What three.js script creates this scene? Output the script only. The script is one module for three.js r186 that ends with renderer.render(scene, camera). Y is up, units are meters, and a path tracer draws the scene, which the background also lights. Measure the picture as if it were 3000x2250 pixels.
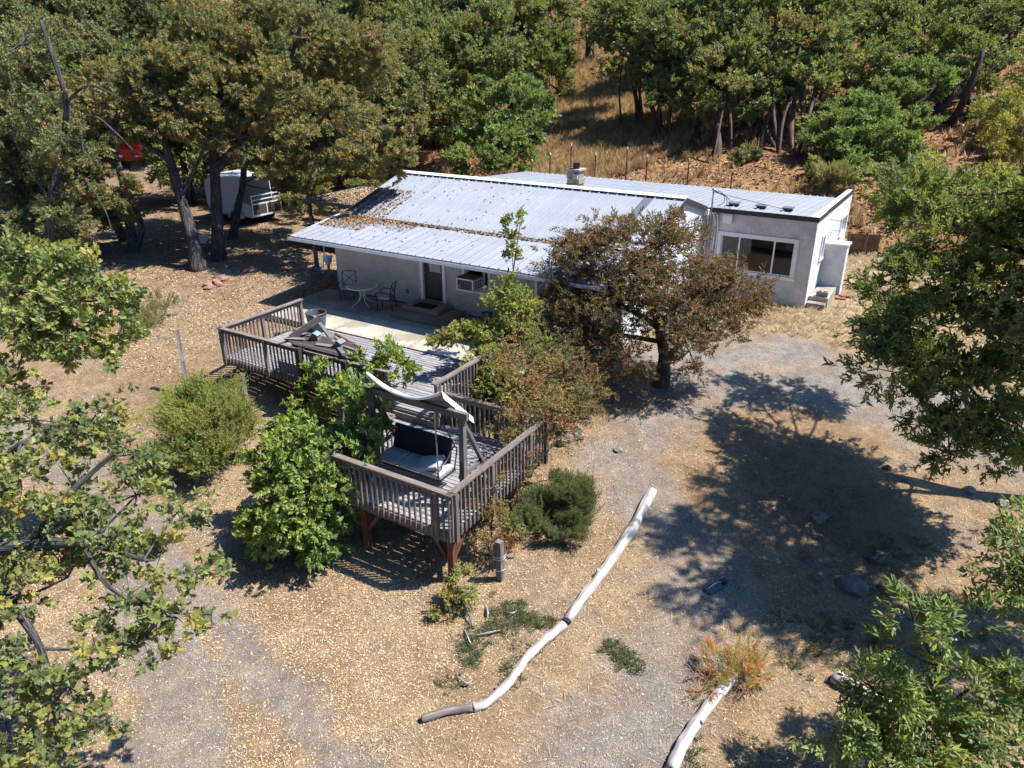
import * as THREE from 'three';
import { mergeGeometries } from 'three/addons/utils/BufferGeometryUtils.js';
import { RoundedBoxGeometry } from 'three/addons/geometries/RoundedBoxGeometry.js';
import { Sky } from 'three/addons/objects/Sky.js';

// ---------------------------------------------------------------- camera, sky, sun, exposure
const scene = new THREE.Scene();
const camera = new THREE.PerspectiveCamera(54.69, 4 / 3, 0.1, 900);
camera.position.set(16.153, 8.436, 20.309);
camera.up.set(-0.20925, 0.91331, -0.3494);
camera.lookAt(16.153 - 0.4782, 8.436 - 0.40725, 20.309 - 0.77812);
const SUN = new THREE.Vector3(0.52, 1, -0.3).normalize();
const sky = new Sky();
sky.name = 'sky';
sky.scale.setScalar(800);
sky.userData.kind = 'structure';
Object.assign(sky.material.uniforms.turbidity, { value: 8 });
sky.material.uniforms.rayleigh.value = 0.4;
sky.material.uniforms.mieCoefficient.value = 0.004;
sky.material.uniforms.mieDirectionalG.value = 0.8;
sky.material.uniforms.sunPosition.value.copy(SUN);
sky.material.uniforms.cloudCoverage && (sky.material.uniforms.cloudCoverage.value = 0);
scene.add(sky);
scene.environmentIntensity = 0.23;
const sun = new THREE.DirectionalLight(new THREE.Color(1, 0.95, 0.86), 5);
sun.position.copy(SUN).multiplyScalar(120);
sun.castShadow = true;
Object.assign(sun.shadow.camera, { left: -60, right: 60, top: 60, bottom: -60, near: 1, far: 300 });
sun.shadow.mapSize.set(4096, 4096);
scene.add(sun, sun.target);
const renderer = new THREE.WebGLRenderer({ antialias: true });
renderer.toneMapping = THREE.LinearToneMapping;
renderer.toneMappingExposure = 1.95;
renderer.shadowMap.enabled = true;

// ---------------------------------------------------------------- helpers
function rngOf(seed) { let a = (seed * 2654435761) >>> 0; return () => { a = (a + 0x6D2B79F5) | 0; let t = Math.imul(a ^ (a >>> 15), 1 | a); t = (t + Math.imul(t ^ (t >>> 7), 61 | t)) ^ t; return ((t ^ (t >>> 14)) >>> 0) / 4294967296; }; }
const R0 = rngOf(7);
const rr = (a, b, r = R0) => a + (b - a) * r();
const used = {};
function numbered(n) { used[n] = (used[n] || 0) + 1; return used[n] > 1 ? n + '_' + String(used[n] - 1).padStart(3, '0') : n; }
function tag(o, label, category, group) { o.userData.label = label; o.userData.category = category; if (group) o.userData.group = group; return o; }
function thing(name, label, category, pos = [0, 0, 0], group, ry = 0) {
  const o = new THREE.Group(); o.name = numbered(name); o.position.set(...pos); o.rotation.y = ry; scene.add(o);
  return tag(o, label, category, group);
}
function solo(name, label, category, geo, m, pos, group, rot) { // a thing that is one mesh
  const o = new THREE.Mesh(geo, m); o.name = numbered(name); if (pos) o.position.set(...pos); if (rot) o.rotation.set(...rot); scene.add(o);
  return tag(o, label, category, group);
}
function part(parent, name, geo, m, pos, rot) {
  const o = new THREE.Mesh(geo, m); o.name = name; if (pos) o.position.set(...pos); if (rot) o.rotation.set(...rot); parent.add(o); return o;
}
const W = (t, p) => [p[0] - t.position.x, p[1] - t.position.y, p[2] - t.position.z];
function partW(t, name, geo, m, p, rot) { return part(t, name, geo, m, W(t, p), rot); }
function structure(name, geo, m) { const o = new THREE.Mesh(geo, m); o.name = numbered(name); o.userData.kind = 'structure'; scene.add(o); return o; }

// box with uv in metres, grain along its longest side
function box(w, h, d, ox, oy) {
  const g = new THREE.BoxGeometry(w, h, d), p = g.attributes.position, n = g.attributes.normal, uv = g.attributes.uv;
  const dims = [w, h, d], L = dims.indexOf(Math.max(w, h, d));
  ox = ox ?? R0() * 7; oy = oy ?? R0() * 7;
  for (let i = 0; i < p.count; i++) {
    const c = [p.getX(i), p.getY(i), p.getZ(i)], nn = [n.getX(i), n.getY(i), n.getZ(i)].map(Math.abs), k = nn.indexOf(Math.max(...nn));
    const axes = [0, 1, 2].filter((a) => a !== k), u = axes.includes(L) ? L : axes[0], v = axes.find((a) => a !== u);
    uv.setXY(i, c[u] + ox, c[v] + oy + k * 0.37);
  }
  return g;
}
function at(g, x, y, z, rx = 0, ry = 0, rz = 0) { if (rx) g.rotateX(rx); if (ry) g.rotateY(ry); if (rz) g.rotateZ(rz); return g.translate(x, y, z); }
function merge(list) { return mergeGeometries(list.map((g) => { const q = g.index ? g.toNonIndexed() : g; for (const k of Object.keys(q.attributes)) if (!['position', 'normal', 'uv'].includes(k)) q.deleteAttribute(k); if (!q.attributes.uv) q.setAttribute('uv', new THREE.BufferAttribute(new Float32Array(q.attributes.position.count * 2), 2)); return q; })); }
const XA = new THREE.Vector3(1, 0, 0);
// a board or beam between two world points; w is its width sideways, h its height
function barGeo(a, b, w, h, extra = 0, roll = 0) {
  const A = new THREE.Vector3(...a), B = new THREE.Vector3(...b), d = B.clone().sub(A), L = d.length();
  const g = box(L + extra, h, w);
  const x = d.normalize(), up = Math.abs(x.y) > 0.95 ? new THREE.Vector3(1, 0, 0) : new THREE.Vector3(0, 1, 0);
  const z = new THREE.Vector3().crossVectors(x, up).normalize(), y = new THREE.Vector3().crossVectors(z, x);
  if (roll) g.rotateX(roll);
  g.applyMatrix4(new THREE.Matrix4().makeBasis(x, y, z));
  return { g, c: A.add(B).multiplyScalar(0.5).toArray() };
}
function bar(t, name, a, b, w, h, m, extra = 0, roll = 0) { const { g, c } = barGeo(a, b, w, h, extra, roll); return partW(t, name, g, m, c); }
// tapered tube along points [x, y, z, r]
function tube(pts, seg = 7, sub = 3, wob = 0, seed = 1, caps = true) {
  const rnd = rngOf(seed), V = pts.map((p) => new THREE.Vector3(p[0], p[1], p[2]));
  const P = [], Rr = [];
  if (V.length > 2 || sub > 1) {
    const c = new THREE.CatmullRomCurve3(V, false, 'centripetal'), N = (V.length - 1) * sub;
    for (let i = 0; i <= N; i++) { const t = i / N, s = t * (pts.length - 1), k = Math.min(pts.length - 2, Math.floor(s)), f = s - k; P.push(c.getPoint(t)); Rr.push(pts[k][3] * (1 - f) + pts[k + 1][3] * f); }
  } else { P.push(...V); Rr.push(pts[0][3], pts[1][3]); }
  const n = P.length, pos = [], uv = [], idx = []; let N0 = null, len = 0;
  for (let i = 0; i < n; i++) {
    const T = P[Math.min(n - 1, i + 1)].clone().sub(P[Math.max(0, i - 1)]).normalize();
    if (!N0) { N0 = Math.abs(T.y) > 0.9 ? new THREE.Vector3(1, 0, 0) : new THREE.Vector3(0, 1, 0); }
    N0 = N0.clone().sub(T.clone().multiplyScalar(N0.dot(T))).normalize();
    const B = new THREE.Vector3().crossVectors(T, N0);
    if (i) len += P[i].distanceTo(P[i - 1]);
    for (let k = 0; k <= seg; k++) {
      const a = (k % seg) / seg * Math.PI * 2, r = Rr[i] * (1 + (wob ? wob * Math.sin(a * 2 + i * 1.3 + seed) + wob * 0.6 * Math.sin(a * 3 - i * 0.9 + seed * 2) : 0));
      pos.push(P[i].x + (N0.x * Math.cos(a) + B.x * Math.sin(a)) * r, P[i].y + (N0.y * Math.cos(a) + B.y * Math.sin(a)) * r, P[i].z + (N0.z * Math.cos(a) + B.z * Math.sin(a)) * r);
      uv.push(len, k / seg * Math.max(0.1, 6.28 * Rr[0]));
    }
  }
  for (let i = 0; i < n - 1; i++) for (let k = 0; k < seg; k++) { const a = i * (seg + 1) + k, b = a + seg + 1; idx.push(a, a + 1, b, b, a + 1, b + 1); }
  if (caps) for (const [i, s] of [[0, 1], [n - 1, -1]]) { const c = pos.length / 3; pos.push(P[i].x, P[i].y, P[i].z); uv.push(0, 0); for (let k = 0; k < seg; k++) { const a = i * (seg + 1) + k; s > 0 ? idx.push(c, a + 1, a) : idx.push(c, a, a + 1); } }
  const g = new THREE.BufferGeometry(); g.setAttribute('position', new THREE.Float32BufferAttribute(pos, 3)); g.setAttribute('uv', new THREE.Float32BufferAttribute(uv, 2)); g.setIndex(idx); g.computeVertexNormals();
  return g;
}
const lathe = (prof, seg = 20) => new THREE.LatheGeometry(prof.map(([x, y]) => new THREE.Vector2(x, y)), seg);

// ---------------------------------------------------------------- noise and textures
function hash2(x, y, s) { let h = Math.imul(x, 374761393) ^ Math.imul(y, 668265263) ^ Math.imul(s, 1274126177); h = Math.imul(h ^ (h >>> 13), 1274126177); return ((h ^ (h >>> 16)) >>> 0) / 4294967296; }
function vnoise(x, y, per, s) { // tiles every per cells
  const xi = Math.floor(x), yi = Math.floor(y), fx = x - xi, fy = y - yi, u = fx * fx * (3 - 2 * fx), v = fy * fy * (3 - 2 * fy), m = (a) => ((a % per) + per) % per;
  const a = hash2(m(xi), m(yi), s), b = hash2(m(xi + 1), m(yi), s), c = hash2(m(xi), m(yi + 1), s), d = hash2(m(xi + 1), m(yi + 1), s);
  return a + (b - a) * u + (c - a) * v + (a - b - c + d) * u * v;
}
function fbm(u, v, f, oct, s) { let t = 0, a = 0.5, n = 0; for (let i = 0; i < oct; i++) { t += a * vnoise(u * f, v * f, f, s + i); n += a; a *= 0.55; f *= 2; } return t / n; }
const wn = (x, z, s) => { let t = 0, a = 0.6; for (let i = 0; i < 3; i++) { t += a * vnoise(x + 500, z + 500, 100000, s + i); x *= 2.1; z *= 2.1; a *= 0.5; } return t / 1.05; }; // world noise 0..1
function texture(n, fn, srgb, rep = 1, m = n) {
  const d = new Uint8Array(n * m * 4);
  for (let y = 0; y < m; y++) for (let x = 0; x < n; x++) { const c = fn(x / n, y / m, x, y), i = (y * n + x) * 4; if (typeof c === 'number') d[i] = d[i + 1] = d[i + 2] = Math.max(0, Math.min(255, c * 255)); else for (let k = 0; k < 3; k++) d[i + k] = Math.max(0, Math.min(255, c[k] * 255)); d[i + 3] = 255; }
  const t = new THREE.DataTexture(d, n, m); t.wrapS = t.wrapT = THREE.RepeatWrapping; t.magFilter = THREE.LinearFilter; t.minFilter = THREE.LinearMipmapLinearFilter; t.generateMipmaps = true;
  if (srgb) t.colorSpace = THREE.SRGBColorSpace; t.repeat.set(rep, rep); t.needsUpdate = true; return t;
}
const C = (r, g, b) => new THREE.Color().setRGB(r, g, b);
function mat(color, o = {}) { const m = new (o.physical ? THREE.MeshPhysicalMaterial : THREE.MeshStandardMaterial)(); delete o.physical; m.color = Array.isArray(color) ? C(...color) : new THREE.Color(color); m.roughness = 0.8; Object.assign(m, o); return m; }
// wood: u along the grain, 1 tile = 1 m
const woodF = (u, v) => { const w = vnoise(u * 3, v * 40, 120, 3) * 0.5 + vnoise(u * 6, v * 120, 240, 4) * 0.35 + vnoise(u * 2, v * 8, 24, 5) * 0.35, k = vnoise(u * 5, v * 9, 45, 9); return { w, k }; };
const tWood = texture(512, (u, v) => { const { w, k } = woodF(u, v), b = 0.56 + 0.45 * (w - 0.6) + (k > 0.9 ? -0.2 : 0); return [b + 0.22, b + 0.2, b + 0.19]; }, true);
const tWoodB = texture(512, (u, v) => woodF(u, v).w, false);
const tStucco = texture(512, (u, v) => { const a = fbm(u, v, 6, 5, 21), b = fbm(u, v, 40, 3, 31); return 0.86 + 0.16 * (a - 0.5) + 0.1 * (b - 0.5); }, true, 0.5);
const tStuccoB = texture(512, (u, v) => { const b = fbm(u, v, 28, 4, 33); return Math.min(1, Math.max(0, (b - 0.35) * 2.2)); }, false, 0.5);
const tConc = texture(512, (u, v) => { const a = fbm(u, v, 4, 5, 41), b = fbm(u, v, 60, 2, 43), st = fbm(u, v, 3, 4, 47); return [0.86 + 0.22 * (a - 0.5) + 0.09 * (b - 0.5) - (st > 0.62 ? 0.08 : 0), 0.85 + 0.22 * (a - 0.5) + 0.09 * (b - 0.5) - (st > 0.62 ? 0.09 : 0), 0.83 + 0.22 * (a - 0.5) + 0.09 * (b - 0.5) - (st > 0.62 ? 0.11 : 0)]; }, true, 0.4);
const tMetal = texture(256, (u, v) => { const a = fbm(u, v, 3, 4, 51), b = fbm(u, v, 32, 2, 53); return 0.9 + 0.14 * (a - 0.5) + 0.05 * (b - 0.5); }, true, 0.6);
const tBark = texture(512, (u, v) => { const a = vnoise(u * 4, v * 26, 104, 61) * 0.5 + vnoise(u * 10, v * 60, 600, 63) * 0.3 + fbm(u, v, 5, 3, 65) * 0.4; return 0.3 + 0.75 * (a - 0.2); }, true);
const tBarkB = texture(512, (u, v) => vnoise(u * 4, v * 26, 104, 61) * 0.6 + vnoise(u * 10, v * 60, 600, 63) * 0.4, false);
const tGround = texture(1024, (() => { // straw, crumbs and soil, 2.5 m tile
  const N = 1024, L = new Float32Array(N * N), H = new Float32Array(N * N), r = rngOf(91);
  for (let i = 0; i < N * N; i++) { const x = i % N, y = (i / N) | 0; L[i] = 0.62 + 0.34 * (fbm(x / N, y / N, 10, 6, 71) - 0.5) + 0.16 * (hash2(x, y, 5) - 0.5); }
  for (let k = 0; k < 9000; k++) { let x = r() * N, y = r() * N, a = r() * 6.28, len = 8 + r() * 26, b = r() < 0.6 ? 0.17 + r() * 0.2 : -0.2 - r() * 0.15; for (let s = 0; s < len; s++) { const i = (((y | 0) + N) % N) * N + (((x | 0) + N) % N); L[i] = Math.min(1, Math.max(0.1, 0.6 + b + 0.1 * (r() - 0.5))); x += Math.cos(a); y += Math.sin(a); a += (r() - 0.5) * 0.12; } }
  for (let k = 0; k < 5000; k++) { const x0 = r() * N, y0 = r() * N, R = 1.2 + r() * 3, b = (r() - 0.45) * 0.42; for (let y = -4; y <= 4; y++) for (let x = -4; x <= 4; x++) if (x * x + y * y < R * R) { const i = ((((y0 + y) | 0) + N) % N) * N + ((((x0 + x) | 0) + N) % N); L[i] = Math.min(1, Math.max(0.1, 0.62 + b + 0.05 * x)); } }
  return (u, v, x, y) => { const l = L[y * N + x]; return [l * 1.04, l, l * 0.95]; };
})(), true, 0.4);
const M = {
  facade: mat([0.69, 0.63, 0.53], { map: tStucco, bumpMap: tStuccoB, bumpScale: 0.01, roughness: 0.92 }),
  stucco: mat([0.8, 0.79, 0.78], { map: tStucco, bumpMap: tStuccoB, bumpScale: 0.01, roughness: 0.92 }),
  white: mat([0.8, 0.8, 0.79], { roughness: 0.5 }),
  gutter: mat([0.8, 0.8, 0.8], { roughness: 0.45 }),
  roof: [0.98, 1, 1.03, 0.95].map((k) => mat([0.405 * k, 0.42 * k, 0.45 * k], { map: tMetal, roughness: 0.42 })),
  roofDark: mat([0.12, 0.125, 0.14], { roughness: 0.55 }),
  black: mat([0.03, 0.027, 0.025], { roughness: 0.6 }),
  conc: [1, 0.96, 1.03].map((k) => mat([0.52 * k, 0.475 * k, 0.405 * k], { map: tConc, bumpMap: tStuccoB, bumpScale: 0.002, roughness: 0.9 })),
  step: mat([0.36, 0.33, 0.285], { map: tConc, roughness: 0.92 }),
  board: [1, 0.9, 1.08, 0.96].map((k) => mat([0.42 * k, 0.415 * k, 0.42 * k], { map: tWood, bumpMap: tWoodB, bumpScale: 0.0012, roughness: 0.85 })),
  rail: [1, 0.86, 1.12].map((k) => mat([0.275 * k, 0.23 * k, 0.195 * k], { map: tWood, bumpMap: tWoodB, bumpScale: 0.003, roughness: 0.88 })),
  grey: [1, 0.8, 1.15].map((k) => mat([0.27 * k, 0.25 * k, 0.235 * k], { map: tWood, bumpMap: tWoodB, bumpScale: 0.004, roughness: 0.9 })),
  dark: mat([0.075, 0.06, 0.05], { map: tWood, bumpMap: tWoodB, bumpScale: 0.004, roughness: 0.9 }),
  red: mat([0.23, 0.085, 0.045], { map: tWood, bumpMap: tWoodB, bumpScale: 0.003, roughness: 0.8 }),
  fresh: mat([0.3, 0.165, 0.08], { map: tWood, bumpMap: tWoodB, bumpScale: 0.003, roughness: 0.8 }),
  log: mat([0.68, 0.65, 0.61], { map: tWood, bumpMap: tWoodB, bumpScale: 0.008, roughness: 0.9 }),
  logEnd: mat([0.3, 0.25, 0.21], { map: tWood, bumpMap: tWoodB, bumpScale: 0.008, roughness: 0.95 }),
  logDark: mat([0.26, 0.22, 0.19], { map: tBark, bumpMap: tBarkB, bumpScale: 0.012, roughness: 0.95 }),
  glass: mat([1, 1, 1], { physical: true, transmission: 1, thickness: 0, roughness: 0.03, ior: 1.5 }),
  iron: mat([0.045, 0.04, 0.038], { roughness: 0.5, metalness: 0.3 }),
  whiteMetal: mat([0.78, 0.78, 0.76], { roughness: 0.35 }),
  steel: mat([0.4, 0.41, 0.42], { roughness: 0.35, metalness: 0.8 }),
  rust: mat([0.2, 0.085, 0.045], { map: tBark, roughness: 0.9 }),
  door: mat([0.035, 0.027, 0.023], { roughness: 0.42 }),
  rubber: mat([0.02, 0.02, 0.02], { roughness: 0.85 }),
  cloth: mat([0.74, 0.74, 0.74], { roughness: 0.9 }),
  curtain: mat([0.7, 0.7, 0.68], { physical: true, transmission: 0.35, thickness: 0, roughness: 1 }),
  floor: mat([0.14, 0.085, 0.05], { map: tWood, roughness: 0.5 }),
  inside: mat([0.7, 0.68, 0.64], { roughness: 0.95 }),
  stone: [[0.27, 0.235, 0.2], [0.36, 0.33, 0.29], [0.17, 0.15, 0.13]].map((c) => mat(c, { map: tConc, bumpMap: tStuccoB, bumpScale: 0.02, roughness: 0.95 })),
  oak: mat([0.2, 0.175, 0.155], { map: tBark, bumpMap: tBarkB, bumpScale: 0.03, roughness: 0.95 }),
  madrone: mat([0.24, 0.12, 0.08], { map: tBark, bumpMap: tBarkB, bumpScale: 0.015, roughness: 0.8 }),
  plum: mat([0.17, 0.13, 0.105], { map: tBark, bumpMap: tBarkB, bumpScale: 0.015, roughness: 0.9 }),
};

// ---------------------------------------------------------------- terrain
const CP = [[-2.6,3.5,-0.2],[-2.6,7,-0.85],[1,7.5,-1.15],[4.5,7,-1.25],[8.6,10.3,-1.62],[6.2,10.3,-1.72],[-2,9,-1.1],[8.2,0.5,-0.32],[8.5,4,-0.75],[9,7,-1.2],[3,-0.5,-0.08],[-4,-0.5,-0.08],[7.6,-7,-0.1],[11.7,-7.5,-0.18],[14,-12,-0.05],[12.5,-15,0.05],[10,6,-1.05],[11,11,-1.72],[10.5,14,-1.95],[14,11,-1.75],[18,9,-1.6],[16,0,-0.75],[20,-6,-0.45],[24,2,-0.9],[4,17,-2.15],[-2,14,-1.8],[-6,6,-0.6],[-8,0,-0.08],[-10,10,-1.1],[-15,-5,0.05],[-8,-12,0.1],[-20,5,0],[3,-15.5,0.15],[25,-14,0.3],[-22,-18,0.5],[-8,-20,0.9],[5,-22,2.2],[16,-24,2.4],[28,-24,2.6],[-14,-32,2.6],[-30,-30,2],[0,-36,5.6],[14,-38,6.2],[30,-38,6.2],[-20,-60,11],[0,-64,14.2],[20,-62,14],[-40,-50,7],[45,-45,8],[0,-90,21],[-50,-90,18],[50,-80,18],[35,10,-1.2],[30,30,-2.6],[8,26,-2.7],[-14,26,-2],[-35,10,0.2],[-45,-15,0.8],[0,-140,30],[70,-140,30],[-90,-120,24],[80,-20,5],[-80,0,3],[80,50,-3],[-60,60,-3],[10,70,-5]]; // x, z, height
const phi = (r2) => (r2 > 0 ? r2 * Math.log(r2) : 0);
const TW = (() => {
  const N = CP.length, n = N + 3, A = [];
  for (let i = 0; i < n; i++) A.push(new Float64Array(n + 1));
  for (let i = 0; i < N; i++) { for (let j = 0; j < N; j++) A[i][j] = phi((CP[i][0] - CP[j][0]) ** 2 + (CP[i][1] - CP[j][1]) ** 2) + (i === j ? 2 : 0); A[i][N] = A[N][i] = 1; A[i][N + 1] = A[N + 1][i] = CP[i][0]; A[i][N + 2] = A[N + 2][i] = CP[i][1]; A[i][n] = CP[i][2]; }
  for (let c = 0; c < n; c++) { let p = c; for (let r = c + 1; r < n; r++) if (Math.abs(A[r][c]) > Math.abs(A[p][c])) p = r; [A[c], A[p]] = [A[p], A[c]]; for (let r = c + 1; r < n; r++) { const f = A[r][c] / A[c][c]; if (f) for (let k = c; k <= n; k++) A[r][k] -= f * A[c][k]; } }
  const w = new Float64Array(n); for (let r = n - 1; r >= 0; r--) { let s = A[r][n]; for (let k = r + 1; k < n; k++) s -= A[r][k] * w[k]; w[r] = s / A[r][r]; } return w;
})();
function land(x, z) { const N = CP.length; let s = TW[N] + TW[N + 1] * x + TW[N + 2] * z; for (let i = 0; i < N; i++) { const a = CP[i][0] - x, b = CP[i][1] - z; s += TW[i] * phi(a * a + b * b); } return s; }
function ground(x, z) { const far = Math.min(1, Math.max(0, (-z - 14) / 14)); return land(x, z) + (wn(x * 0.8, z * 0.8, 3) - 0.5) * 0.05 + (wn(x * 0.35, z * 0.35, 8) - 0.5) * 0.5 * far; }
function dline(x, z, L) { let m = 1e9; for (let i = 0; i < L.length - 1; i++) { const [ax, az] = L[i], [bx, bz] = L[i + 1], dx = bx - ax, dz = bz - az, t = Math.max(0, Math.min(1, ((x - ax) * dx + (z - az) * dz) / (dx * dx + dz * dz))); m = Math.min(m, Math.hypot(x - ax - dx * t, z - az - dz * t)); } return m; }
const TRACK_L = [[-9, 12.6], [-5, 12], [-1.9, 12], [1.5, 12.9], [4.3, 14.2], [5.9, 15.1], [7.4, 16.1], [10, 18]];
const TRACK_R = [[-5, 11.8], [-0.9, 12.2], [2.5, 12.9], [4.8, 13.3], [6.9, 13.9], [8.6, 14.4], [10, 14.8], [12.5, 15.6]];
const DRIVE = [[9.2, 0.8], [12.2, -2.3], [16.1, -1.8], [19.3, -0.6], [30, 3]];
const DRIVE2 = [[10.6, 1.2], [9.9, 4.9], [11.9, 6.6], [13.1, 8.4], [13, 10.6], [13, 12.3]];
const sst = (a, b, x) => { const t = Math.max(0, Math.min(1, (x - a) / (b - a))); return t * t * (3 - 2 * t); };
function zones(x, z) {
  const w = (wn(x * 0.9, z * 0.9, 21) - 0.5) * 1.1 + (wn(x * 3, z * 3, 24) - 0.5) * 0.5;
  const tl = 1 - sst(0.45, 1.0, dline(x, z, TRACK_L) + w * 0.7), tr = 1 - sst(0.22, 0.62, dline(x, z, TRACK_R) + w * 0.6);
  const dr = 1 - sst(1.4, 2.7, dline(x, z, DRIVE) + w * 1.6), d2 = (1 - sst(0.5, 1.5, dline(x, z, DRIVE2) + w * 1.3)) * 0.8;
  return { path: Math.max(tl, tr), gravel: Math.max(dr, d2) };
}
{
  const steps = (lo, hi, f) => { const a = [lo]; while (a[a.length - 1] < hi) a.push(a[a.length - 1] + f(a[a.length - 1])); return a; };
  const XS = steps(-130, 130, (x) => (x > -7 && x < 21.5 ? 0.14 : x > -26 && x < 30 ? 0.45 : 3));
  const ZS = steps(-190, 90, (z) => (z > 1 && z < 18.5 ? 0.14 : z > -38 && z < 20 ? 0.38 : z > -92 && z < 30 ? 1.2 : 4));
  const nx = XS.length, nz = ZS.length, pos = new Float32Array(nx * nz * 3), col = new Float32Array(nx * nz * 3), uv = new Float32Array(nx * nz * 2), zone = new Uint8Array(nx * nz);
  const mixc = (a, b, t) => a.map((v, i) => v + (b[i] - v) * t);
  for (let j = 0; j < nz; j++) for (let i = 0; i < nx; i++) {
    const x = XS[i], z = ZS[j], k = j * nx + i, near = x > -30 && x < 32 && z > -40 && z < 26;
    pos.set([x, ground(x, z), z], k * 3); uv.set([x, z], k * 2);
    const n1 = wn(x * 0.5, z * 0.5, 31), n2 = wn(x * 1.7, z * 1.7, 35), n3 = wn(x * 6, z * 6, 38);
    let c = mixc([0.30, 0.20, 0.115], [0.46, 0.335, 0.2], Math.max(0, Math.min(1, 0.5 + (n1 - 0.5) * 1.6 + (n2 - 0.5) * 0.9)));
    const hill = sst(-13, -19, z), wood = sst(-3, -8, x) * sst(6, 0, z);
    c = mixc(c, mixc([0.25, 0.12, 0.06], [0.44, 0.27, 0.12], Math.max(0, Math.min(1, 0.5 + (n1 - 0.5) * 2.4))), hill);
    const clear = hill * (1 - sst(3, 8, dline(x, z, [[-7, -27], [-17, -44], [-26, -62], [-33, -80]])));
    c = mixc(c, [0.5, 0.33, 0.15], clear * 0.85);
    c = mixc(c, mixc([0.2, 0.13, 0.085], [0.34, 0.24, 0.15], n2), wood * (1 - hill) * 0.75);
    let yard = sst(11.5, 13, x) * sst(-3, -6, z) * (1 - hill); c = mixc(c, [0.5, 0.395, 0.23], yard * 0.8);
    const bare = sst(0.56, 0.68, n1 * 0.5 + n2 * 0.5) * (1 - hill); c = mixc(c, [0.28, 0.225, 0.175], bare * 0.7);
    if (near) { const zn = zones(x, z); c = mixc(c, mixc([0.275, 0.232, 0.195], [0.36, 0.31, 0.262], n2), zn.path * 0.95); c = mixc(c, mixc([0.27, 0.248, 0.228], [0.36, 0.33, 0.3], n3), zn.gravel * (0.55 + 0.45 * sst(0.35, 0.6, n2))); zone[k] = zn.path > 0.5 ? 1 : zn.gravel > 0.5 ? 2 : 0; }
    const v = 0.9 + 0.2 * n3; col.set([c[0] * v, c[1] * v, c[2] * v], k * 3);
  }
  const idx = [[], [], []];
  for (let j = 0; j < nz - 1; j++) for (let i = 0; i < nx - 1; i++) { const a = j * nx + i, b = a + 1, c = a + nx, d = c + 1, zs = [zone[a], zone[b], zone[c], zone[d]].sort(); idx[zs[1] === zs[2] ? zs[1] : zs[0]].push(a, c, b, b, c, d); }
  const base = new THREE.BufferGeometry(); base.setAttribute('position', new THREE.BufferAttribute(pos, 3)); base.setAttribute('uv', new THREE.BufferAttribute(uv, 2)); base.setAttribute('color', new THREE.BufferAttribute(col, 3)); base.setIndex([...Array(0)]);
  const full = []; for (const l of idx) for (const v of l) full.push(v); base.setIndex(full); base.computeVertexNormals();
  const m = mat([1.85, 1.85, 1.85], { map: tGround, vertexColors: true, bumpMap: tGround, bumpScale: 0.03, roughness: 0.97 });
  ['ground', 'dirt_path', 'gravel_driveway'].forEach((n, q) => { // one sheet cut into three, each keeping only its own vertices
    const remap = new Map(), P2 = [], U2 = [], C2 = [], N2 = [], I2 = [], na = base.attributes.normal.array;
    for (const v of idx[q]) { let w = remap.get(v); if (w === undefined) { w = P2.length / 3; remap.set(v, w); P2.push(pos[v * 3], pos[v * 3 + 1], pos[v * 3 + 2]); N2.push(na[v * 3], na[v * 3 + 1], na[v * 3 + 2]); C2.push(col[v * 3], col[v * 3 + 1], col[v * 3 + 2]); U2.push(uv[v * 2], uv[v * 2 + 1]); } I2.push(w); }
    const g = new THREE.BufferGeometry(); g.setAttribute('position', new THREE.Float32BufferAttribute(P2, 3)); g.setAttribute('normal', new THREE.Float32BufferAttribute(N2, 3)); g.setAttribute('color', new THREE.Float32BufferAttribute(C2, 3)); g.setAttribute('uv', new THREE.Float32BufferAttribute(U2, 2)); g.setIndex(I2);
    structure(n, g, m);
  });
}

// ---------------------------------------------------------------- house
const X0 = -4.23, XG = 7.66, XR = 11.67, ZA = -7.53, ZB = -14.95, RX0 = -4.75, RX1 = 7.74;
const RIDGE = [3.84, -4.9], BREAK = [2.74, -1.2], EAVE = [2.36, 1.5];
const house = thing('house', 'single-storey stucco house with pale ribbed metal roofs and a flat-roofed addition', 'house', [3.5, 0, -4]);
function wallZ(name, z, x0, x1, y0, y1, m, holes = [], t = 0.18) { // outer face at z
  const s = new THREE.Shape([[x0, y0], [x1, y0], [x1, y1], [x0, y1]].map((p) => new THREE.Vector2(...p)));
  for (const [a, b, c, d] of holes) s.holes.push(new THREE.Path([[a, c], [a, d], [b, d], [b, c]].map((p) => new THREE.Vector2(...p))));
  const g = new THREE.ExtrudeGeometry(s, { depth: t, bevelEnabled: false }); g.translate(0, 0, z - t); return partW(house, name, g, m, [0, 0, 0]);
}
function wallX(name, x, pts, m, holes = [], t = 0.18, inward = -1) { // pts [z, y]; outer face at x
  const s = new THREE.Shape(pts.map(([z, y]) => new THREE.Vector2(-z, y)));
  for (const [z0, z1, c, d] of holes) s.holes.push(new THREE.Path([[-z0, c], [-z0, d], [-z1, d], [-z1, c]].map((p) => new THREE.Vector2(...p))));
  const g = new THREE.ExtrudeGeometry(s, { depth: t, bevelEnabled: false }); g.rotateY(Math.PI / 2); g.translate(inward < 0 ? x - t : x, 0, 0); return partW(house, name, g, m, [0, 0, 0]);
}
const roofY = (z) => (z < RIDGE[1] ? RIDGE[0] + (z - RIDGE[1]) * 0.28 : z < BREAK[1] ? RIDGE[0] + (z - RIDGE[1]) / (BREAK[1] - RIDGE[1]) * (BREAK[0] - RIDGE[0]) : BREAK[0] + (z - BREAK[1]) / (EAVE[1] - BREAK[1]) * (EAVE[0] - BREAK[0]));
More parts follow.
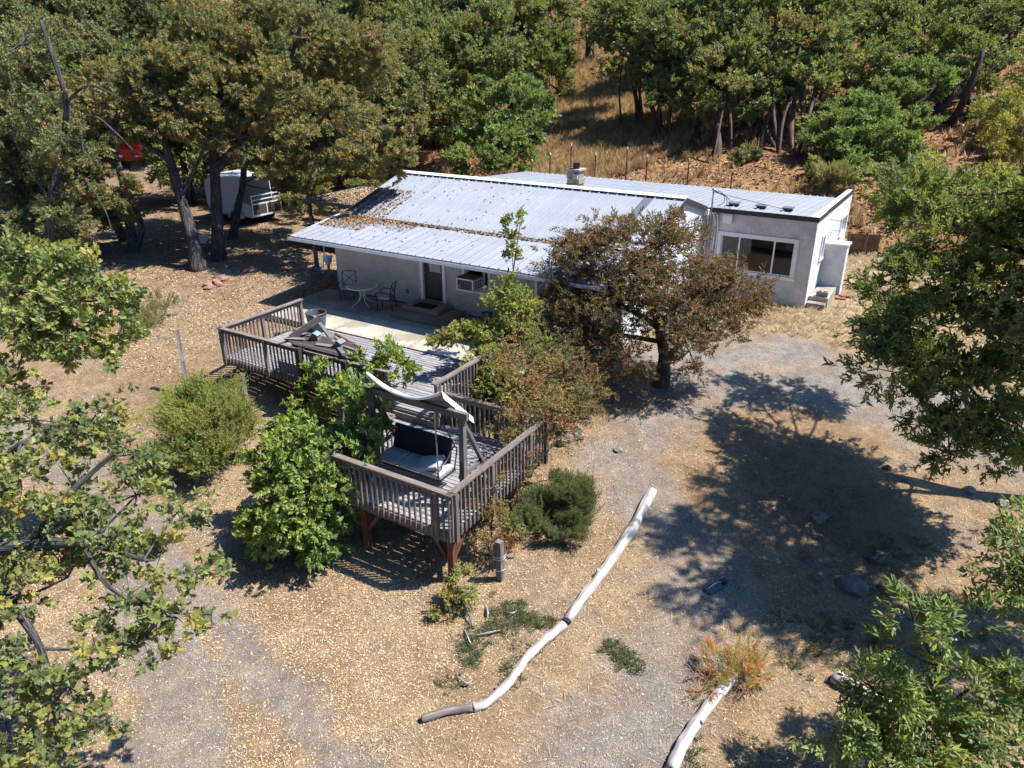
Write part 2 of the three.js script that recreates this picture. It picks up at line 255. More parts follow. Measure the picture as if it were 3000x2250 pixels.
wallZ('front_wall', 0, X0, XG - 0.002, -0.45, roofY(0) - 0.1, M.facade, [[0.0, 0.86, 0.33, 2.33], [1.8, 2.76, 1.0, 1.95], [4.68, 6.28, 1.05, 1.95]]);
wallX('gable_wall', XG, [[0.002, -0.6], [ZA + 0.002, -0.6], [ZA + 0.002, roofY(ZA) - 0.08], [RIDGE[1], RIDGE[0] - 0.1], [BREAK[1], BREAK[0] - 0.1], [0.002, roofY(0) - 0.1]], M.stucco, [[-4.8, -5.12, 3.05, 3.32]]);
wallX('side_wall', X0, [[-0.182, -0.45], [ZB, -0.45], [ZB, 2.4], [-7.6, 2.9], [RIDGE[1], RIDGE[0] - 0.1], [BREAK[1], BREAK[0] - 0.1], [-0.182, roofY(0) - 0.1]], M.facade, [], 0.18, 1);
const AW = [8.35, 11.02, 0.88, 2.16];
wallZ('addition_front_wall', ZA, XG + 0.002, XR, -0.6, 3.0, M.stucco, [AW]);
wallX('addition_side_wall', XR - 0.001, [[ZA - 0.18, -0.6], [ZB, -0.5], [ZB, 2.93], [ZA - 0.18, 3.02]], M.stucco, [[-9.0, -9.5, 1.3, 2.15], [-13.0, -14.4, 1.4, 2.1]]);
wallZ('rear_wall', ZB + 0.2, X0 + 0.18, XR - 0.182, -0.3, 2.5, M.stucco);
// rooms behind the glass
partW(house, 'floor', box(XG - X0 - 0.4, 0.06, 7.2), M.floor, [(XG + X0) / 2, 0.1, -3.8]);
partW(house, 'floor', box(XR - X0 - 0.42, 0.062, 7.0), M.floor, [(XR + X0) / 2, 0.1, -11.2]);
partW(house, 'ceiling', box(XG - X0 - 0.5, 0.05, 7.0), M.inside, [(XG + X0) / 2, 2.3, -3.8]);
partW(house, 'ceiling', box(XR - X0 - 0.5, 0.052, 6.9), M.inside, [(XR + X0) / 2, 2.42, -11.2]);
partW(house, 'partition_wall', box(0.1, 2.25, 6.6), M.inside, [7.4, 1.26, -11.1]);
partW(house, 'partition_wall', box(11.2, 2.1, 0.1), M.inside, [1.5, 1.2, -4.2]);
// roof: battens of steel panel, each with its raised rib
const panelCache = {};
function panelGeo(w, L) { const key = w.toFixed(3) + L.toFixed(3); return panelCache[key] ??= merge([box(w - 0.004, 0.012, L).translate(w / 2, 0, L / 2), box(0.03, 0.042, L).translate(0.018, 0.026, L / 2), box(0.014, 0.014, L).translate(w * 0.5, 0.01, L / 2)]); }
function panels(roof, x0, x1, w, za, ya, zb, yb, dark = -1) {
  const L = Math.hypot(zb - za, yb - ya), th = Math.atan2(-(yb - ya), zb - za), n = Math.round((x1 - x0) / w), ww = (x1 - x0) / n;
  for (let i = 0; i < n; i++) part(roof, 'roof_panel', panelGeo(ww, L), i === dark ? M.roofDark : M.roof[Math.floor(R0() * 4)], [x0 + i * ww, ya + (i % 2) * 0.0015, za], [th, 0, 0]);
}
function slab(name, pts, x0, x1, m) { const s = new THREE.Shape(pts.map(([z, y]) => new THREE.Vector2(-z, y))); const g = new THREE.ExtrudeGeometry(s, { depth: x1 - x0, bevelEnabled: false }); g.rotateY(Math.PI / 2); g.translate(x0, 0, 0); return partW(house, name, g, m, [0, 0, 0]); }
const d1 = 0.075, d2 = 0.022;
const mainRoof = slab('main_roof', [[RIDGE[1] - 3.2, roofY(RIDGE[1] - 3.2) - d2], [RIDGE[1], RIDGE[0] - d2], [BREAK[1], BREAK[0] - d2], [BREAK[1], BREAK[0] - d1], [RIDGE[1], RIDGE[0] - d1], [RIDGE[1] - 3.2, roofY(RIDGE[1] - 3.2) - d1]], RX0 + 0.03, RX1 - 0.05, M.dark);
panels(mainRoof, RX0, RX1, 0.36, RIDGE[1], RIDGE[0], BREAK[1], BREAK[0], 31);
panels(mainRoof, RX0, RX1, 0.36, RIDGE[1] - 3.15, roofY(RIDGE[1] - 3.15), RIDGE[1], RIDGE[0]);
part(mainRoof, 'ridge_cap', merge([at(box(RX1 - RX0 + 0.04, 0.014, 0.22), 0, 0.035, 0.1, Math.atan2(1.1, 3.7)), at(box(RX1 - RX0 + 0.04, 0.014, 0.22), 0, 0.04, -0.1, -0.27)]), M.gutter, [(RX0 + RX1) / 2, RIDGE[0] + 0.02, RIDGE[1]]);
const porchRoof = slab('porch_roof', [[BREAK[1] - 0.1, BREAK[0] - 0.05 - d2], [EAVE[1], EAVE[0] - d2], [EAVE[1], EAVE[0] - d1], [BREAK[1] - 0.1, BREAK[0] - 0.05 - d1]], RX0 - 0.07, RX1 - 0.05, M.dark);
panels(porchRoof, RX0 - 0.1, RX1, 0.36, BREAK[1] - 0.12, BREAK[0] - 0.045, EAVE[1] + 0.03, EAVE[0]);
for (const [a, b, nm] of [[RIDGE, BREAK, 'rake_trim'], [BREAK, EAVE, 'rake_trim']]) for (const x of [RX1 + 0.02, RX0 - (a === BREAK ? 0.13 : 0.03)]) bar(house, nm, [x, a[0] - 0.06, a[1]], [x, b[0] - 0.06, b[1]], 0.035, 0.15, x > 0 ? M.black : M.gutter);
bar(house, 'rake_trim', [RX1 + 0.02, RIDGE[0] - 0.06, RIDGE[1]], [RX1 + 0.02, roofY(ZA + 0.25) - 0.06, ZA + 0.25], 0.035, 0.15, M.black);
// gutter along the eave
{
  const s = new THREE.Shape([[0, 0], [0.11, 0], [0.125, 0.115], [0.115, 0.115], [0.1, 0.012], [0.01, 0.012], [0.01, 0.09], [0, 0.09]].map((p) => new THREE.Vector2(...p)));
  const g = new THREE.ExtrudeGeometry(s, { depth: RX1 - RX0 + 0.15, bevelEnabled: false }); g.rotateY(-Math.PI / 2); g.translate(RX1, 0, 0);
  const gg = g.clone(); gg.rotateY(0);
  const gut = partW(house, 'gutter', gg, M.gutter, [0, EAVE[0] - 0.13, EAVE[1] + 0.035]);
  part(gut, 'gutter_litter', box(RX1 - RX0, 0.03, 0.085), M.logDark, [(RX0 + RX1) / 2, 0.07, 0.055]);
}
partW(house, 'fascia_board', box(RX1 - RX0 - 0.1, 0.15, 0.025), M.gutter, [(RX0 + RX1) / 2, EAVE[0] - 0.1, EAVE[1] - 0.005]);
partW(house, 'soffit', box(RX1 - RX0 - 0.2, 0.02, 1.46), M.white, [(RX0 + RX1) / 2, (roofY(0) + EAVE[0]) / 2 - 0.1, 0.74], [Math.atan2(roofY(0) - EAVE[0], 1.5), 0, 0]);
// addition roof, parapet and fascia
const flatRoof = slab('addition_roof', [[ZB, 2.58], [ZA + 0.08, 3.06], [ZA + 0.08, 3.0], [ZB, 2.52]], X0 - 0.3, XR - 0.19, M.dark);
panels(flatRoof, X0 - 0.3, XR - 0.19, 0.31, ZB - 0.15, 2.595, ZA - 0.02, 3.085);
bar(house, 'fascia', [XG + 0.27, 3.06, ZA + 0.1], [XR + 0.05, 3.06, ZA + 0.1], 0.04, 0.17, M.black);
bar(house, 'fascia', [XR + 0.03, 3.07, ZA + 0.08], [XR + 0.03, 2.98, ZB], 0.04, 0.15, M.black);
slab('parapet', [[ZB, 2.45], [ZB, 2.99], [ZA + 0.05, 3.13], [ZA + 0.05, 3.0]], XR - 0.19, XR + 0.005, M.stucco);
bar(house, 'parapet_cap', [XR - 0.09, 3.145, ZA + 0.1], [XR - 0.09, 3.005, ZB - 0.03], 0.26, 0.02, M.gutter);
for (const x of [8.36, 9.38, 10.36]) { const v = partW(house, 'roof_vent', box(0.3, 0.1, 0.3), M.black, [x, 3.07, -8.75]); part(v, 'vent_cap', box(0.4, 0.03, 0.4), M.roofDark, [0, 0.08, 0]); }
partW(house, 'vent_pipe', new THREE.CylinderGeometry(0.04, 0.04, 0.3, 10), M.iron, [4.6, 3.3, -6.6]);
partW(house, 'vent_pipe', box(0.18, 0.07, 0.12), M.black, [6.8, 3.2, -7.0]);
// windows and doors: built facing +z, then turned to their wall
function windowAt(x0, x1, y0, y1, pos, ry, mull = [], trim = 0.1, blind = 0) {
  const w = x1 - x0, hgt = y1 - y0, t = trim, list = [at(box(w + 2 * t, t, 0.05), 0, hgt / 2 + t / 2, 0.025), at(box(w + 2 * t + 0.06, t * 0.9, 0.07), 0, -hgt / 2 - t / 2, 0.035), at(box(t, hgt, 0.048), -w / 2 - t / 2, 0, 0.024), at(box(t, hgt, 0.048), w / 2 + t / 2, 0, 0.024)];
  for (const [xx, zz, ww, hh] of [[0, hgt / 2 - 0.02, w, 0.04], [0, -hgt / 2 + 0.02, w, 0.04]]) list.push(at(box(ww - 0.002, hh, 0.06), xx, zz, -0.05));
  for (const s of [-1, 1]) list.push(at(box(0.04, hgt - 0.08, 0.058), s * (w / 2 - 0.021), 0, -0.05));
  for (const mx of mull) list.push(at(box(0.05, hgt - 0.08, 0.062), mx, 0, -0.048));
  const f = part(house, 'window', merge(list), M.white, W(house, pos), [0, ry, 0]);
  const edges = [-w / 2 + 0.04, ...mull.flatMap((m) => [m - 0.025, m + 0.025]), w / 2 - 0.04];
  for (let i = 0; i < edges.length; i += 2) part(f, 'pane', new THREE.PlaneGeometry(edges[i + 1] - edges[i], hgt - 0.08), M.glass, [(edges[i] + edges[i + 1]) / 2, 0, -0.055]);
  if (blind) { const n = Math.round(hgt * blind / 0.045); const sl = []; for (let i = 0; i < n; i++) sl.push(at(box(w - 0.1, 0.004, 0.045), 0, hgt / 2 - 0.06 - i * 0.045, -0.12, 0.9)); part(f, 'blind', merge(sl), M.white); }
  return f;
}
windowAt(4.68, 6.28, 1.05, 1.95, [5.48, 1.5, 0], 0, [0.05], 0.1, 0.55);
windowAt(1.8, 2.76, 1.0, 1.95, [2.28, 1.475, 0], 0, [0.28], 0.09, 0.3);
windowAt(AW[0], AW[1], AW[2], AW[3], [(AW[0] + AW[1]) / 2, (AW[2] + AW[3]) / 2, ZA], 0, [-0.66, 0.62], 0.13);
windowAt(0, 0.5, 0, 0.85, [XR, 1.725, -9.25], Math.PI / 2, [], 0.06);
windowAt(0, 1.4, 0, 0.7, [XR, 1.75, -13.7], Math.PI / 2, [0], 0.06);
{ // gable louver
  const f = part(house, 'gable_vent', merge([at(box(0.36, 0.03, 0.03), 0, 0.15, 0.01), at(box(0.36, 0.03, 0.03), 0, -0.15, 0.01), at(box(0.03, 0.27, 0.028), -0.165, 0, 0.01), at(box(0.03, 0.27, 0.028), 0.165, 0, 0.01)]), M.white, W(house, [XG, 3.185, -4.96]), [0, Math.PI / 2, 0]);
  for (let i = 0; i < 5; i++) part(f, 'slat', box(0.3, 0.008, 0.05, 0, 0), M.grey[1], [0, 0.1 - i * 0.05, -0.02], [0.7, 0, 0]);
}
{ // entrance door
  const fr = partW(house, 'door_frame', merge([at(box(0.12, 2.1, 0.07), -0.06, 1.05, 0), at(box(0.12, 2.1, 0.07), 0.92, 1.05, 0), at(box(1.1, 0.12, 0.068), 0.43, 2.06, 0)]), M.white, [0, 0.33, 0.03]);
  const d = partW(house, 'door', merge([at(box(0.15, 2, 0.045), 0.075, 1, 0), at(box(0.15, 2, 0.045), 0.785, 1, 0), at(box(0.56, 0.2, 0.044), 0.43, 0.1, 0), at(box(0.56, 0.16, 0.044), 0.43, 0.92, 0), at(box(0.56, 0.14, 0.044), 0.43, 1.93, 0), at(box(0.56, 0.64, 0.02), 0.43, 0.52, 0), at(box(0.42, 0.5, 0.04), 0.43, 0.52, 0)]), M.door, [0, 0.335, -0.08]);
  part(d, 'pane', new THREE.PlaneGeometry(0.56, 0.86), M.glass, [0.43, 1.43, 0.005]);
  const cs = new THREE.PlaneGeometry(0.54, 0.86, 40, 1), cp = cs.attributes.position; for (let i = 0; i < cp.count; i++) cp.setZ(i, 0.012 * Math.sin(cp.getX(i) * 95)); cs.computeVertexNormals();
  part(d, 'curtain', cs, M.curtain, [0.43, 1.43, -0.05]);
  part(d, 'handle', merge([new THREE.SphereGeometry(0.03, 10, 8).translate(0, 0, 0.05), new THREE.CylinderGeometry(0.022, 0.028, 0.05, 10).rotateX(Math.PI / 2).translate(0, 0, 0.02)]), M.steel, [0.07, 0.98, 0.02]);
}
partW(house, 'outlet_cover', box(0.1, 0.17, 0.03), M.roofDark, [-0.79, 0.5, 0.015]);
partW(house, 'base_flashing', box(4.0, 0.07, 0.02), M.roofDark, [-2.2, 0.035, 0.012]);
partW(house, 'base_flashing', box(5.6, 0.07, 0.02), M.roofDark, [4.7, 0.035, 0.012]);
// electrical service on the corner of the addition
{
  const mast = partW(house, 'service_mast', tube([[7.88, 1.6, ZA + 0.07, 0.03], [7.88, 3.2, ZA + 0.07, 0.03], [7.88, 3.74, ZA + 0.07, 0.03]], 8, 1), M.steel, [0, 0, 0]);
  part(mast, 'weather_head', new THREE.SphereGeometry(0.07, 10, 8).scale(1.2, 0.9, 1), M.steel, [7.9, 3.78, ZA + 0.08]);
  for (const k of [0, 1, 2]) part(mast, 'service_cable', tube([[7.92, 3.74, ZA + 0.1, 0.012], [8.2 + k * 0.16, 3.72 - k * 0.12, ZA + 0.1, 0.012], [8.34 + k * 0.1, 3.42 - k * 0.1, ZA + 0.14, 0.012], [8.1 + k * 0.25, 3.18, ZA + 0.16, 0.012]], 5, 4), M.black);
  for (const k of [0, 1]) partW(house, 'conduit', tube([[7.78 - k * 0.1, 0.5, ZA + 0.06, 0.025], [7.78 - k * 0.1, 2.7, ZA + 0.06, 0.025], [7.84 + k * 0.2, 2.95, ZA + 0.06, 0.025], [8.02 + k * 0.12, 2.8, ZA + 0.06, 0.025], [8.06 + k * 0.12, 1.0, ZA + 0.06, 0.025]], 7, 4), M.gutter, [0, 0, 0]);
  const mb = partW(house, 'meter_box', box(0.3, 0.34, 0.14), M.gutter, [8.53, 2.79, ZA + 0.07]); part(mb, 'box_lid', box(0.33, 0.3, 0.02), M.whiteMetal, [0, -0.02, 0.085]);
  partW(house, 'junction_box', box(0.14, 0.2, 0.14), M.gutter, [7.76, 2.98, -7.3]);
}
{ // small stucco closet on the side of the addition
  const c = partW(house, 'utility_closet', box(0.82, 2.0, 0.55), M.stucco, [XR + 0.41, 0.75, -10.02]); part(c, 'closet_top', box(0.9, 0.06, 0.63), M.white, [0.02, 1.03, 0]);
  const v = partW(house, 'wall_vent', box(0.06, 0.22, 0.46), M.whiteMetal, [XR + 0.03, 2.02, -10.4]); for (let i = 0; i < 4; i++) part(v, 'slat', box(0.012, 0.012, 0.38, 0, 0), M.roofDark, [0.035, 0.07 - i * 0.045, 0]);
}
{ // chimney of concrete blocks with a rusty flue
  const ch = partW(house, 'chimney', box(0.42, 0.95, 0.46), M.step, [2.83, 3.85, -6.2]);
  const bm = [M.conc[0], M.conc[1], mat([0.42, 0.36, 0.28], { map: tConc, roughness: 0.95 })];
  for (let r = 0; r < 4; r++) for (const [sx, sz] of [[-1, -1], [1, -1], [-1, 1], [1, 1]]) { const s = (r % 2) * 0.06; part(ch, 'concrete_block', box(0.255 - sx * s, 0.185, 0.27 + sx * sz * s, 0, 0), bm[Math.floor(R0() * 3)], [sx * 0.13 - s * 0.5, -0.34 + r * 0.195, sz * 0.14 + sx * s * 0.5]); }
  part(ch, 'chimney_crown', box(0.56, 0.06, 0.6), M.conc[0], [0, 0.47, 0]);
  const fl = part(ch, 'flue', new THREE.CylinderGeometry(0.13, 0.14, 0.24, 14), M.rust, [0, 0.6, 0]); part(fl, 'flue_cap', new THREE.ConeGeometry(0.22, 0.06, 14), M.rust, [0, 0.17, 0]);
  part(ch, 'flashing', box(0.66, 0.05, 0.7), M.roofDark, [0, -0.36, 0]);
}
// ---------------------------------------------------------------- patio and steps
const patio = new THREE.Group(); patio.name = 'patio'; patio.userData.kind = 'structure'; scene.add(patio);
[[-4.75, -1.25], [-1.23, 1.9], [1.92, 5.0], [5.02, 7.4]].forEach(([a, b], i) => [[0.02, 1.75], [1.77, 3.47]].forEach(([c, d], j) => { const g = box(b - a - 0.012, 0.2, d - c - 0.012); part(patio, 'slab', g, M.conc[(i + j) % 3], [(a + b) / 2, -0.1 - ((i * 2 + j) % 3) * 0.002, (c + d) / 2]); }));
{
  const s = thing('concrete_steps', 'two-tier concrete steps up to the dark entrance door', 'steps', [0.66, 0, 0.7]);
  partW(s, 'lower_step', box(2.3, 0.16, 1.4), M.step, [0.66, 0.08, 0.72]); partW(s, 'upper_step', box(1.5, 0.165, 0.95), M.step, [0.5, 0.243, 0.5]);
  solo('doormat', 'dark rectangular doormat with floral pattern on the top step', 'doormat', box(0.8, 0.015, 0.48), mat([0.05, 0.045, 0.04], { map: texture(128, (u, v) => (fbm(u, v, 12, 2, 77) > 0.55 ? [0.75, 0.68, 0.6] : [0.4, 0.38, 0.36]), true, 1.2), roughness: 0.98 }), [0.5, 0.334, 0.62]);
}
{ // side door landing, loose block and bricks
  const y = ground(12.1, -8.8);
  const s = thing('concrete_steps', 'low concrete landing along the sunlit side of the addition', 'steps', [12.1, y, -8.9]);
  partW(s, 'landing', box(0.66, 0.36, 1.75), M.conc[0], [12.04, y + 0.15, -8.86]); partW(s, 'tread', box(0.62, 0.2, 0.35), M.step, [12.02, y + 0.07, -7.8]);
  const b = thing('cinder_block', 'grey cinder block standing on the landing beside the addition', 'block', [12.12, y + 0.33, -8.15]);
  const bs = new THREE.Shape([[-0.2, -0.1], [0.2, -0.1], [0.2, 0.1], [-0.2, 0.1]].map((p) => new THREE.Vector2(...p))); for (const cx of [-0.09, 0.09]) bs.holes.push(new THREE.Path([[cx - 0.06, -0.065], [cx - 0.06, 0.065], [cx + 0.06, 0.065], [cx + 0.06, -0.065]].map((p) => new THREE.Vector2(...p))));
  const bg = new THREE.ExtrudeGeometry(bs, { depth: 0.19, bevelEnabled: false }); bg.rotateX(-Math.PI / 2); part(b, 'block_body', bg, M.stone[1]);
  const brickM = mat([0.4, 0.16, 0.11], { map: tConc, roughness: 0.95 });
  [['red paver lying flat in the dry grass nearest the landing', 12.62, -9.3, 0.3], ['red paver lying flat farther from the landing', 12.85, -9.75, 0.1], ['red paver half on top of the other two', 12.72, -9.55, 0.8]].forEach(([l, x, z, a], i) => solo('paver_brick', l, 'brick', box(0.34, 0.06, 0.24), brickM, [x, ground(x, z) + 0.025 + i * 0.02, z], null, [0, a, 0]));
}

// ---------------------------------------------------------------- timber decks
const pick = (a) => a[Math.floor(R0() * a.length)];
const balCache = {};
function rail(t, a, b, top, deckY, o = {}) { // a, b = [x, z]; balusters and posts stand outside the rim
  const dx = b[0] - a[0], dz = b[1] - a[1], L = Math.hypot(dx, dz), ux = dx / L, uz = dz / L, s = o.side ?? 1, nx = -uz * s, nz = ux * s, ry = -Math.atan2(uz, ux), e = o.ext ?? 0.06;
  bar(t, 'top_rail', [a[0] - ux * e, top - 0.02, a[1] - uz * e], [b[0] + ux * e, top - 0.02, b[1] + uz * e], 0.15, 0.04, pick(M.rail));
  bar(t, 'sub_rail', [a[0], top - 0.1, a[1]], [b[0], top - 0.1, b[1]], 0.04, 0.11, pick(M.rail));
  const low = deckY - 0.2, hb = top - 0.045 - low, n = Math.round(L / 0.145), posts = o.posts ?? [0, 0.5, 1];
  const bg = balCache[hb.toFixed(2)] ??= box(0.04, hb, 0.036);
  for (let i = 0; i <= n; i++) { const f = i / n; if (posts.some((p) => Math.abs(p - f) * L < 0.08) || R0() < (o.miss ?? 0)) continue; partW(t, 'baluster', bg, pick(M.rail), [a[0] + dx * f + nx * 0.045, low + hb / 2 + rr(-0.006, 0.006), a[1] + dz * f + nz * 0.045], [rr(-0.012, 0.012), ry, rr(-0.012, 0.012)]); }
  for (const f of posts) partW(t, 'rail_post', box(0.1, hb + 0.06, 0.095), pick(M.rail), [a[0] + dx * f + nx * 0.05, low - 0.06 + (hb + 0.06) / 2, a[1] + dz * f + nz * 0.05], [0, ry, 0]);
}
function deckBoards(t, x0, x1, z0, z1, y, cut = 0) {
  const n = Math.round((z1 - z0) / 0.144), p = (z1 - z0) / n;
  for (let i = 0; i < n; i++) {
    const z = z0 + (i + 0.5) * p, cuts = [x0 - 0.02 + rr(-0.008, 0.008)]; if (cut) cuts.push(x0 + (x1 - x0) * (i % 2 ? 0.36 : 0.62) + rr(-0.3, 0.3)); cuts.push(x1 + 0.02 + rr(-0.008, 0.008));
    for (let k = 0; k < cuts.length - 1; k++) partW(t, 'deck_board', box(cuts[k + 1] - cuts[k] - 0.005, 0.036, p - 0.021), pick(M.board), [(cuts[k] + cuts[k + 1]) / 2, y - 0.018 + rr(-0.002, 0.002), z], [0, rr(-0.001, 0.001), 0]);
  }
}
function rim(t, a, b, y, m = pick(M.rail)) { bar(t, 'rim_joist', [a[0], y - 0.125, a[1]], [b[0], y - 0.125, b[1]], 0.045, 0.17, m); }
function legPost(t, x, z, y, m, w = 0.13) { const g = ground(x, z) - 0.05, H = y - 0.22 - g; partW(t, 'support_post', box(w, H, w), m, [x, g + H / 2, z]); }
const UY = -0.03, LY = -0.34, UX0 = -2.42, UX1 = 5.66, UZ0 = 3.5, UZ1 = 6.9;
{
  const t = thing('deck', 'upper weathered grey timber deck beside the concrete patio', 'deck', [1.6, -0.6, 5.2]);
  deckBoards(t, UX0, UX1, UZ0, UZ1, UY, 1);
  rim(t, [UX0, UZ1], [UX1, UZ1], UY); rim(t, [UX0, UZ0 + 0.03], [UX0, UZ1 - 0.03], UY); rim(t, [UX1, UZ0 + 0.03], [UX1, UZ1 - 0.03], UY);
  for (let x = UX0 + 0.6; x < UX1; x += 0.61) bar(t, 'joist', [x, UY - 0.13, UZ0 + 0.05], [x, UY - 0.13, UZ1 - 0.05], 0.04, 0.15, M.dark);
  rail(t, [UX0, UZ1], [4.15, UZ1], 0.92, UY, { side: 1, posts: [0.015, 0.3, 0.62, 1] });
  rail(t, [UX0, UZ0 + 0.12], [UX0, UZ1], 0.92, UY, { side: 1, posts: [0, 0.5], ext: 0.05 });
  rail(t, [UX1, UZ0 + 0.3], [UX1, UZ1], 0.92, UY, { side: -1, posts: [0, 1] });
  for (const x of [-1.9, 0.2, 1.1, 2.6, 4.2, 5.5]) legPost(t, x, UZ1 - 0.35, UY, M.grey[1]);
  for (const x of [-1.9, 1.5, 5.4]) legPost(t, x, UZ0 + 0.6, UY, M.grey[1]);
  bar(t, 'beam', [UX0 + 0.1, UY - 0.28, UZ1 - 0.35], [UX1 - 0.1, UY - 0.28, UZ1 - 0.35], 0.09, 0.14, M.dark);
}
{
  const t = thing('deck', 'lower timber deck on red-brown posts carrying the swing seat', 'deck', [7, -1.6, 8.5]);
  const xl = 5.46, xr = 8.63, zf = 10.42, zb = 6.62, xe = 3.72, ze = 8.32, top = 0.58;
  deckBoards(t, xe, xr, zb, ze, LY, 1); deckBoards(t, xl, xr, ze, zf, LY, 1);
  rim(t, [xl, zf], [xr, zf], LY); rim(t, [xr, zb], [xr, zf - 0.03], LY); rim(t, [xl, ze], [xl, zf - 0.03], LY); rim(t, [xe, ze], [xl - 0.03, ze], LY); rim(t, [xe, zb], [xe, ze - 0.03], LY);
  for (let x = xe + 0.55; x < xr; x += 0.6) bar(t, 'joist', [x, LY - 0.13, zb + 0.05], [x, LY - 0.13, (x > xl ? zf : ze) - 0.05], 0.04, 0.15, M.dark);
  rail(t, [xl, zf], [xr, zf], top, LY, { side: 1, posts: [0.02, 0.9] });
  rail(t, [xr, zf], [xr, zb], top, LY, { side: 1, posts: [0.03, 0.38, 0.8, 1] });
  rail(t, [xl, zf], [xl, ze + 0.05], top, LY, { side: -1, posts: [0.5] });
  rail(t, [xe, ze], [xl - 0.05, ze], top, LY, { side: 1, posts: [0.05, 0.6] });
  rail(t, [xe, ze], [xe, zb + 0.7], top, LY, { side: -1, posts: [1] });
  rail(t, [UX1 + 0.08, zb], [xr, zb], top, LY, { side: -1, posts: [0.02, 0.52] });
  for (const [x, z] of [[6.2, 10.3], [8.52, 10.28]]) legPost(t, x, z, LY, M.red, 0.14);
  for (const [x, z] of [[8.3, 9.5], [4.2, 7.9], [7.2, 8.2], [8.45, 7.6], [5.6, 7.8]]) legPost(t, x, z, LY, M.grey[0], 0.12);
  for (const [x, s] of [[6.2, 1], [8.52, -1]]) bar(t, 'brace', [x + s * 0.05, LY - 0.85, 10.28], [x + s * 0.52, LY - 0.24, 10.28], 0.07, 0.08, M.red);
  bar(t, 'brace', [8.52, LY - 0.8, 10.22], [8.52, LY - 0.24, 9.72], 0.07, 0.08, M.red);
  bar(t, 'beam', [xl + 0.05, LY - 0.29, 10.28], [xr - 0.04, LY - 0.29, 10.28], 0.09, 0.15, M.grey[1]);
  // step up to the upper deck
  partW(t, 'stair_tread', box(1.42, 0.04, 0.34), M.board[0], [4.95, LY + 0.17, 6.8]); partW(t, 'stair_riser', box(1.4, 0.15, 0.04), M.rail[0], [4.95, LY + 0.075, 6.96]);
}
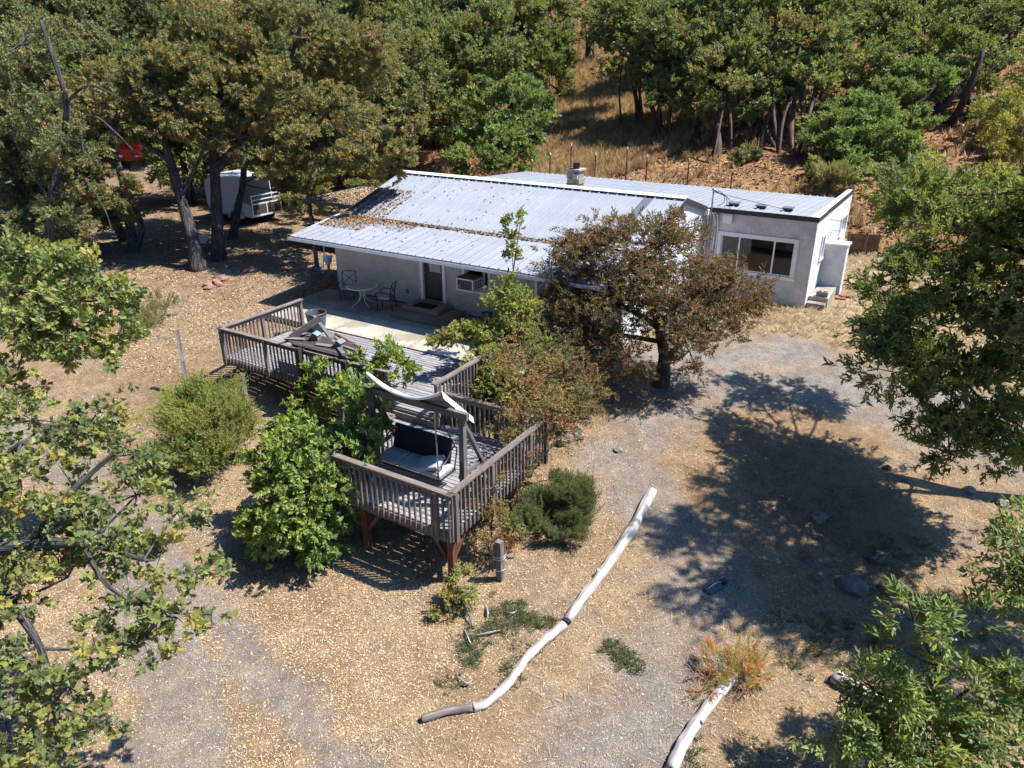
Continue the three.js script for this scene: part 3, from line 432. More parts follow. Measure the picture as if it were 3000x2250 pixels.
// ---------------------------------------------------------------- swing
{
  const t = thing('swing_stand', 'weathered wooden A-frame swing stand with a heavy top beam', 'swing stand', [7.1, LY, 9]);
  const zb = 9.45, xs = [5.88, 8.3];
  xs.forEach((x, i) => {
    bar(t, 'post', [x, LY, zb + 0.04], [x, 1.72, zb], 0.12, 0.12, M.grey[1]);
    bar(t, 'rear_leg', [x - 0.06, LY, zb - 1.15], [x - 0.06, 1.66, zb - 0.06], 0.1, 0.07, M.grey[1]);
    bar(t, 'cross_brace', [x - 0.08, 0.35, zb + 0.06], [x - 0.08, 0.35, zb - 0.85], 0.05, 0.09, M.grey[0]);
  });
  bar(t, 'top_beam', [5.76, 1.79, zb], [8.44, 1.79, zb], 0.1, 0.14, M.grey[1]);
  const b = thing('swing_bench', 'hanging metal swing bench with dark navy backrest, pale cushions and an upturned white canopy', 'swing bench', [6.7, LY, 9.1]);
  { // canopy: a sheet sloping up to a raised, sagging front edge
    const cp = (u, v, o = 0) => { const sag = 4 * u * (1 - u), x = 6.04 + 1.92 * u, z = 8.6 + 1.06 * v, y = 1.27 + 0.97 * v - 0.2 * sag * v * v - 0.04 * sag + (u > 0.7 ? 0.2 * (u - 0.7) * v : 0) + (u < 0.2 ? 0.3 * (0.2 - u) * v : 0) + o; return [x, y, z]; };
    const sheet = (f, nu, nv) => { const pos = [], idx = []; for (let j = 0; j <= nv; j++) for (let i = 0; i <= nu; i++) pos.push(...W(b, f(i / nu, j / nv))); for (let j = 0; j < nv; j++) for (let i = 0; i < nu; i++) { const a = j * (nu + 1) + i; idx.push(a, a + 1, a + nu + 1, a + nu + 1, a + 1, a + nu + 2); } const q = new THREE.BufferGeometry(); q.setAttribute('position', new THREE.Float32BufferAttribute(pos, 3)); q.setIndex(idx); q.computeVertexNormals(); return q; };
    const can = part(b, 'canopy', sheet((u, v) => cp(u, v, 0.03 + 0.006 * Math.sin(v * 9 + u * 5)), 28, 12), M.cloth);
    part(can, 'shaded_underside', sheet((u, v) => cp(u, v), 28, 12), mat([0.2, 0.165, 0.165], { roughness: 0.95 }));  // second sheet beneath the white cloth, underside shade put into its dark colour
    part(can, 'canopy_hem', sheet((u, v) => { const a = cp(u, 1); return [a[0], a[1] + 0.035 - 0.075 * v, a[2] + 0.012 + 0.03 * Math.sin(v * 3.1)]; }, 28, 3), M.cloth);
    for (const u of [0, 1]) part(can, 'canopy_hem', sheet((q, v) => { const a = cp(u, q); return [a[0] + (u ? 1 : -1) * (0.012 + 0.03 * v + 0.012 * Math.sin(q * 40) * v), a[1] + 0.035 - 0.15 * v, a[2]]; }, 24, 3), M.cloth);
    for (const x of [6.04, 7.96]) bar(b, 'canopy_pole', [x, 1.25, 8.6], [x, 2.2, 9.64], 0.022, 0.022, M.iron);
  }
  const sx0 = 5.86, sx1 = 7.62, sy = 0.02, zf = 9.42, zr = 8.84;
  part(b, 'seat_frame', merge([barGeo([sx0, sy, zf], [sx1, sy, zf], 0.035, 0.035), barGeo([sx0, sy, zr], [sx1, sy, zr], 0.035, 0.035), barGeo([sx0, sy, zr], [sx0, sy, zf], 0.035, 0.034), barGeo([sx1, sy, zr], [sx1, sy, zf], 0.035, 0.034), barGeo([sx0 + 0.6, sy - 0.002, zr], [sx0 + 0.6, sy - 0.002, zf], 0.02, 0.02), barGeo([sx0 + 1.2, sy - 0.002, zr], [sx0 + 1.2, sy - 0.002, zf], 0.02, 0.02)].map(({ g, c }) => g.translate(...W(b, c)))), M.iron);
  for (const x of [sx0, sx1 - 0.02]) {
    part(b, 'arm', tube([[x, sy, zr, 0.018], [x, sy + 0.5, zr - 0.1, 0.018], [x, sy + 0.56, zr + 0.02, 0.018], [x, sy + 0.34, zr + 0.3, 0.018], [x, sy + 0.28, zf, 0.018], [x, sy, zf, 0.018]].map((p) => [...W(b, p), p[3]]), 6, 4), M.iron);
    bar(b, 'hanger', [x, sy + 0.02, zf], [x + (x < 6 ? 0.1 : -0.02), 1.7, 9.42], 0.022, 0.022, x > 7 ? M.steel : M.iron); bar(b, 'hanger', [x, sy + 0.5, zr - 0.08], [x + (x < 6 ? 0.1 : -0.02), 1.7, 9.38], 0.018, 0.018, M.iron);
  }
  const back = new RoundedBoxGeometry(1.6, 0.62, 0.07, 3, 0.03); partW(b, 'backrest', back, mat([0.022, 0.022, 0.036], { roughness: 0.95 }), [6.72, 0.42, 8.82], [-0.2, 0, 0]);
  const cush = mat([0.4, 0.405, 0.41], { roughness: 0.95, bumpMap: tStuccoB, bumpScale: 0.004 });
  for (const [x, w] of [[6.16, 0.58], [6.75, 0.58], [7.33, 0.56]]) partW(b, 'seat_cushion', new RoundedBoxGeometry(w, 0.12, 0.58, 4, 0.045), cush, [x, 0.1, 9.14], [0, rr(-0.02, 0.02), 0]);
  solo('loose_cushion', 'pale cushion lying tilted on the right end of the swing bench', 'cushion', new RoundedBoxGeometry(0.6, 0.11, 0.5, 4, 0.045), cush, [7.2, 0.24, 9.2], null, [0.12, 0.25, 0.22]);
  const st = thing('side_table', 'small grey folding side table half under the vine', 'side table', [5.86, LY, 9.72]);
  for (let i = 0; i < 4; i++) part(st, 'slat', box(0.5, 0.02, 0.08), M.grey[2], [0, 0.44, -0.14 + i * 0.095]);
  for (const s of [-1, 1]) { bar(st, 'leg', [5.86 + s * 0.2, LY, 9.56], [5.86 + s * 0.2, LY + 0.43, 9.88], 0.03, 0.03, M.whiteMetal); bar(st, 'leg', [5.86 + s * 0.17, LY, 9.88], [5.86 + s * 0.17, LY + 0.43, 9.56], 0.03, 0.03, M.whiteMetal); }
}
// ---------------------------------------------------------------- patio furniture
const cushTex = texture(128, (u, v) => { const z = (v * 6 + Math.abs(((u * 8) % 1) - 0.5) * 0.9) % 1; return z < 0.35 ? [0.88, 0.9, 0.9] : z < 0.55 ? [0.42, 0.6, 0.62] : z < 0.8 ? [0.85, 0.87, 0.86] : [0.2, 0.26, 0.3]; }, true, 2);
function chair(label, pos, ry) {
  const t = thing('patio_chair', label, 'chair', pos, 'metal chairs on the patio', ry), I = M.iron, pp = (pts, r = 0.013) => tube(pts.map((p) => [...p, r]), 6, 4);
  for (const s of [-1, 1]) { // faces +z
    part(t, 'leg', pp([[s * 0.26, 0, 0.26], [s * 0.26, 0.4, 0.25]], 0.016), I); part(t, 'leg', pp([[s * 0.25, 0, -0.3], [s * 0.25, 0.42, -0.22]], 0.016), I);
    part(t, 'armrest', pp([[s * 0.26, 0.4, 0.25], [s * 0.29, 0.62, 0.27], [s * 0.29, 0.68, 0.18], [s * 0.28, 0.66, -0.1], [s * 0.26, 0.64, -0.25]], 0.017), I);
    part(t, 'back_post', pp([[s * 0.25, 0.42, -0.22], [s * 0.26, 0.7, -0.27], [s * 0.26, 0.98, -0.34]], 0.016), I);
    part(t, 'cross_bar', pp([[s * 0.25, 0.52, -0.24], [0, 0.73, -0.285], [-s * 0.25, 0.94, -0.33]], 0.01), I);
  }
  part(t, 'top_rail', pp([[-0.26, 0.98, -0.34], [0, 1.0, -0.345], [0.26, 0.98, -0.34]], 0.016), I); part(t, 'back_rail', pp([[-0.25, 0.5, -0.235], [0.25, 0.5, -0.235]], 0.012), I);
  part(t, 'seat_frame', merge([at(box(0.54, 0.025, 0.025), 0, 0.4, 0.25), at(box(0.52, 0.025, 0.025), 0, 0.4, -0.22), at(box(0.024, 0.024, 0.46), -0.26, 0.4, 0.01), at(box(0.024, 0.024, 0.46), 0.26, 0.4, 0.01)]), I);
  part(t, 'cushion', new RoundedBoxGeometry(0.5, 0.08, 0.48, 3, 0.03), mat([0.8, 0.8, 0.8], { map: cushTex, roughness: 0.95 }), [0, 0.455, 0.01]);
}
chair('black metal chair left of the round glass table', [-3.12, 0, 0.62], 0.55);
chair('black metal chair right of the round glass table, facing left', [-1.12, 0, 0.82], -1.2);
{
  const t = thing('patio_table', 'round glass-topped patio table with white curved legs', 'table', [-2.15, 0, 0.92]);
  part(t, 'glass_top', new THREE.CylinderGeometry(0.53, 0.53, 0.012, 40), mat([0.62, 0.6, 0.52], { physical: true, transmission: 0.55, thickness: 0, roughness: 0.12 }), [0, 0.72, 0]);
  part(t, 'rim', new THREE.TorusGeometry(0.535, 0.018, 8, 48).rotateX(Math.PI / 2), M.whiteMetal, [0, 0.72, 0]);
  for (let k = 0; k < 4; k++) { const a = k * Math.PI / 2 + 0.4, c = Math.cos(a), s = Math.sin(a); part(t, 'leg', tube([[c * 0.42, 0.71, s * 0.42, 0.016], [c * 0.14, 0.6, s * 0.14, 0.016], [c * 0.09, 0.4, s * 0.09, 0.016], [c * 0.2, 0.16, s * 0.2, 0.016], [c * 0.4, 0.06, s * 0.4, 0.016], [c * 0.46, 0.01, s * 0.46, 0.016]], 7, 4), M.whiteMetal); }
  part(t, 'stretcher_ring', new THREE.TorusGeometry(0.1, 0.01, 6, 20).rotateX(Math.PI / 2), M.whiteMetal, [0, 0.4, 0]);
}
{ // window air conditioner
  const t = thing('air_conditioner', 'boxy window air conditioner with a rusty brown top', 'air conditioner', [2.2, 1.12, 0.05]);
  part(t, 'case', merge([at(box(0.68, 0.02, 0.56), 0, 0.01, 0.26), at(box(0.02, 0.4, 0.56), -0.33, 0.21, 0.26), at(box(0.02, 0.4, 0.56), 0.33, 0.21, 0.26), at(box(0.04, 0.42, 0.03), -0.32, 0.21, 0.545), at(box(0.04, 0.42, 0.03), 0.32, 0.21, 0.545), at(box(0.6, 0.04, 0.03), 0, 0.4, 0.545), at(box(0.6, 0.04, 0.03), 0, 0.02, 0.545)]), M.whiteMetal);
  part(t, 'top_panel', box(0.7, 0.025, 0.58), mat([0.17, 0.12, 0.075], { map: tConc, roughness: 0.9 }), [0, 0.425, 0.26]);
  part(t, 'coil', box(0.6, 0.34, 0.02), mat([0.16, 0.145, 0.115], { map: tStucco, roughness: 0.8, metalness: 0.3 }), [0, 0.21, 0.53]);
  for (let i = 0; i < 3; i++) for (let j = 0; j < 3; j++) part(t, 'side_louver', box(0.01, 0.07, 0.11, 0, 0), M.roofDark, [0.343, 0.11 + j * 0.1, 0.12 + i * 0.14]);
  part(t, 'drain_pipe', tube([[-0.24, 0.1, 0.56, 0.008], [-0.22, 0.22, 0.57, 0.008], [-0.16, 0.06, 0.56, 0.008]], 5, 3), M.whiteMetal);
}
{
  const t = thing('planter_pot', 'large blue glazed pot with a brown rim on the deck edge', 'pot', [-1.6, 0, 3.78]);
  part(t, 'body', lathe([[0, 0], [0.2, 0], [0.23, 0.03], [0.3, 0.3], [0.33, 0.52], [0.335, 0.6], [0.3, 0.6], [0.29, 0.5], [0.2, 0.1], [0, 0.1]], 28), mat([0.09, 0.15, 0.19], { map: tConc, roughness: 0.25 })); part(t, 'rim', lathe([[0.3, 0.595], [0.345, 0.595], [0.35, 0.64], [0.335, 0.655], [0.3, 0.645], [0.3, 0.595]], 28), mat([0.11, 0.065, 0.045], { roughness: 0.3 }));
  const u = thing('garden_urn', 'small white urn on a pedestal under the left end of the porch roof', 'urn', [-6.3, ground(-6.3, -1.6), -1.6]);
  part(u, 'bowl', lathe([[0, 0.42], [0.06, 0.42], [0.15, 0.55], [0.17, 0.72], [0.22, 0.78], [0.2, 0.79], [0.14, 0.72], [0, 0.6]], 20), M.whiteMetal); part(u, 'pedestal', lathe([[0.16, 0], [0.16, 0.05], [0.07, 0.12], [0.05, 0.3], [0.07, 0.42], [0, 0.42]], 16), M.stone[1]);
  solo('trash_bin', 'grey plastic bin half hidden behind the yellow-green shrub', 'bin', lathe([[0, 0], [0.16, 0], [0.19, 0.42], [0.21, 0.43], [0.21, 0.46], [0.185, 0.46], [0.15, 0.04], [0, 0.04]], 20), mat([0.15, 0.14, 0.13], { roughness: 0.6 }), [3.0, 0, 0.5]);
  solo('leaning_pole', 'thin pale pole leaning beside the white urn', 'pole', barGeo([0, 0, 0], [0.25, 1.7, -0.1], 0.03, 0.03).g, M.whiteMetal, [-6.6, ground(-6.6, -1.7) + 0.85, -1.7]);
}
// ---------------------------------------------------------------- fallen trellis, loose lumber and bird houses on the upper deck
{
  const t = thing('collapsed_trellis', 'dark collapsed plank trellis standing on two posts over the deck rail', 'trellis', [1.4, -1, 6.7]);
  for (const [x, top] of [[1.07, 1.0], [2.8, 0.98]]) { const g = ground(x, 7.06); partW(t, 'post', box(0.13, top - g, 0.13), M.dark, [x, (top + g) / 2, 7.06]); }
  const rt = rngOf(12);
  for (let i = 0; i < 8; i++) { const z = 6.02 + i * 0.118, xa = -0.15 + i * 0.1 + rr(-0.1, 0.1, rt), xb = 2.2 + i * 0.1 + rr(-0.15, 0.15, rt); partW(t, 'plank', box(xb - xa, 0.03, 0.112), i % 3 ? M.dark : mat([0.105, 0.085, 0.07], { map: tWood, roughness: 0.9 }), [(xa + xb) / 2, 0.97 + rr(-0.006, 0.006, rt), z], [0, rr(-0.02, 0.02, rt), rr(-0.004, 0.004, rt)]); }
  for (const x of [0.2, 1.1, 2.3]) bar(t, 'crosspiece', [x, 0.925, 6.0], [x + 0.05, 0.925, 7.0], 0.06, 0.05, M.dark);
  const B = [['long grey beam slanting from the blue pot down onto the trellis', [-1.2, 0.72, 4.25], [2.6, 1.06, 6.88], 0.11, 0.07, 0], ['jagged-edged dark board propped up steeply on the trellis', [0.3, 1.02, 6.62], [0.85, 1.5, 5.9], 0.05, 0.17, 1], ['short grey plank end lying over the left trellis edge', [0.2, 1.015, 6.72], [0.75, 1.015, 6.5], 0.16, 0.04, 0], ['pale board lying flat on the trellis beside the bird houses', [1.3, 1.01, 6.6], [2.1, 1.01, 6.45], 0.15, 0.04, 2], ['thin slat sticking out over the right end of the trellis', [1.9, 1.02, 6.3], [3.05, 1.0, 6.45], 0.08, 0.03, 0], ['weathered board across the back of the trellis', [0.1, 1.01, 6.25], [1.0, 1.01, 6.15], 0.13, 0.035, 2], ['long narrow board lying on the deck in front of the patio', [-1.2, 0.0, 3.75], [0.75, 0.0, 4.45], 0.1, 0.04, 0], ['reddish narrow board beside the long one on the deck', [-0.9, 0.0, 3.7], [0.9, 0.0, 4.3], 0.07, 0.035, 3], ['short thick board end on the deck near the shrub', [0.2, 0.0, 4.8], [1.2, 0.0, 4.6], 0.14, 0.04, 1]];
  for (const [l, a, b, w, h, k] of B) { const { g, c } = barGeo(a, b, w, h); solo('loose_board', l, 'board', g, k === 3 ? M.red : M.grey[k], c, 'loose lumber on the upper deck'); }
  const bird = (label, x, z, ry, roofM) => { const o = thing('bird_house', label, 'bird house', [x, 0.985, z], null, ry); o.scale.setScalar(0.8); const s = new THREE.Shape([[-0.13, 0], [0.13, 0], [0.13, 0.2], [0, 0.27], [-0.13, 0.2]].map((p) => new THREE.Vector2(...p))); s.holes.push(new THREE.Path().absarc(0, 0.13, 0.03, 0, 6.28)); const g = new THREE.ExtrudeGeometry(s, { depth: 0.22, bevelEnabled: false }); g.translate(0, 0, -0.11); part(o, 'body', g, M.grey[0]); for (const k of [-1, 1]) part(o, 'roof_panel', box(0.2, 0.015, 0.32), roofM, [k * 0.085, 0.245, 0], [0, 0, -k * 0.5]); };
  bird('grey bird house with pale blue-grey roof nearer the blue pot', 0.98, 6.3, 0.3, mat([0.2, 0.24, 0.27], { roughness: 0.7 })); bird('weathered bird house with greenish roof nearer the swing', 2.0, 6.4, 0.1, mat([0.16, 0.19, 0.17], { roughness: 0.8 }));
}

// ---------------------------------------------------------------- yard
const PT = {"logA":[[11.14,-1.07,5.88],[11.24,-1.26,7.3],[11.23,-1.4,8.35],[11.22,-1.47,8.9],[11.17,-1.57,9.66],[11.17,-1.63,10.2]],"logB":[[11.16,-1.65,10.32],[11.03,-1.69,10.79],[10.93,-1.75,11.38],[10.93,-1.8,11.98],[10.8,-1.85,12.54],[10.66,-1.86,12.7],[10.35,-1.87,12.93],[10.03,-1.9,13.32]],"logC":[[14.31,-1.65,9.92],[14.16,-1.71,10.56],[14.06,-1.76,11.11],[14.0,-1.8,11.61],[14.0,-1.85,12.14]],"logD":[[15.81,-1.59,9.08],[16.28,-1.61,9.22],[16.82,-1.62,9.3],[17.33,-1.63,9.37]],"rocks":[[15.7,-1.33,6.68],[14.7,-1.1,4.84],[14.76,-1.17,5.47],[16.04,-1.23,5.58],[17.5,-0.95,2.14],[15.74,-0.9,2.13],[16.16,-0.94,2.45],[11.82,-0.19,-7.08],[10.73,-0.17,-6.71],[13.85,-0.09,-11.12],[12.97,-0.12,-10.79],[12.97,-0.08,-12.05],[9.75,-0.87,4.69],[18.15,-0.97,2.29],[14.64,-1.62,9.57]],"stones":[[8.34,-0.9,5.05],[8.41,-0.87,4.85],[8.48,-0.84,4.65],[8.28,-0.84,4.66]],"postA":[-2.52,-1.0,8.27],"postB":[-0.62,-1.05,7.75],"postAtop":[-3.3,0.93,7.74],"postBtop":[-0.93,-0.02,7.53],"sign":[9.41,-1.57,9.83],"sprinkler":[13.35,-1.41,7.98],"trailer":[-15.84,0.07,-5.91],"redvan":[-39.98,0.63,-15.37],"silver":[-37.34,0.36,-7.01],"blue":[-39.91,0.95,-19.69],"white":[-43.08,0.5,-6.95],"ftable":[-32.36,0.44,-14.55],"camp":[-32.97,0.53,-16.36],"barrow":[-14.7,0.01,-1.15],"redstone":[[-9.68,-0.18,1.85],[-9.68,-0.16,1.48],[-9.66,-0.13,1.1],[-9.29,-0.17,1.66],[-9.37,-0.19,2.01]],"tposts":[[-6.27,2.71,-18.5],[-5.06,3.16,-18.5],[-3.72,3.72,-18.5],[-2.2,3.3,-18.5],[-0.33,3.72,-18.5],[0.83,3.4,-18.5],[3.15,3.34,-18.5],[5.45,2.95,-18.5]],"plank":[[11.09,0.86,-15.6],[12.69,0.94,-15.9],[11.27,0.11,-15.23],[12.81,0.22,-15.95]],"bricks":[[12.66,-0.15,-9.68],[12.73,-0.14,-10.0],[12.6,-0.16,-9.46]],"wA":[[6.21,2.99,-9.02],[12.23,2.55,-10.19],[14.98,2.45,-10.54],[20.87,2.42,-11.57]],"wB":[[8.1,2.5,-8.9],[10.15,2.42,-9.61],[12.33,2.21,-10.07],[14.81,2.14,-10.27],[20.96,2.0,-11.41]],"logpile":[[-13.92,3.28,-34.53],[-13.24,3.4,-34.69],[-12.68,3.49,-34.78],[-13.85,3.49,-35.23]],"debris":[[[8.97,-1.66,10.67],[9.63,-1.72,11.18]],[[9.8,-1.73,11.32],[10.17,-1.7,10.98]],[[9.57,-1.66,10.62],[9.76,-1.69,10.87]],[[9.94,-1.66,10.57],[10.19,-1.64,10.39]],[[10.03,-1.82,12.27],[10.32,-1.82,12.2]],[[9.54,-1.73,11.32],[9.82,-1.75,11.53]]],"white_rag":[[-5.88,-0.25,3.32],[-3.69,-0.18,3.08],[-3.76,-0.15,2.76]],"far":[[-61.1,2.15,-13.9,1.03,1.8],[-55.1,1.46,-12.3,0.98,0.3],[-58.4,2.19,-18.0,1.09,1.5],[-52.7,1.94,-21.1,1.2,5.3],[-28.3,1.16,-24.6,1.11,5.5],[-33.3,2.45,-32.0,1.19,0.1],[-21.7,1.56,-27.9,1.03,2.7],[-22.0,2.27,-31.8,1.16,2.0],[-6.5,7.0,-43.6,1.03,1.5],[-7.0,8.51,-48.5,0.84,5.3],[-1.9,10.12,-51.9,0.98,5.9],[4.2,8.85,-46.7,1.13,4.2],[7.8,10.57,-51.7,0.9,4.0],[9.2,11.83,-55.4,1.09,2.4],[15.5,11.08,-53.1,0.98,5.0],[17.7,13.68,-60.9,1.08,5.9],[23.7,14.72,-64.7,1.16,1.0],[-73.9,3.9,-19.1,0.98,3.5],[-71.7,3.95,-21.8,0.94,2.5],[-63.2,2.91,-20.2,1.08,5.9],[-54.4,2.51,-24.5,1.24,1.2],[-46.4,3.74,-35.6,0.86,3.3],[-41.8,3.21,-34.2,1.05,0.7],[-33.6,3.43,-36.6,1.0,0.4],[-32.3,3.35,-36.3,0.95,5.8],[-26.5,5.26,-43.5,1.0,4.2],[-4.7,9.52,-50.9,0.82,0.9],[-3.2,10.79,-54.3,0.82,1.4],[1.1,14.7,-65.4,0.96,2.3],[5.0,14.84,-65.3,1.15,5.9],[9.2,15.81,-68.1,0.95,5.2],[12.9,17.05,-72.5,1.03,4.6],[18.4,16.06,-68.9,1.02,0.3],[20.8,17.14,-73.0,1.01,5.2],[-85.5,5.16,-20.8,1.02,3.8],[-77.0,4.91,-25.6,1.05,3.1],[-69.7,4.31,-26.6,1.05,4.2],[-74.7,5.64,-32.9,1.14,6.0],[-63.7,4.59,-32.8,0.92,0.3],[-58.4,4.24,-33.6,1.19,1.0],[-50.7,4.54,-38.3,0.83,1.2],[-48.0,5.45,-43.1,1.05,2.8],[-45.0,5.73,-44.8,1.22,1.3],[-36.5,6.15,-47.0,0.89,2.0],[-39.1,8.15,-54.0,0.96,1.1],[-29.3,6.85,-49.0,0.9,2.6],[-16.2,13.87,-67.8,0.85,5.4],[-11.7,14.61,-68.8,0.95,3.9],[-4.4,14.1,-64.8,1.14,5.2],[-0.5,16.14,-70.8,1.23,2.4],[6.1,17.63,-75.1,0.97,2.3],[7.2,17.39,-74.1,0.9,0.4],[14.0,19.07,-80.3,0.81,1.0],[20.4,19.02,-80.4,0.97,6.0],[21.6,20.01,-84.6,1.16,0.1],[-102.2,7.24,-27.8,1.11,1.6],[-86.5,6.17,-28.9,1.2,6.0],[-86.3,6.62,-32.4,0.88,2.5],[-79.3,7.01,-39.1,0.89,2.1],[-72.3,6.45,-39.3,1.11,5.0],[-67.9,6.69,-42.7,0.83,2.3],[-59.9,7.31,-48.3,1.05,3.8],[-58.8,8.29,-52.8,0.92,2.0],[-49.4,8.45,-54.8,1.23,0.9],[-44.3,9.15,-57.5,1.01,5.5],[-42.6,9.62,-59.1,0.91,2.2],[-16.9,14.73,-70.9,1.1,1.2],[-12.6,15.3,-71.4,0.83,1.0],[-10.7,18.56,-82.7,0.91,5.2],[-4.2,17.54,-76.9,0.83,5.9],[5.0,19.32,-82.0,1.22,1.4],[6.8,21.26,-90.2,0.89,6.1],[12.8,22.08,-93.7,1.06,1.8],[20.4,24.03,-103.6,1.07,0.5],[26.2,23.87,-103.1,1.02,4.1],[-108.1,8.09,-31.4,1.03,0.4],[-98.9,8.02,-35.5,0.91,5.7],[-93.6,8.21,-39.5,1.11,6.3],[-91.4,9.37,-47.8,0.95,3.7],[-80.2,8.21,-45.8,1.11,3.3],[-80.6,9.72,-53.7,0.83,1.3],[-67.9,9.47,-55.9,0.91,0.5],[-67.9,10.22,-59.2,0.82,1.8],[-59.0,9.96,-59.5,1.16,6.0],[-51.2,12.06,-67.9,0.83,2.2],[-47.1,12.6,-69.7,1.13,4.7],[-39.3,14.51,-75.5,0.91,5.7],[-23.3,19.81,-91.5,0.81,1.2],[-18.0,19.74,-89.6,1.15,3.5],[-10.5,20.45,-90.3,1.09,3.7],[-2.0,21.96,-94.9,0.86,2.2],[0.0,22.96,-99.4,0.88,4.4],[9.3,23.21,-99.5,1.21,0.6],[12.1,24.68,-107.2,0.99,1.4],[20.8,26.45,-117.0,0.9,1.0],[25.2,25.38,-111.0,1.22,5.3],[-24,0,-8,0.9,1.0],[-28,0,-2.5,1.0,2.0],[-22,0,-14,0.95,3.0],[-19.5,0,-11,0.8,2.2]]};
const G3 = (x, z, dy = 0) => [x, ground(x, z) + dy, z];
function logAlong(label, pts, r0, r1, m, knots, seed, dark = 0) {
  const o = thing('fallen_log', label, 'log', pts[0]), n = pts.length;
  const P = pts.map((p, i) => { const r = r0 + (r1 - r0) * i / (n - 1); return [p[0] - pts[0][0], ground(p[0], p[2]) + r * 0.72 - pts[0][1], p[2] - pts[0][2], r]; });
  if (dark) { part(o, 'trunk', tube(P.slice(0, n - dark), 14, 6, 0.07, seed), m); part(o, 'weathered_end', tube(P.slice(n - dark - 1), 14, 6, 0.07, seed + 1), M.logEnd).userData.label = 'dark brown-grey weathered end'; } else part(o, 'trunk', tube(P, 14, 6, 0.07, seed), m);
  knots.forEach(([f, a], q) => { const s = f * (n - 1), k = Math.min(n - 2, Math.floor(s)), e = s - k, c = [0, 1, 2, 3].map((j) => P[k][j] * (1 - e) + P[k + 1][j] * e), d = [Math.cos(a) * 0.8, 0.6, Math.sin(a) * 0.8]; part(o, 'knot', tube([[c[0], c[1], c[2], c[3] * 0.5], [c[0] + d[0] * c[3] * 1.35, c[1] + d[1] * c[3] * 1.35, c[2] + d[2] * c[3] * 1.35, c[3] * 0.28]], 7, 1), q % 2 ? M.logDark : m); });
}
logAlong('upper of the two long bleached logs laid end to end', PT.logA, 0.115, 0.09, M.log, [[0.55, 2.6], [0.97, 2.8]], 3);
logAlong('lower bleached log curving to a dark end near the path', PT.logB, 0.09, 0.07, M.log, [[0.18, 3.4], [0.47, 3.4], [0.68, 1.2]], 5, 2);
logAlong('short bleached log at the bottom edge by the yellow weed', PT.logC, 0.09, 0.105, M.log, [[0.5, 0.3]], 8);
logAlong('grey log half covered by the lower right sapling', PT.logD, 0.13, 0.1, M.log, [[0.4, 0.5]], 9);
function rockGeo(seed, sx, sy, sz) { const g = new THREE.IcosahedronGeometry(1, 3), p = g.attributes.position; for (let i = 0; i < p.count; i++) { const x = p.getX(i), y = p.getY(i), z = p.getZ(i), k = 0.6 + 0.6 * vnoise(x * 1.4 + seed * 7 + 20, y * 1.6 + z * 1.3 + 30, 9999, seed) + 0.22 * vnoise(x * 4 + y * 2 + 40, z * 4 - y * 3 + 40, 9999, seed + 1); p.setXYZ(i, x * k * sx, Math.max(-0.6, y) * k * sy, z * k * sz); } g.computeVertexNormals(); return g; }
const rockL = ['broad pale boulder in the tree shade near the driveway tool', 'pale flat rock highest in the big tree shadow', 'brown rock just below the highest pale one', 'dark flat rock toward the right of the shade', 'round grey stone at the shaded right edge', 'grey stone beneath the right tree branches', 'small stone beside the grey one under the right tree', 'small grey stone at the foot of the addition corner', 'round cream stone on the gravel before the addition', 'dark rock in the dry grass right of the closet', 'small dark rock near the closet in dry grass', 'dark pebble-like rock highest in the dry grass', 'flat bluish stone beside the lower deck corner', 'tan stone at the lower right tree edge', 'white stone inside the yellow weed clump'];
const rockS = [0.27, 0.2, 0.15, 0.24, 0.15, 0.11, 0.08, 0.09, 0.14, 0.16, 0.13, 0.1, 0.13, 0.18, 0.12];
PT.rocks.forEach((p, i) => { const s = rockS[i]; solo('rock', rockL[i], 'rock', rockGeo(i + 3, s, s * 0.55, s * 0.75), M.stone[[0, 1, 0, 2, 1, 0, 0, 0, 1, 2, 2, 2, 1, 1, 1][i]], G3(p[0], p[2], s * 0.2), null, [0, i * 1.3, 0]); });
['square lichen-grey block lowest in the stone stack', 'middle flat stone of the stack by the tangled shrub', 'upper stone of the stack by the tangled shrub', 'rear stone of the stack under the plum shadow'].forEach((l, i) => { const p = PT.stones[i]; solo('stone_block', l, 'stone', merge([rockGeo(i + 40, 0.2, 0.15, 0.15), at(box(0.3, 0.14, 0.2), 0, 0.02, 0)]), M.stone[i % 2 ? 0 : 1], G3(p[0], p[2], 0.09 + i * 0.02), null, [0, 0.5 + i, 0]); });
const pinkS = mat([0.42, 0.24, 0.18], { map: tConc, roughness: 0.95 });
PT.redstone.forEach((p, i) => solo('rubble_stone', 'pinkish stone of the rubble heap on the shaded lawn', 'stone', rockGeo(i + 60, 0.22, 0.12, 0.16), pinkS, G3(p[0], p[2], 0.05), 'pink rubble heap', [0, i, 0]));
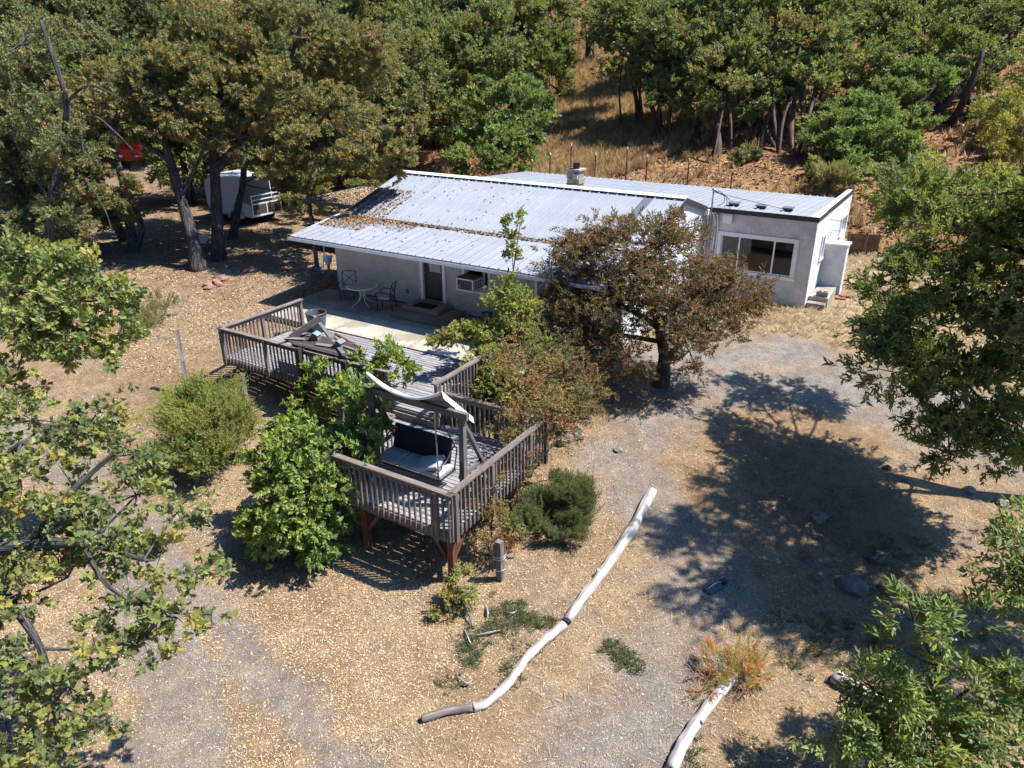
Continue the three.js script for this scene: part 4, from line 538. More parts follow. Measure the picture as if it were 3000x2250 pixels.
// lone posts
function postAt(label, a, b, w, m) { const o = thing('fence_post', label, 'post', a); const { g, c } = barGeo([a[0], a[1] - 0.15, a[2]], b, w, w); part(o, 'shaft', g, m, W(o, c)); return o; }
postAt('tall leaning grey post rising from the rounded shrub', G3(PT.postA[0], PT.postA[2]), PT.postAtop, 0.11, M.grey[0]);
postAt('shorter grey post at the right edge of the rounded shrub', G3(PT.postB[0], PT.postB[2]), [-0.85, 0.0, 7.58], 0.11, M.grey[2]);
{
  const [x, y, z] = G3(PT.sign[0], PT.sign[2]); const o = postAt('short square post wrapped in wire near the deck corner', [x, y, z], [x - 0.02, y + 0.95, z], 0.13, M.grey[0]);
  partW(o, 'side_board', box(0.05, 0.55, 0.1), M.grey[2], [x - 0.11, y + 0.55, z + 0.03]);
  for (const k of [0.32, 0.6, 0.66]) partW(o, 'wire_loop', new THREE.TorusGeometry(0.15, 0.006, 5, 20).rotateX(Math.PI / 2 + k * 0.3), M.steel, [x - 0.03, y + k, z]);
}
PT.tposts.forEach((p, i) => { const g = ground(p[0], p[2]); const o = thing('fence_stake', 'thin dark steel fence stake on the slope behind the house', 'fence stake', [p[0], g, p[2]], 'steel stakes of the wire fence'); part(o, 'stake', merge([at(box(0.06, p[1] - g + 0.1, 0.015), 0, (p[1] - g) / 2, 0), at(box(0.015, p[1] - g + 0.1, 0.05), 0, (p[1] - g) / 2, 0.03)]), M.iron); part(o, 'white_tip', box(0.07, 0.12, 0.06), M.whiteMetal, [0, p[1] - g, 0.01]); });
{ // fence wires and a black panel
  const tp = PT.tposts, o = thing('wire_fence', 'strands of fence wire strung between the steel stakes', 'wire fence', G3(tp[0][0], tp[0][2]));
  for (const k of [0.3, 0.6, 0.85]) part(o, 'wire', tube(tp.map((p) => { const g = ground(p[0], p[2]); return [...W(o, [p[0], g + (p[1] - g) * k, p[2] + 0.03]), 0.008]; }), 4, 1), M.steel);
  const q = thing('iron_railing', 'short black metal railing panel behind the flat roof', 'railing', G3(0.5, -17.6)); for (let i = 0; i < 8; i++) part(q, 'bar', box(0.03, 1.1, 0.03), M.iron, [-1 + i * 0.28, 0.85, 0]); part(q, 'top_bar', box(2.1, 0.04, 0.04), M.iron, [0, 1.42, 0]); part(q, 'bottom_bar', box(2.1, 0.04, 0.04), M.iron, [0, 0.35, 0]);
}
{ // plank fence right of the addition
  const [a, b] = [[11.75, -15.45], [13.0, -15.95]], o = thing('plank_fence', 'brown wooden plank retaining fence behind the addition', 'fence', G3(12.4, -15.7)), y = ground(12.4, -15.7);
  for (let i = 0; i < 4; i++) bar(o, 'plank', [a[0], y + 0.1 + i * 0.225, a[1]], [b[0], y + 0.1 + i * 0.225, b[1]], 0.045, 0.215, i % 2 ? M.fresh : mat([0.22, 0.115, 0.055], { map: tWood, bumpMap: tWoodB, bumpScale: 0.003 }));
  for (const f of [0.03, 0.58]) { const x = a[0] + (b[0] - a[0]) * f, z = a[1] + (b[1] - a[1]) * f + 0.08; partW(o, 'post', box(0.1, 1.1, 0.1), M.fresh, [x, y + 0.45, z]); }
}
// overhead wires
solo('power_line', 'upper power line running from the roof mast to the right', 'wire', tube([[7.9, 3.7, -7.42, 0.011], ...PT.wA.slice(1).map((p) => [...p, 0.011])], 5, 6), M.black);
solo('power_line', 'lower power line crossing in front of the addition wall', 'wire', tube([[8.0, 2.95, -7.3, 0.009], ...PT.wB.slice(1).map((p) => [...p, 0.009])], 5, 6), M.black);
// carport
{
  const o = thing('carport', 'low flat-roofed carport covered in fallen leaves left of the house', 'carport', G3(-8.2, -7));
  partW(o, 'roof', box(5.6, 0.09, 4.2), M.logDark, [-8.1, 2.12, -7.0]); for (const [x, z, w, d] of [[-8.1, -4.87, 5.68, 0.04], [-8.1, -9.13, 5.68, 0.04], [-10.92, -7, 0.04, 4.22], [-5.28, -7, 0.04, 4.22]]) partW(o, 'fascia', box(w, 0.16, d), M.roofDark, [x, 2.1, z]);
  for (const [x, z] of [[-10.7, -5.1], [-8.1, -5.1], [-5.7, -5.1], [-10.7, -8.9], [-5.7, -8.9]]) { const g = ground(x, z); partW(o, 'post', box(0.13, 2.1 - g, 0.13), M.grey[1], [x, (2.07 + g) / 2, z]); }
  partW(o, 'back_panel', box(2.2, 1.7, 0.05), M.dark, [-7.0, 1.1, -8.9]);
  const p = thing('porch_post', 'dark porch post on a round concrete footing left of the house', 'post', G3(-7.3, -1.9)); part(p, 'shaft', box(0.14, 2.3, 0.14), M.grey[1], [0, 1.15, 0]); part(p, 'footing', new THREE.CylinderGeometry(0.2, 0.24, 0.16, 14), M.stone[1], [0, 0.06, 0]);
}
// horse trailer and parked vehicles among the oaks
{
  const o = thing('horse_trailer', 'white horse trailer with open railed tailgate under the oaks', 'trailer', G3(-16.2, -7.2), null, 0), Wm = mat([0.5, 0.51, 0.52], { roughness: 0.5 });
  const prof = [[0, 0.45], [-3.0, 0.45], [-3.5, 0.9], [-3.5, 1.7], [-3.1, 2.35], [-0.9, 2.45], [-0.7, 2.3], [-0.62, 1.15], [0, 1.1]], sh = new THREE.Shape(prof.map((p) => new THREE.Vector2(...p)));
  for (const z of [-1.02, 1.0]) { const g = new THREE.ExtrudeGeometry(sh, { depth: 0.04, bevelEnabled: false }); part(o, 'side_panel', g, Wm, [0, 0, z]); }
  part(o, 'trailer_roof', box(2.4, 0.04, 2.1), Wm, [-1.95, 2.44, 0]); part(o, 'nose', box(0.05, 1.5, 2.0), Wm, [-3.45, 1.4, 0]); part(o, 'floor', box(3.4, 0.08, 2.0), M.dark, [-1.75, 0.45, 0]);
  part(o, 'tailgate', merge([at(box(0.05, 0.09, 2.0), 0.03, 0.5, 0), at(box(0.05, 0.07, 2.0), 0.03, 1.1, 0), at(box(0.05, 0.06, 2.0), 0.03, 1.32, 0), at(box(0.05, 0.06, 2.0), 0.03, 1.54, 0), at(box(0.048, 1.15, 0.07), 0.03, 1.02, -0.97), at(box(0.048, 1.15, 0.07), 0.03, 1.02, 0.97), at(box(0.048, 0.6, 0.06), 0.03, 0.8, 0)]), Wm);
  for (const z of [-0.5, 0.5]) part(o, 'gate_panel', box(0.02, 0.52, 0.9), M.dark, [0.02, 0.8, z]);
  for (const z of [-1.12, 1.14]) { const w = part(o, 'wheel', new THREE.CylinderGeometry(0.34, 0.34, 0.2, 20).rotateX(Math.PI / 2), M.rubber, [-1.1, 0.34, z]); part(w, 'rim', new THREE.CylinderGeometry(0.18, 0.18, 0.22, 14).rotateX(Math.PI / 2), M.whiteMetal); const f = new THREE.Shape(); f.absarc(0, 0, 0.5, 0, Math.PI); f.absarc(0, 0, 0.42, Math.PI, 0, true); part(o, 'fender', new THREE.ExtrudeGeometry(f, { depth: 0.26, bevelEnabled: false }), Wm, [-1.1, 0.36, z - 0.13]); }
}
function car(name, label, cat, pos, ry, color, prof, roofProf, wheelX, color2) {
  const o = thing(name, label, cat, pos, null, ry), paint = mat(color, { physical: true, roughness: 0.4, clearcoat: 0.6, clearcoatRoughness: 0.1 });
  const ex = (p, w) => { const g = new THREE.ExtrudeGeometry(new THREE.Shape(p.map((q) => new THREE.Vector2(...q))), { depth: w - 0.12, bevelEnabled: true, bevelSize: 0.06, bevelThickness: 0.06, bevelSegments: 2 }); return g.translate(0, 0, -w / 2 + 0.06); };
  part(o, 'body', ex(prof, 1.8), paint); part(o, 'cabin', ex(roofProf, 1.66), color2 ? mat(color2, { roughness: 0.45 }) : paint);
  const gm = mat([0.02, 0.025, 0.03], { roughness: 0.08 });
  const xs = roofProf.map((p) => p[0]), ys = roofProf.map((p) => p[1]), xm = (Math.min(...xs) + Math.max(...xs)) / 2, xl = Math.max(...xs) - Math.min(...xs), ym = (Math.min(...ys) + Math.max(...ys)) / 2, yl = Math.max(...ys) - Math.min(...ys);
  if (!color2) for (const s of [-1, 1]) for (const k of [-0.19, 0.19]) part(o, 'side_window', box(xl * 0.3, yl * 0.55, 0.02), gm, [xm + xl * k, ym, s * 0.84]);
  for (const x of wheelX) for (const s of [-1, 1]) { const w = part(o, 'wheel', new THREE.CylinderGeometry(0.34, 0.34, 0.22, 18).rotateX(Math.PI / 2), M.rubber, [x, 0.34, s * 0.84]); part(w, 'rim', new THREE.CylinderGeometry(0.2, 0.2, 0.23, 12).rotateX(Math.PI / 2), M.steel); }
  for (const s of [-1, 1]) part(o, 'headlight', box(0.05, 0.14, 0.3), M.whiteMetal, [Math.max(...prof.map((p) => p[0])) + 0.05, 0.75, s * 0.6]);
}
const carBody = [[-2.1, 0.35], [2.1, 0.35], [2.15, 0.7], [1.9, 0.9], [-2.1, 0.95]], carTop = [[-1.9, 0.95], [1.0, 0.93], [0.4, 1.45], [-1.4, 1.48]];
car('box_truck', 'red and white box truck half hidden behind the oak trunks', 'truck', G3(-40.5, -16.2), -0.9, [0.5, 0.015, 0.012], [[-2.6, 0.45], [2.4, 0.45], [2.5, 1.2], [1.7, 2.2], [0.6, 2.25], [0.55, 1.0], [-2.6, 0.95]], [[-2.6, 1.0], [0.4, 1.0], [0.4, 2.9], [-2.6, 2.9]], [-1.7, 1.7], [0.7, 0.7, 0.7]);
car('parked_car', 'silver car glimpsed through the branches at far left', 'car', G3(-36.5, -7.5), 0.4, [0.42, 0.45, 0.48], carBody, carTop, [-1.35, 1.35]);
car('parked_car', 'pale blue car glimpsed right of the red truck', 'car', G3(-40, -20.5), -0.3, [0.5, 0.6, 0.68], carBody, carTop, [-1.35, 1.35]);
car('parked_car', 'white car cut off by the left edge', 'car', G3(-43.5, -7.3), 1.1, [0.68, 0.7, 0.75], carBody, carTop, [-1.35, 1.35]);
{
  const t = thing('folding_table', 'dark folding table between the distant oak trunks', 'table', G3(-32.3, -14.6)); part(t, 'table_top', box(1.6, 0.05, 0.75), M.roofDark, [0, 0.74, 0]); for (const x of [-0.7, 0.7]) for (const z of [-0.3, 0.3]) part(t, 'leg', box(0.04, 0.74, 0.04), M.iron, [x, 0.37, z]);
  const c = thing('camp_chair', 'red camp chair beside the folding table', 'chair', G3(-32.6, -17), null, 0.6), rm = mat([0.4, 0.02, 0.04], { roughness: 0.9 }); part(c, 'seat', box(0.55, 0.03, 0.5), rm, [0, 0.42, 0]); part(c, 'backrest', box(0.55, 0.5, 0.03), rm, [0, 0.68, -0.26], [-0.2, 0, 0]); for (const x of [-0.25, 0.25]) for (const z of [-0.22, 0.22]) part(c, 'leg', box(0.03, 0.42, 0.03), M.iron, [x, 0.21, z]);
  const w = thing('wheelbarrow', 'dark wheelbarrow with pale tray between the two big oak trunks', 'wheelbarrow', G3(-14.4, -1.5), null, 0.8); const tr = new THREE.CylinderGeometry(0.5, 0.3, 0.3, 4, 1, true).rotateY(Math.PI / 4).scale(1.3, 1, 0.9); part(w, 'tray', tr, M.whiteMetal, [0, 0.5, 0]); part(w, 'tray_floor', box(0.5, 0.02, 0.36), M.roofDark, [0, 0.36, 0]); part(w, 'wheel', new THREE.TorusGeometry(0.17, 0.05, 8, 18), M.rubber, [0.75, 0.2, 0]); for (const s of [-1, 1]) { part(w, 'handle', tube([[0.75, 0.22, s * 0.08, 0.02], [0, 0.34, s * 0.25, 0.02], [-0.95, 0.55, s * 0.3, 0.02]], 6, 2), M.dark); part(w, 'leg', tube([[-0.35, 0.42, s * 0.27, 0.015], [-0.4, 0, s * 0.27, 0.015]], 6, 1), M.iron); }
}
PT.logpile.forEach((p, i) => solo('branch_pile', ['grey dead branch at the left of the pile by the clearing', 'grey dead branch in the middle of the hillside pile', 'pale dead branch at the right of the hillside pile', 'dead branch behind the hillside pile'][i], 'branch', tube([[0, 0.1, 0, 0.12], [0.8, 0.35, 0.2, 0.1], [1.7, 0.3, 0.1 * i, 0.05]], 7, 3, 0.1, i), M.log, G3(p[0], p[2]), 'dead branches by the clearing', [0, i * 0.7 - 1, 0]));
{ // lawn sprinkler and pale bark strips
  const [x, y, z] = G3(PT.sprinkler[0], PT.sprinkler[2]), s = thing('lawn_sprinkler', 'small dark oscillating lawn sprinkler on the gravel', 'sprinkler', [x, y, z], null, 1.1), dk = mat([0.03, 0.06, 0.08], { roughness: 0.4 });
  for (const k of [-1, 1]) part(s, 'runner', tube([[-0.24, 0.03, k * 0.09, 0.02], [0.24, 0.03, k * 0.09, 0.02]], 6, 1), dk); for (const k of [-1, 1]) part(s, 'cross_bar', box(0.04, 0.03, 0.2), dk, [k * 0.22, 0.035, 0]); part(s, 'spray_tube', tube([[-0.2, 0.07, 0, 0.014], [0, 0.12, 0, 0.014], [0.2, 0.07, 0, 0.014]], 6, 4), M.steel); part(s, 'motor', box(0.1, 0.09, 0.1), M.black, [0.24, 0.06, 0]);
  const lab = ['bent silver pipe lying in the grass by the spindly rose', 'long curled cream bark strip left of the log', 'short grey bark piece near the green patch', 'hooked pale bark strip on the green patch', 'thin cream bark strip in the leaf litter', 'narrow yellowish bark strip below the silver pipe'];
  PT.debris.forEach(([a, b], i) => { const A = G3(a[0], a[2], 0.04), B = G3(b[0], b[2], 0.04), m = [0, 1, 2].map((k) => (A[k] + B[k]) / 2 + (k === 1 ? 0.03 : 0.03 * i)); solo(i ? 'bark_strip' : 'metal_pipe', lab[i], i ? 'bark' : 'pipe', i ? tube([[0, 0, 0, 0.012], [m[0] - A[0], m[1] - A[1], m[2] - A[2], 0.028], [B[0] - A[0], B[1] - A[1], B[2] - A[2], 0.006]], 5, 4) : tube([[0, 0, 0, 0.02], [m[0] - A[0], 0.1, m[2] - A[2], 0.02], [B[0] - A[0], B[1] - A[1], B[2] - A[2], 0.02]], 7, 4), i ? M.log : M.steel, A); });
  solo('white_rag', 'crumpled white rag on the leaf litter beside the deck', 'rag', rockGeo(80, 0.2, 0.05, 0.1), M.cloth, G3(-2.9, 5.4, 0.03)); solo('white_stone', 'white stone seen between the left rail balusters', 'stone', rockGeo(81, 0.16, 0.1, 0.12), M.stone[1], G3(-3.1, 4.2, 0.04));
}

// ---------------------------------------------------------------- vegetation
function leafPolys(kind) { // outlines in the xy plane, base at the origin, tip at y = 1
  if (kind === 'lobed') { const h = [[0, 0], [0.05, 0.1], [0.2, 0.16], [0.13, 0.28], [0.36, 0.38], [0.4, 0.5], [0.2, 0.55], [0.42, 0.7], [0.34, 0.8], [0.16, 0.78], [0.14, 0.94], [0, 1]]; return { h, z: 0.18 }; }
  if (kind === 'lance') return { h: [[0, 0], [0.14, 0.25], [0.17, 0.5], [0.1, 0.78], [0, 1]], z: 0.25 };
  if (kind === 'heart') return { h: [[0, 0], [0.26, 0.12], [0.33, 0.4], [0.16, 0.75], [0, 1]], z: 0.2 };
  if (kind === 'blade') return { h: [[0, 0], [0.06, 0.4], [0, 1]], z: 0.1 };
  return { h: [[0, 0], [0.3, 0.45], [0, 1]], z: 0.22 }; // round
}
function leafTris(kind, M4, pos, r) {
  const { h, z } = leafPolys(kind), v = new THREE.Vector3(), put = (x, y) => { const w = y * y * 0.18; v.set(x, y, Math.abs(x) * z * 2 - w).applyMatrix4(M4); pos.push(v.x, v.y, v.z); };
  for (const s of [-1, 1]) for (let i = 0; i < h.length - 1; i++) { // fan to the midrib
    const [x1, y1] = h[i], [x2, y2] = h[i + 1], m1 = [0, y1], m2 = [0, y2];
    const tri = (a, b, c) => { (s > 0 ? [a, b, c] : [a, c, b]).forEach(([x, y]) => put(x * s, y)); };
    if (x2 > 0) tri(m1, [x2, y2], m2); if (x1 > 0) tri(m1, [x1, y1], [x2, y2]);
  }
}
function sprigGeo(kind, n, leafLen, seed, o = {}) { // a twig along +y of length 1 with n leaves
  const r = rngOf(seed), pos = [], m = new THREE.Matrix4(), q = new THREE.Quaternion(), e = new THREE.Euler();
  for (let i = 0; i < n; i++) {
    const f = (i + 0.5) / n, ang = i * 2.4 + r() * 0.8, tilt = (o.tilt ?? 0.95) + (r() - 0.5) * 0.7, L = leafLen * (0.75 + 0.5 * r());
    e.set(tilt, ang, (r() - 0.5) * 0.5, 'YXZ'); q.setFromEuler(e);
    const tw = new THREE.Quaternion().setFromAxisAngle(new THREE.Vector3(0, 1, 0), (r() - 0.5) * 2.4); q.multiply(tw);
    m.compose(new THREE.Vector3((r() - 0.5) * 0.12, f * (o.len ?? 0.85) - 0.1, (r() - 0.5) * 0.12), q, new THREE.Vector3(L, L, L));
    leafTris(kind, m, pos, r);
  }
  const tw = o.tw ?? 0.008; for (const a of [0, 2.1]) { const c = Math.cos(a) * tw, s = Math.sin(a) * tw; pos.push(-c, -0.15, -s, c, -0.15, s, 0, 0.8, 0); }
  const g = new THREE.BufferGeometry(); g.setAttribute('position', new THREE.Float32BufferAttribute(pos, 3)); g.computeVertexNormals(); return g;
}
const leafM = (o = {}) => mat([1, 1, 1], { physical: true, transmission: 0.5, thickness: 0, roughness: 1, clearcoat: 0.35, clearcoatRoughness: 0.35, side: THREE.DoubleSide, ...o });
const LM = leafM({ clearcoat: 0.2, clearcoatRoughness: 0.45 }), LMglossy = leafM({ clearcoat: 0.4, clearcoatRoughness: 0.4 }), LMmatte = leafM({ clearcoat: 0 });
// style: sprig geometries, sprig size in metres, leaf area of one sprig of size 1, colours (linear)
const ST = {};
function style(name, kind, n, leafLen, size, cols, o = {}) { const gs = [1, 2, 3].map((s) => sprigGeo(kind, n, leafLen, s * 31 + n, o)); const { h } = leafPolys(kind); let a = 0; for (let i = 0; i < h.length - 1; i++) a += (h[i][0] + h[i + 1][0]) * (h[i + 1][1] - h[i][1]); ST[name] = { gs, size, area: n * a * leafLen * leafLen * size * size, cols, m: o.m ?? LM, up: o.up ?? 0.25, cw: o.cw ?? 1 }; }
style('oak', 'round', 15, 0.36, 0.34, [[0.122, 0.122, 0.026], [0.155, 0.135, 0.033], [0.09, 0.105, 0.026], [0.18, 0.135, 0.038], [0.105, 0.125, 0.03]]);
style('oakdark', 'round', 15, 0.36, 0.38, [[0.075, 0.1, 0.026], [0.1, 0.12, 0.028], [0.06, 0.085, 0.025], [0.13, 0.125, 0.035], [0.085, 0.115, 0.032]]);
style('oaksparse', 'round', 12, 0.32, 0.4, [[0.09, 0.115, 0.035], [0.12, 0.125, 0.035], [0.08, 0.1, 0.03], [0.17, 0.13, 0.04]]);
style('madrone', 'round', 14, 0.38, 0.48, [[0.09, 0.125, 0.026], [0.115, 0.15, 0.028], [0.075, 0.105, 0.024], [0.14, 0.16, 0.034], [0.15, 0.115, 0.03]], { m: LMglossy });
style('madronebright', 'round', 14, 0.36, 0.46, [[0.095, 0.15, 0.03], [0.12, 0.175, 0.034], [0.08, 0.13, 0.028], [0.135, 0.17, 0.045]], { m: LMglossy });
style('madroneolive', 'round', 14, 0.37, 0.47, [[0.1, 0.12, 0.027], [0.13, 0.13, 0.03], [0.08, 0.11, 0.027], [0.15, 0.12, 0.035]], { m: LMglossy });
style('yellowgreen', 'lance', 14, 0.4, 0.42, [[0.17, 0.18, 0.03], [0.2, 0.19, 0.03], [0.13, 0.16, 0.03]]);
style('plum', 'lance', 13, 0.36, 0.24, [[0.115, 0.07, 0.022], [0.09, 0.065, 0.02], [0.15, 0.095, 0.025], [0.07, 0.06, 0.02], [0.115, 0.055, 0.024], [0.15, 0.115, 0.025]], { cw: 1.7 });
style('plumgreen', 'lance', 12, 0.34, 0.24, [[0.13, 0.12, 0.03], [0.1, 0.12, 0.03], [0.16, 0.11, 0.04], [0.08, 0.1, 0.03]], { cw: 1.7 });
style('lance', 'lance', 12, 0.42, 0.28, [[0.095, 0.14, 0.028], [0.125, 0.17, 0.032], [0.075, 0.11, 0.026], [0.15, 0.185, 0.036], [0.18, 0.19, 0.036]], { cw: 1.6 });
style('lancenear', 'lance', 11, 0.38, 0.3, [[0.1, 0.16, 0.028], [0.13, 0.185, 0.03], [0.08, 0.13, 0.028], [0.155, 0.19, 0.035]], { m: LMglossy, cw: 1.6 });
style('lobed', 'lobed', 6, 0.5, 0.235, [[0.085, 0.115, 0.022], [0.11, 0.14, 0.024], [0.065, 0.092, 0.022], [0.14, 0.16, 0.028], [0.2, 0.18, 0.03]], { m: LMglossy, cw: 1.5 });
style('lobedbright', 'lobed', 6, 0.5, 0.25, [[0.13, 0.17, 0.026], [0.16, 0.185, 0.03], [0.095, 0.14, 0.026], [0.2, 0.2, 0.035]], { m: LMglossy, cw: 1.5 });
style('heart', 'heart', 11, 0.36, 0.26, [[0.11, 0.175, 0.018], [0.14, 0.205, 0.02], [0.085, 0.145, 0.018], [0.17, 0.22, 0.026]], { cw: 1.5 });
style('lime', 'heart', 12, 0.3, 0.2, [[0.15, 0.19, 0.026], [0.18, 0.2, 0.03], [0.12, 0.165, 0.026], [0.2, 0.17, 0.03]], { cw: 1.5 });
style('fine', 'lance', 18, 0.17, 0.3, [[0.17, 0.22, 0.035], [0.2, 0.225, 0.04], [0.14, 0.2, 0.035], [0.21, 0.19, 0.045], [0.12, 0.2, 0.05]], { up: 0.9, cw: 1.5, tilt: 0.7 });
style('rosemary', 'blade', 40, 0.22, 0.26, [[0.07, 0.1, 0.022], [0.095, 0.125, 0.026], [0.055, 0.085, 0.02], [0.125, 0.14, 0.03]], { tilt: 0.5, up: 1.4, m: LMmatte });
style('rusty', 'heart', 7, 0.24, 0.2, [[0.2, 0.1, 0.03], [0.16, 0.12, 0.03], [0.12, 0.13, 0.03], [0.22, 0.13, 0.04], [0.2, 0.06, 0.03]], { cw: 1.7 });
style('sprout', 'heart', 8, 0.28, 0.2, [[0.15, 0.18, 0.03], [0.13, 0.16, 0.03], [0.2, 0.16, 0.03]]);
style('weed', 'blade', 22, 0.34, 0.22, [[0.3, 0.2, 0.04], [0.24, 0.2, 0.04], [0.34, 0.15, 0.03], [0.18, 0.18, 0.04], [0.35, 0.08, 0.03]], { tilt: 0.6, up: 0.9, m: LMmatte });
style('sage', 'blade', 24, 0.3, 0.36, [[0.2, 0.2, 0.1], [0.17, 0.18, 0.09], [0.23, 0.21, 0.12]], { tilt: 0.4, up: 1.2, m: LMmatte });
const dummy = new THREE.Object3D(), tmpC = new THREE.Color(), UP = new THREE.Vector3(0, 1, 0);
const LK = [1.8, 1.62, 0.85];
function foliage(parent, name, S, list, r) { // one instanced crown (three sprig variants would make three objects, so one variant per plant)
  const im = new THREE.InstancedMesh(S.gs[Math.floor(r() * 3)], S.m, list.length); im.name = name;
  const q = new THREE.Quaternion(), q2 = new THREE.Quaternion(), d = new THREE.Vector3();
  list.forEach((s, i) => {
    d.set(s.d[0] + (r() - 0.5) * 1.3, s.d[1] + S.up + (r() - 0.5) * 1.0, s.d[2] + (r() - 0.5) * 1.3).normalize();
    q.setFromUnitVectors(UP, d); q2.setFromAxisAngle(UP, r() * 6.283); q.multiply(q2);
    const k = S.size * s.k * (0.7 + 0.6 * r()); dummy.position.set(...s.p); dummy.quaternion.copy(q); dummy.scale.set(k, k, k); dummy.updateMatrix(); im.setMatrixAt(i, dummy.matrix);
    const c = S.cols[Math.floor(s.t * S.cols.length * 0.7 + r() * S.cols.length * 0.3)] ?? S.cols[0], v = 0.8 + 0.4 * r(); im.setColorAt(i, tmpC.setRGB(c[0] * v * LK[0], c[1] * v * LK[1], c[2] * v * LK[2]));
  });
  im.userData.kind = 'stuff'; parent.add(im); return im;
}
let sprigs = 0;
function plant(v, tree) {
  const r = rngOf(v.seed * 13 + 5), S = ST[v.s], bark = M[v.bk] ?? M.oak, o = thing(v.n, v.l, v.c, v.b, v.g);
  const stems = v.st.map((st, i) => { const g = st.map((p, k) => (k === 0 && i === 0 ? [p[0], Math.min(p[1], -0.2), p[2], p[3] * 1.35] : p)); return g; });
  if (v.bk === 'madrone' && v.st[0][0][3] > 0.12) [...v.bl].sort((a, b) => b[3] - a[3]).slice(0, 3).forEach((b, i) => { const a = v.seed * 1.7 + i * 2.1, q = 0.4 + 0.35 * i, t0 = v.st[0][0][3] * (0.62 - 0.1 * i), x = Math.cos(a) * q, z = Math.sin(a) * q; stems.push([[x, -0.2, z, t0 * 1.2], [x + (b[0] - x) * 0.3 + (r() - 0.5) * 0.6, b[1] * 0.38, z + (b[2] - z) * 0.25, t0 * 0.9], [x + (b[0] - x) * 0.6 + (r() - 0.5) * 0.8, b[1] * 0.72, z + (b[2] - z) * 0.65, t0 * 0.65], [b[0], b[1], b[2], t0 * 0.3]]); });
  stems.forEach((st, i) => part(o, i ? 'limb' : 'trunk', tube(st, st[0][3] > 0.1 ? 10 : 7, 4, 0.07, v.seed + i), bark));
  const pts = stems.flatMap((st, i) => st.slice(i ? 0 : Math.floor(st.length * 0.4)));
  const list = [], twigs = [];
  for (const [x, y, z, rx, ry, rz] of v.bl) {
    const near = pts.reduce((a, p) => { const d = Math.hypot(p[0] - x, (p[1] - y) * 1.0 + (p[1] > y ? 0.5 : 0), p[2] - z); return d < a.d ? { d, p } : a; }, { d: 1e9, p: pts[0] }).p;
    const R = (rx + ry + rz) / 3, lr = Math.min(near[3] * 0.7, 0.018 + R * 0.03);
    const mid = [(near[0] + x) / 2 + (r() - 0.5) * R * 0.4, (near[1] + y) / 2 - R * 0.12, (near[2] + z) / 2 + (r() - 0.5) * R * 0.4];
    twigs.push(tube([[near[0], near[1], near[2], lr], [...mid, lr * 0.75], [x, y, z, lr * 0.5]], 5, 2, 0, 1, false));
    const area = 4.19 * (rx * ry + ry * rz + rx * rz), N = Math.max(6, Math.round(v.d * 2.3 * area / (S.area * v.k * v.k))), nc = Math.max(6, Math.min(26, Math.round(7 + R * 7))), cl = [];
    for (let c = 0; c < nc; c++) { const u = r() * 2 - 1, a = r() * 6.283, s = Math.sqrt(1 - u * u), f = 0.45 + 0.6 * Math.pow(r(), 0.6); cl.push({ p: [x + Math.cos(a) * s * rx * f, y + u * ry * f, z + Math.sin(a) * s * rz * f], d: [Math.cos(a) * s, u * 0.7, Math.sin(a) * s], w: S.cw * (0.16 + 0.22 * r()), t: r() }); }
    cl.forEach((c, i) => { if (i % 3 < v.tw) twigs.push(tube([[x, y, z, lr * 0.5], [(x + c.p[0]) / 2, (y + c.p[1]) / 2 + R * 0.06 * (r() - 0.5), (z + c.p[2]) / 2, lr * 0.34], [c.p[0] + c.d[0] * R * 0.12, c.p[1], c.p[2] + c.d[2] * R * 0.12, lr * 0.12]], 4, 2, 0, 1, false)); });
    if (v.tw > 2) for (let i = 0; i < v.tw * 5; i++) { const c = cl[Math.floor(r() * cl.length)], e = [(r() - 0.5) * R, (r() - 0.5) * R * 0.9, (r() - 0.5) * R]; twigs.push(tube([[...c.p, lr * 0.2], [c.p[0] + e[0] * 0.6, c.p[1] + e[1] * 0.5, c.p[2] + e[2] * 0.6, lr * 0.14], [c.p[0] + e[0], c.p[1] + e[1] + 0.1 * R, c.p[2] + e[2], lr * 0.06]], 3, 2, 0, 1, false)); }
    for (let i = 0; i < N; i++) { const c = cl[Math.floor(r() * nc)], g = () => (r() + r() + r() - 1.5) * 1.25; list.push({ p: [c.p[0] + g() * rx * c.w, c.p[1] + g() * ry * c.w, c.p[2] + g() * rz * c.w], d: c.d, k: v.k, t: c.t }); }
  }
  part(o, 'branches', merge(twigs), bark); sprigs += list.length;
  foliage(o, v.c === 'tree' ? 'crown' : 'foliage', S, list, r);
  return o;
}
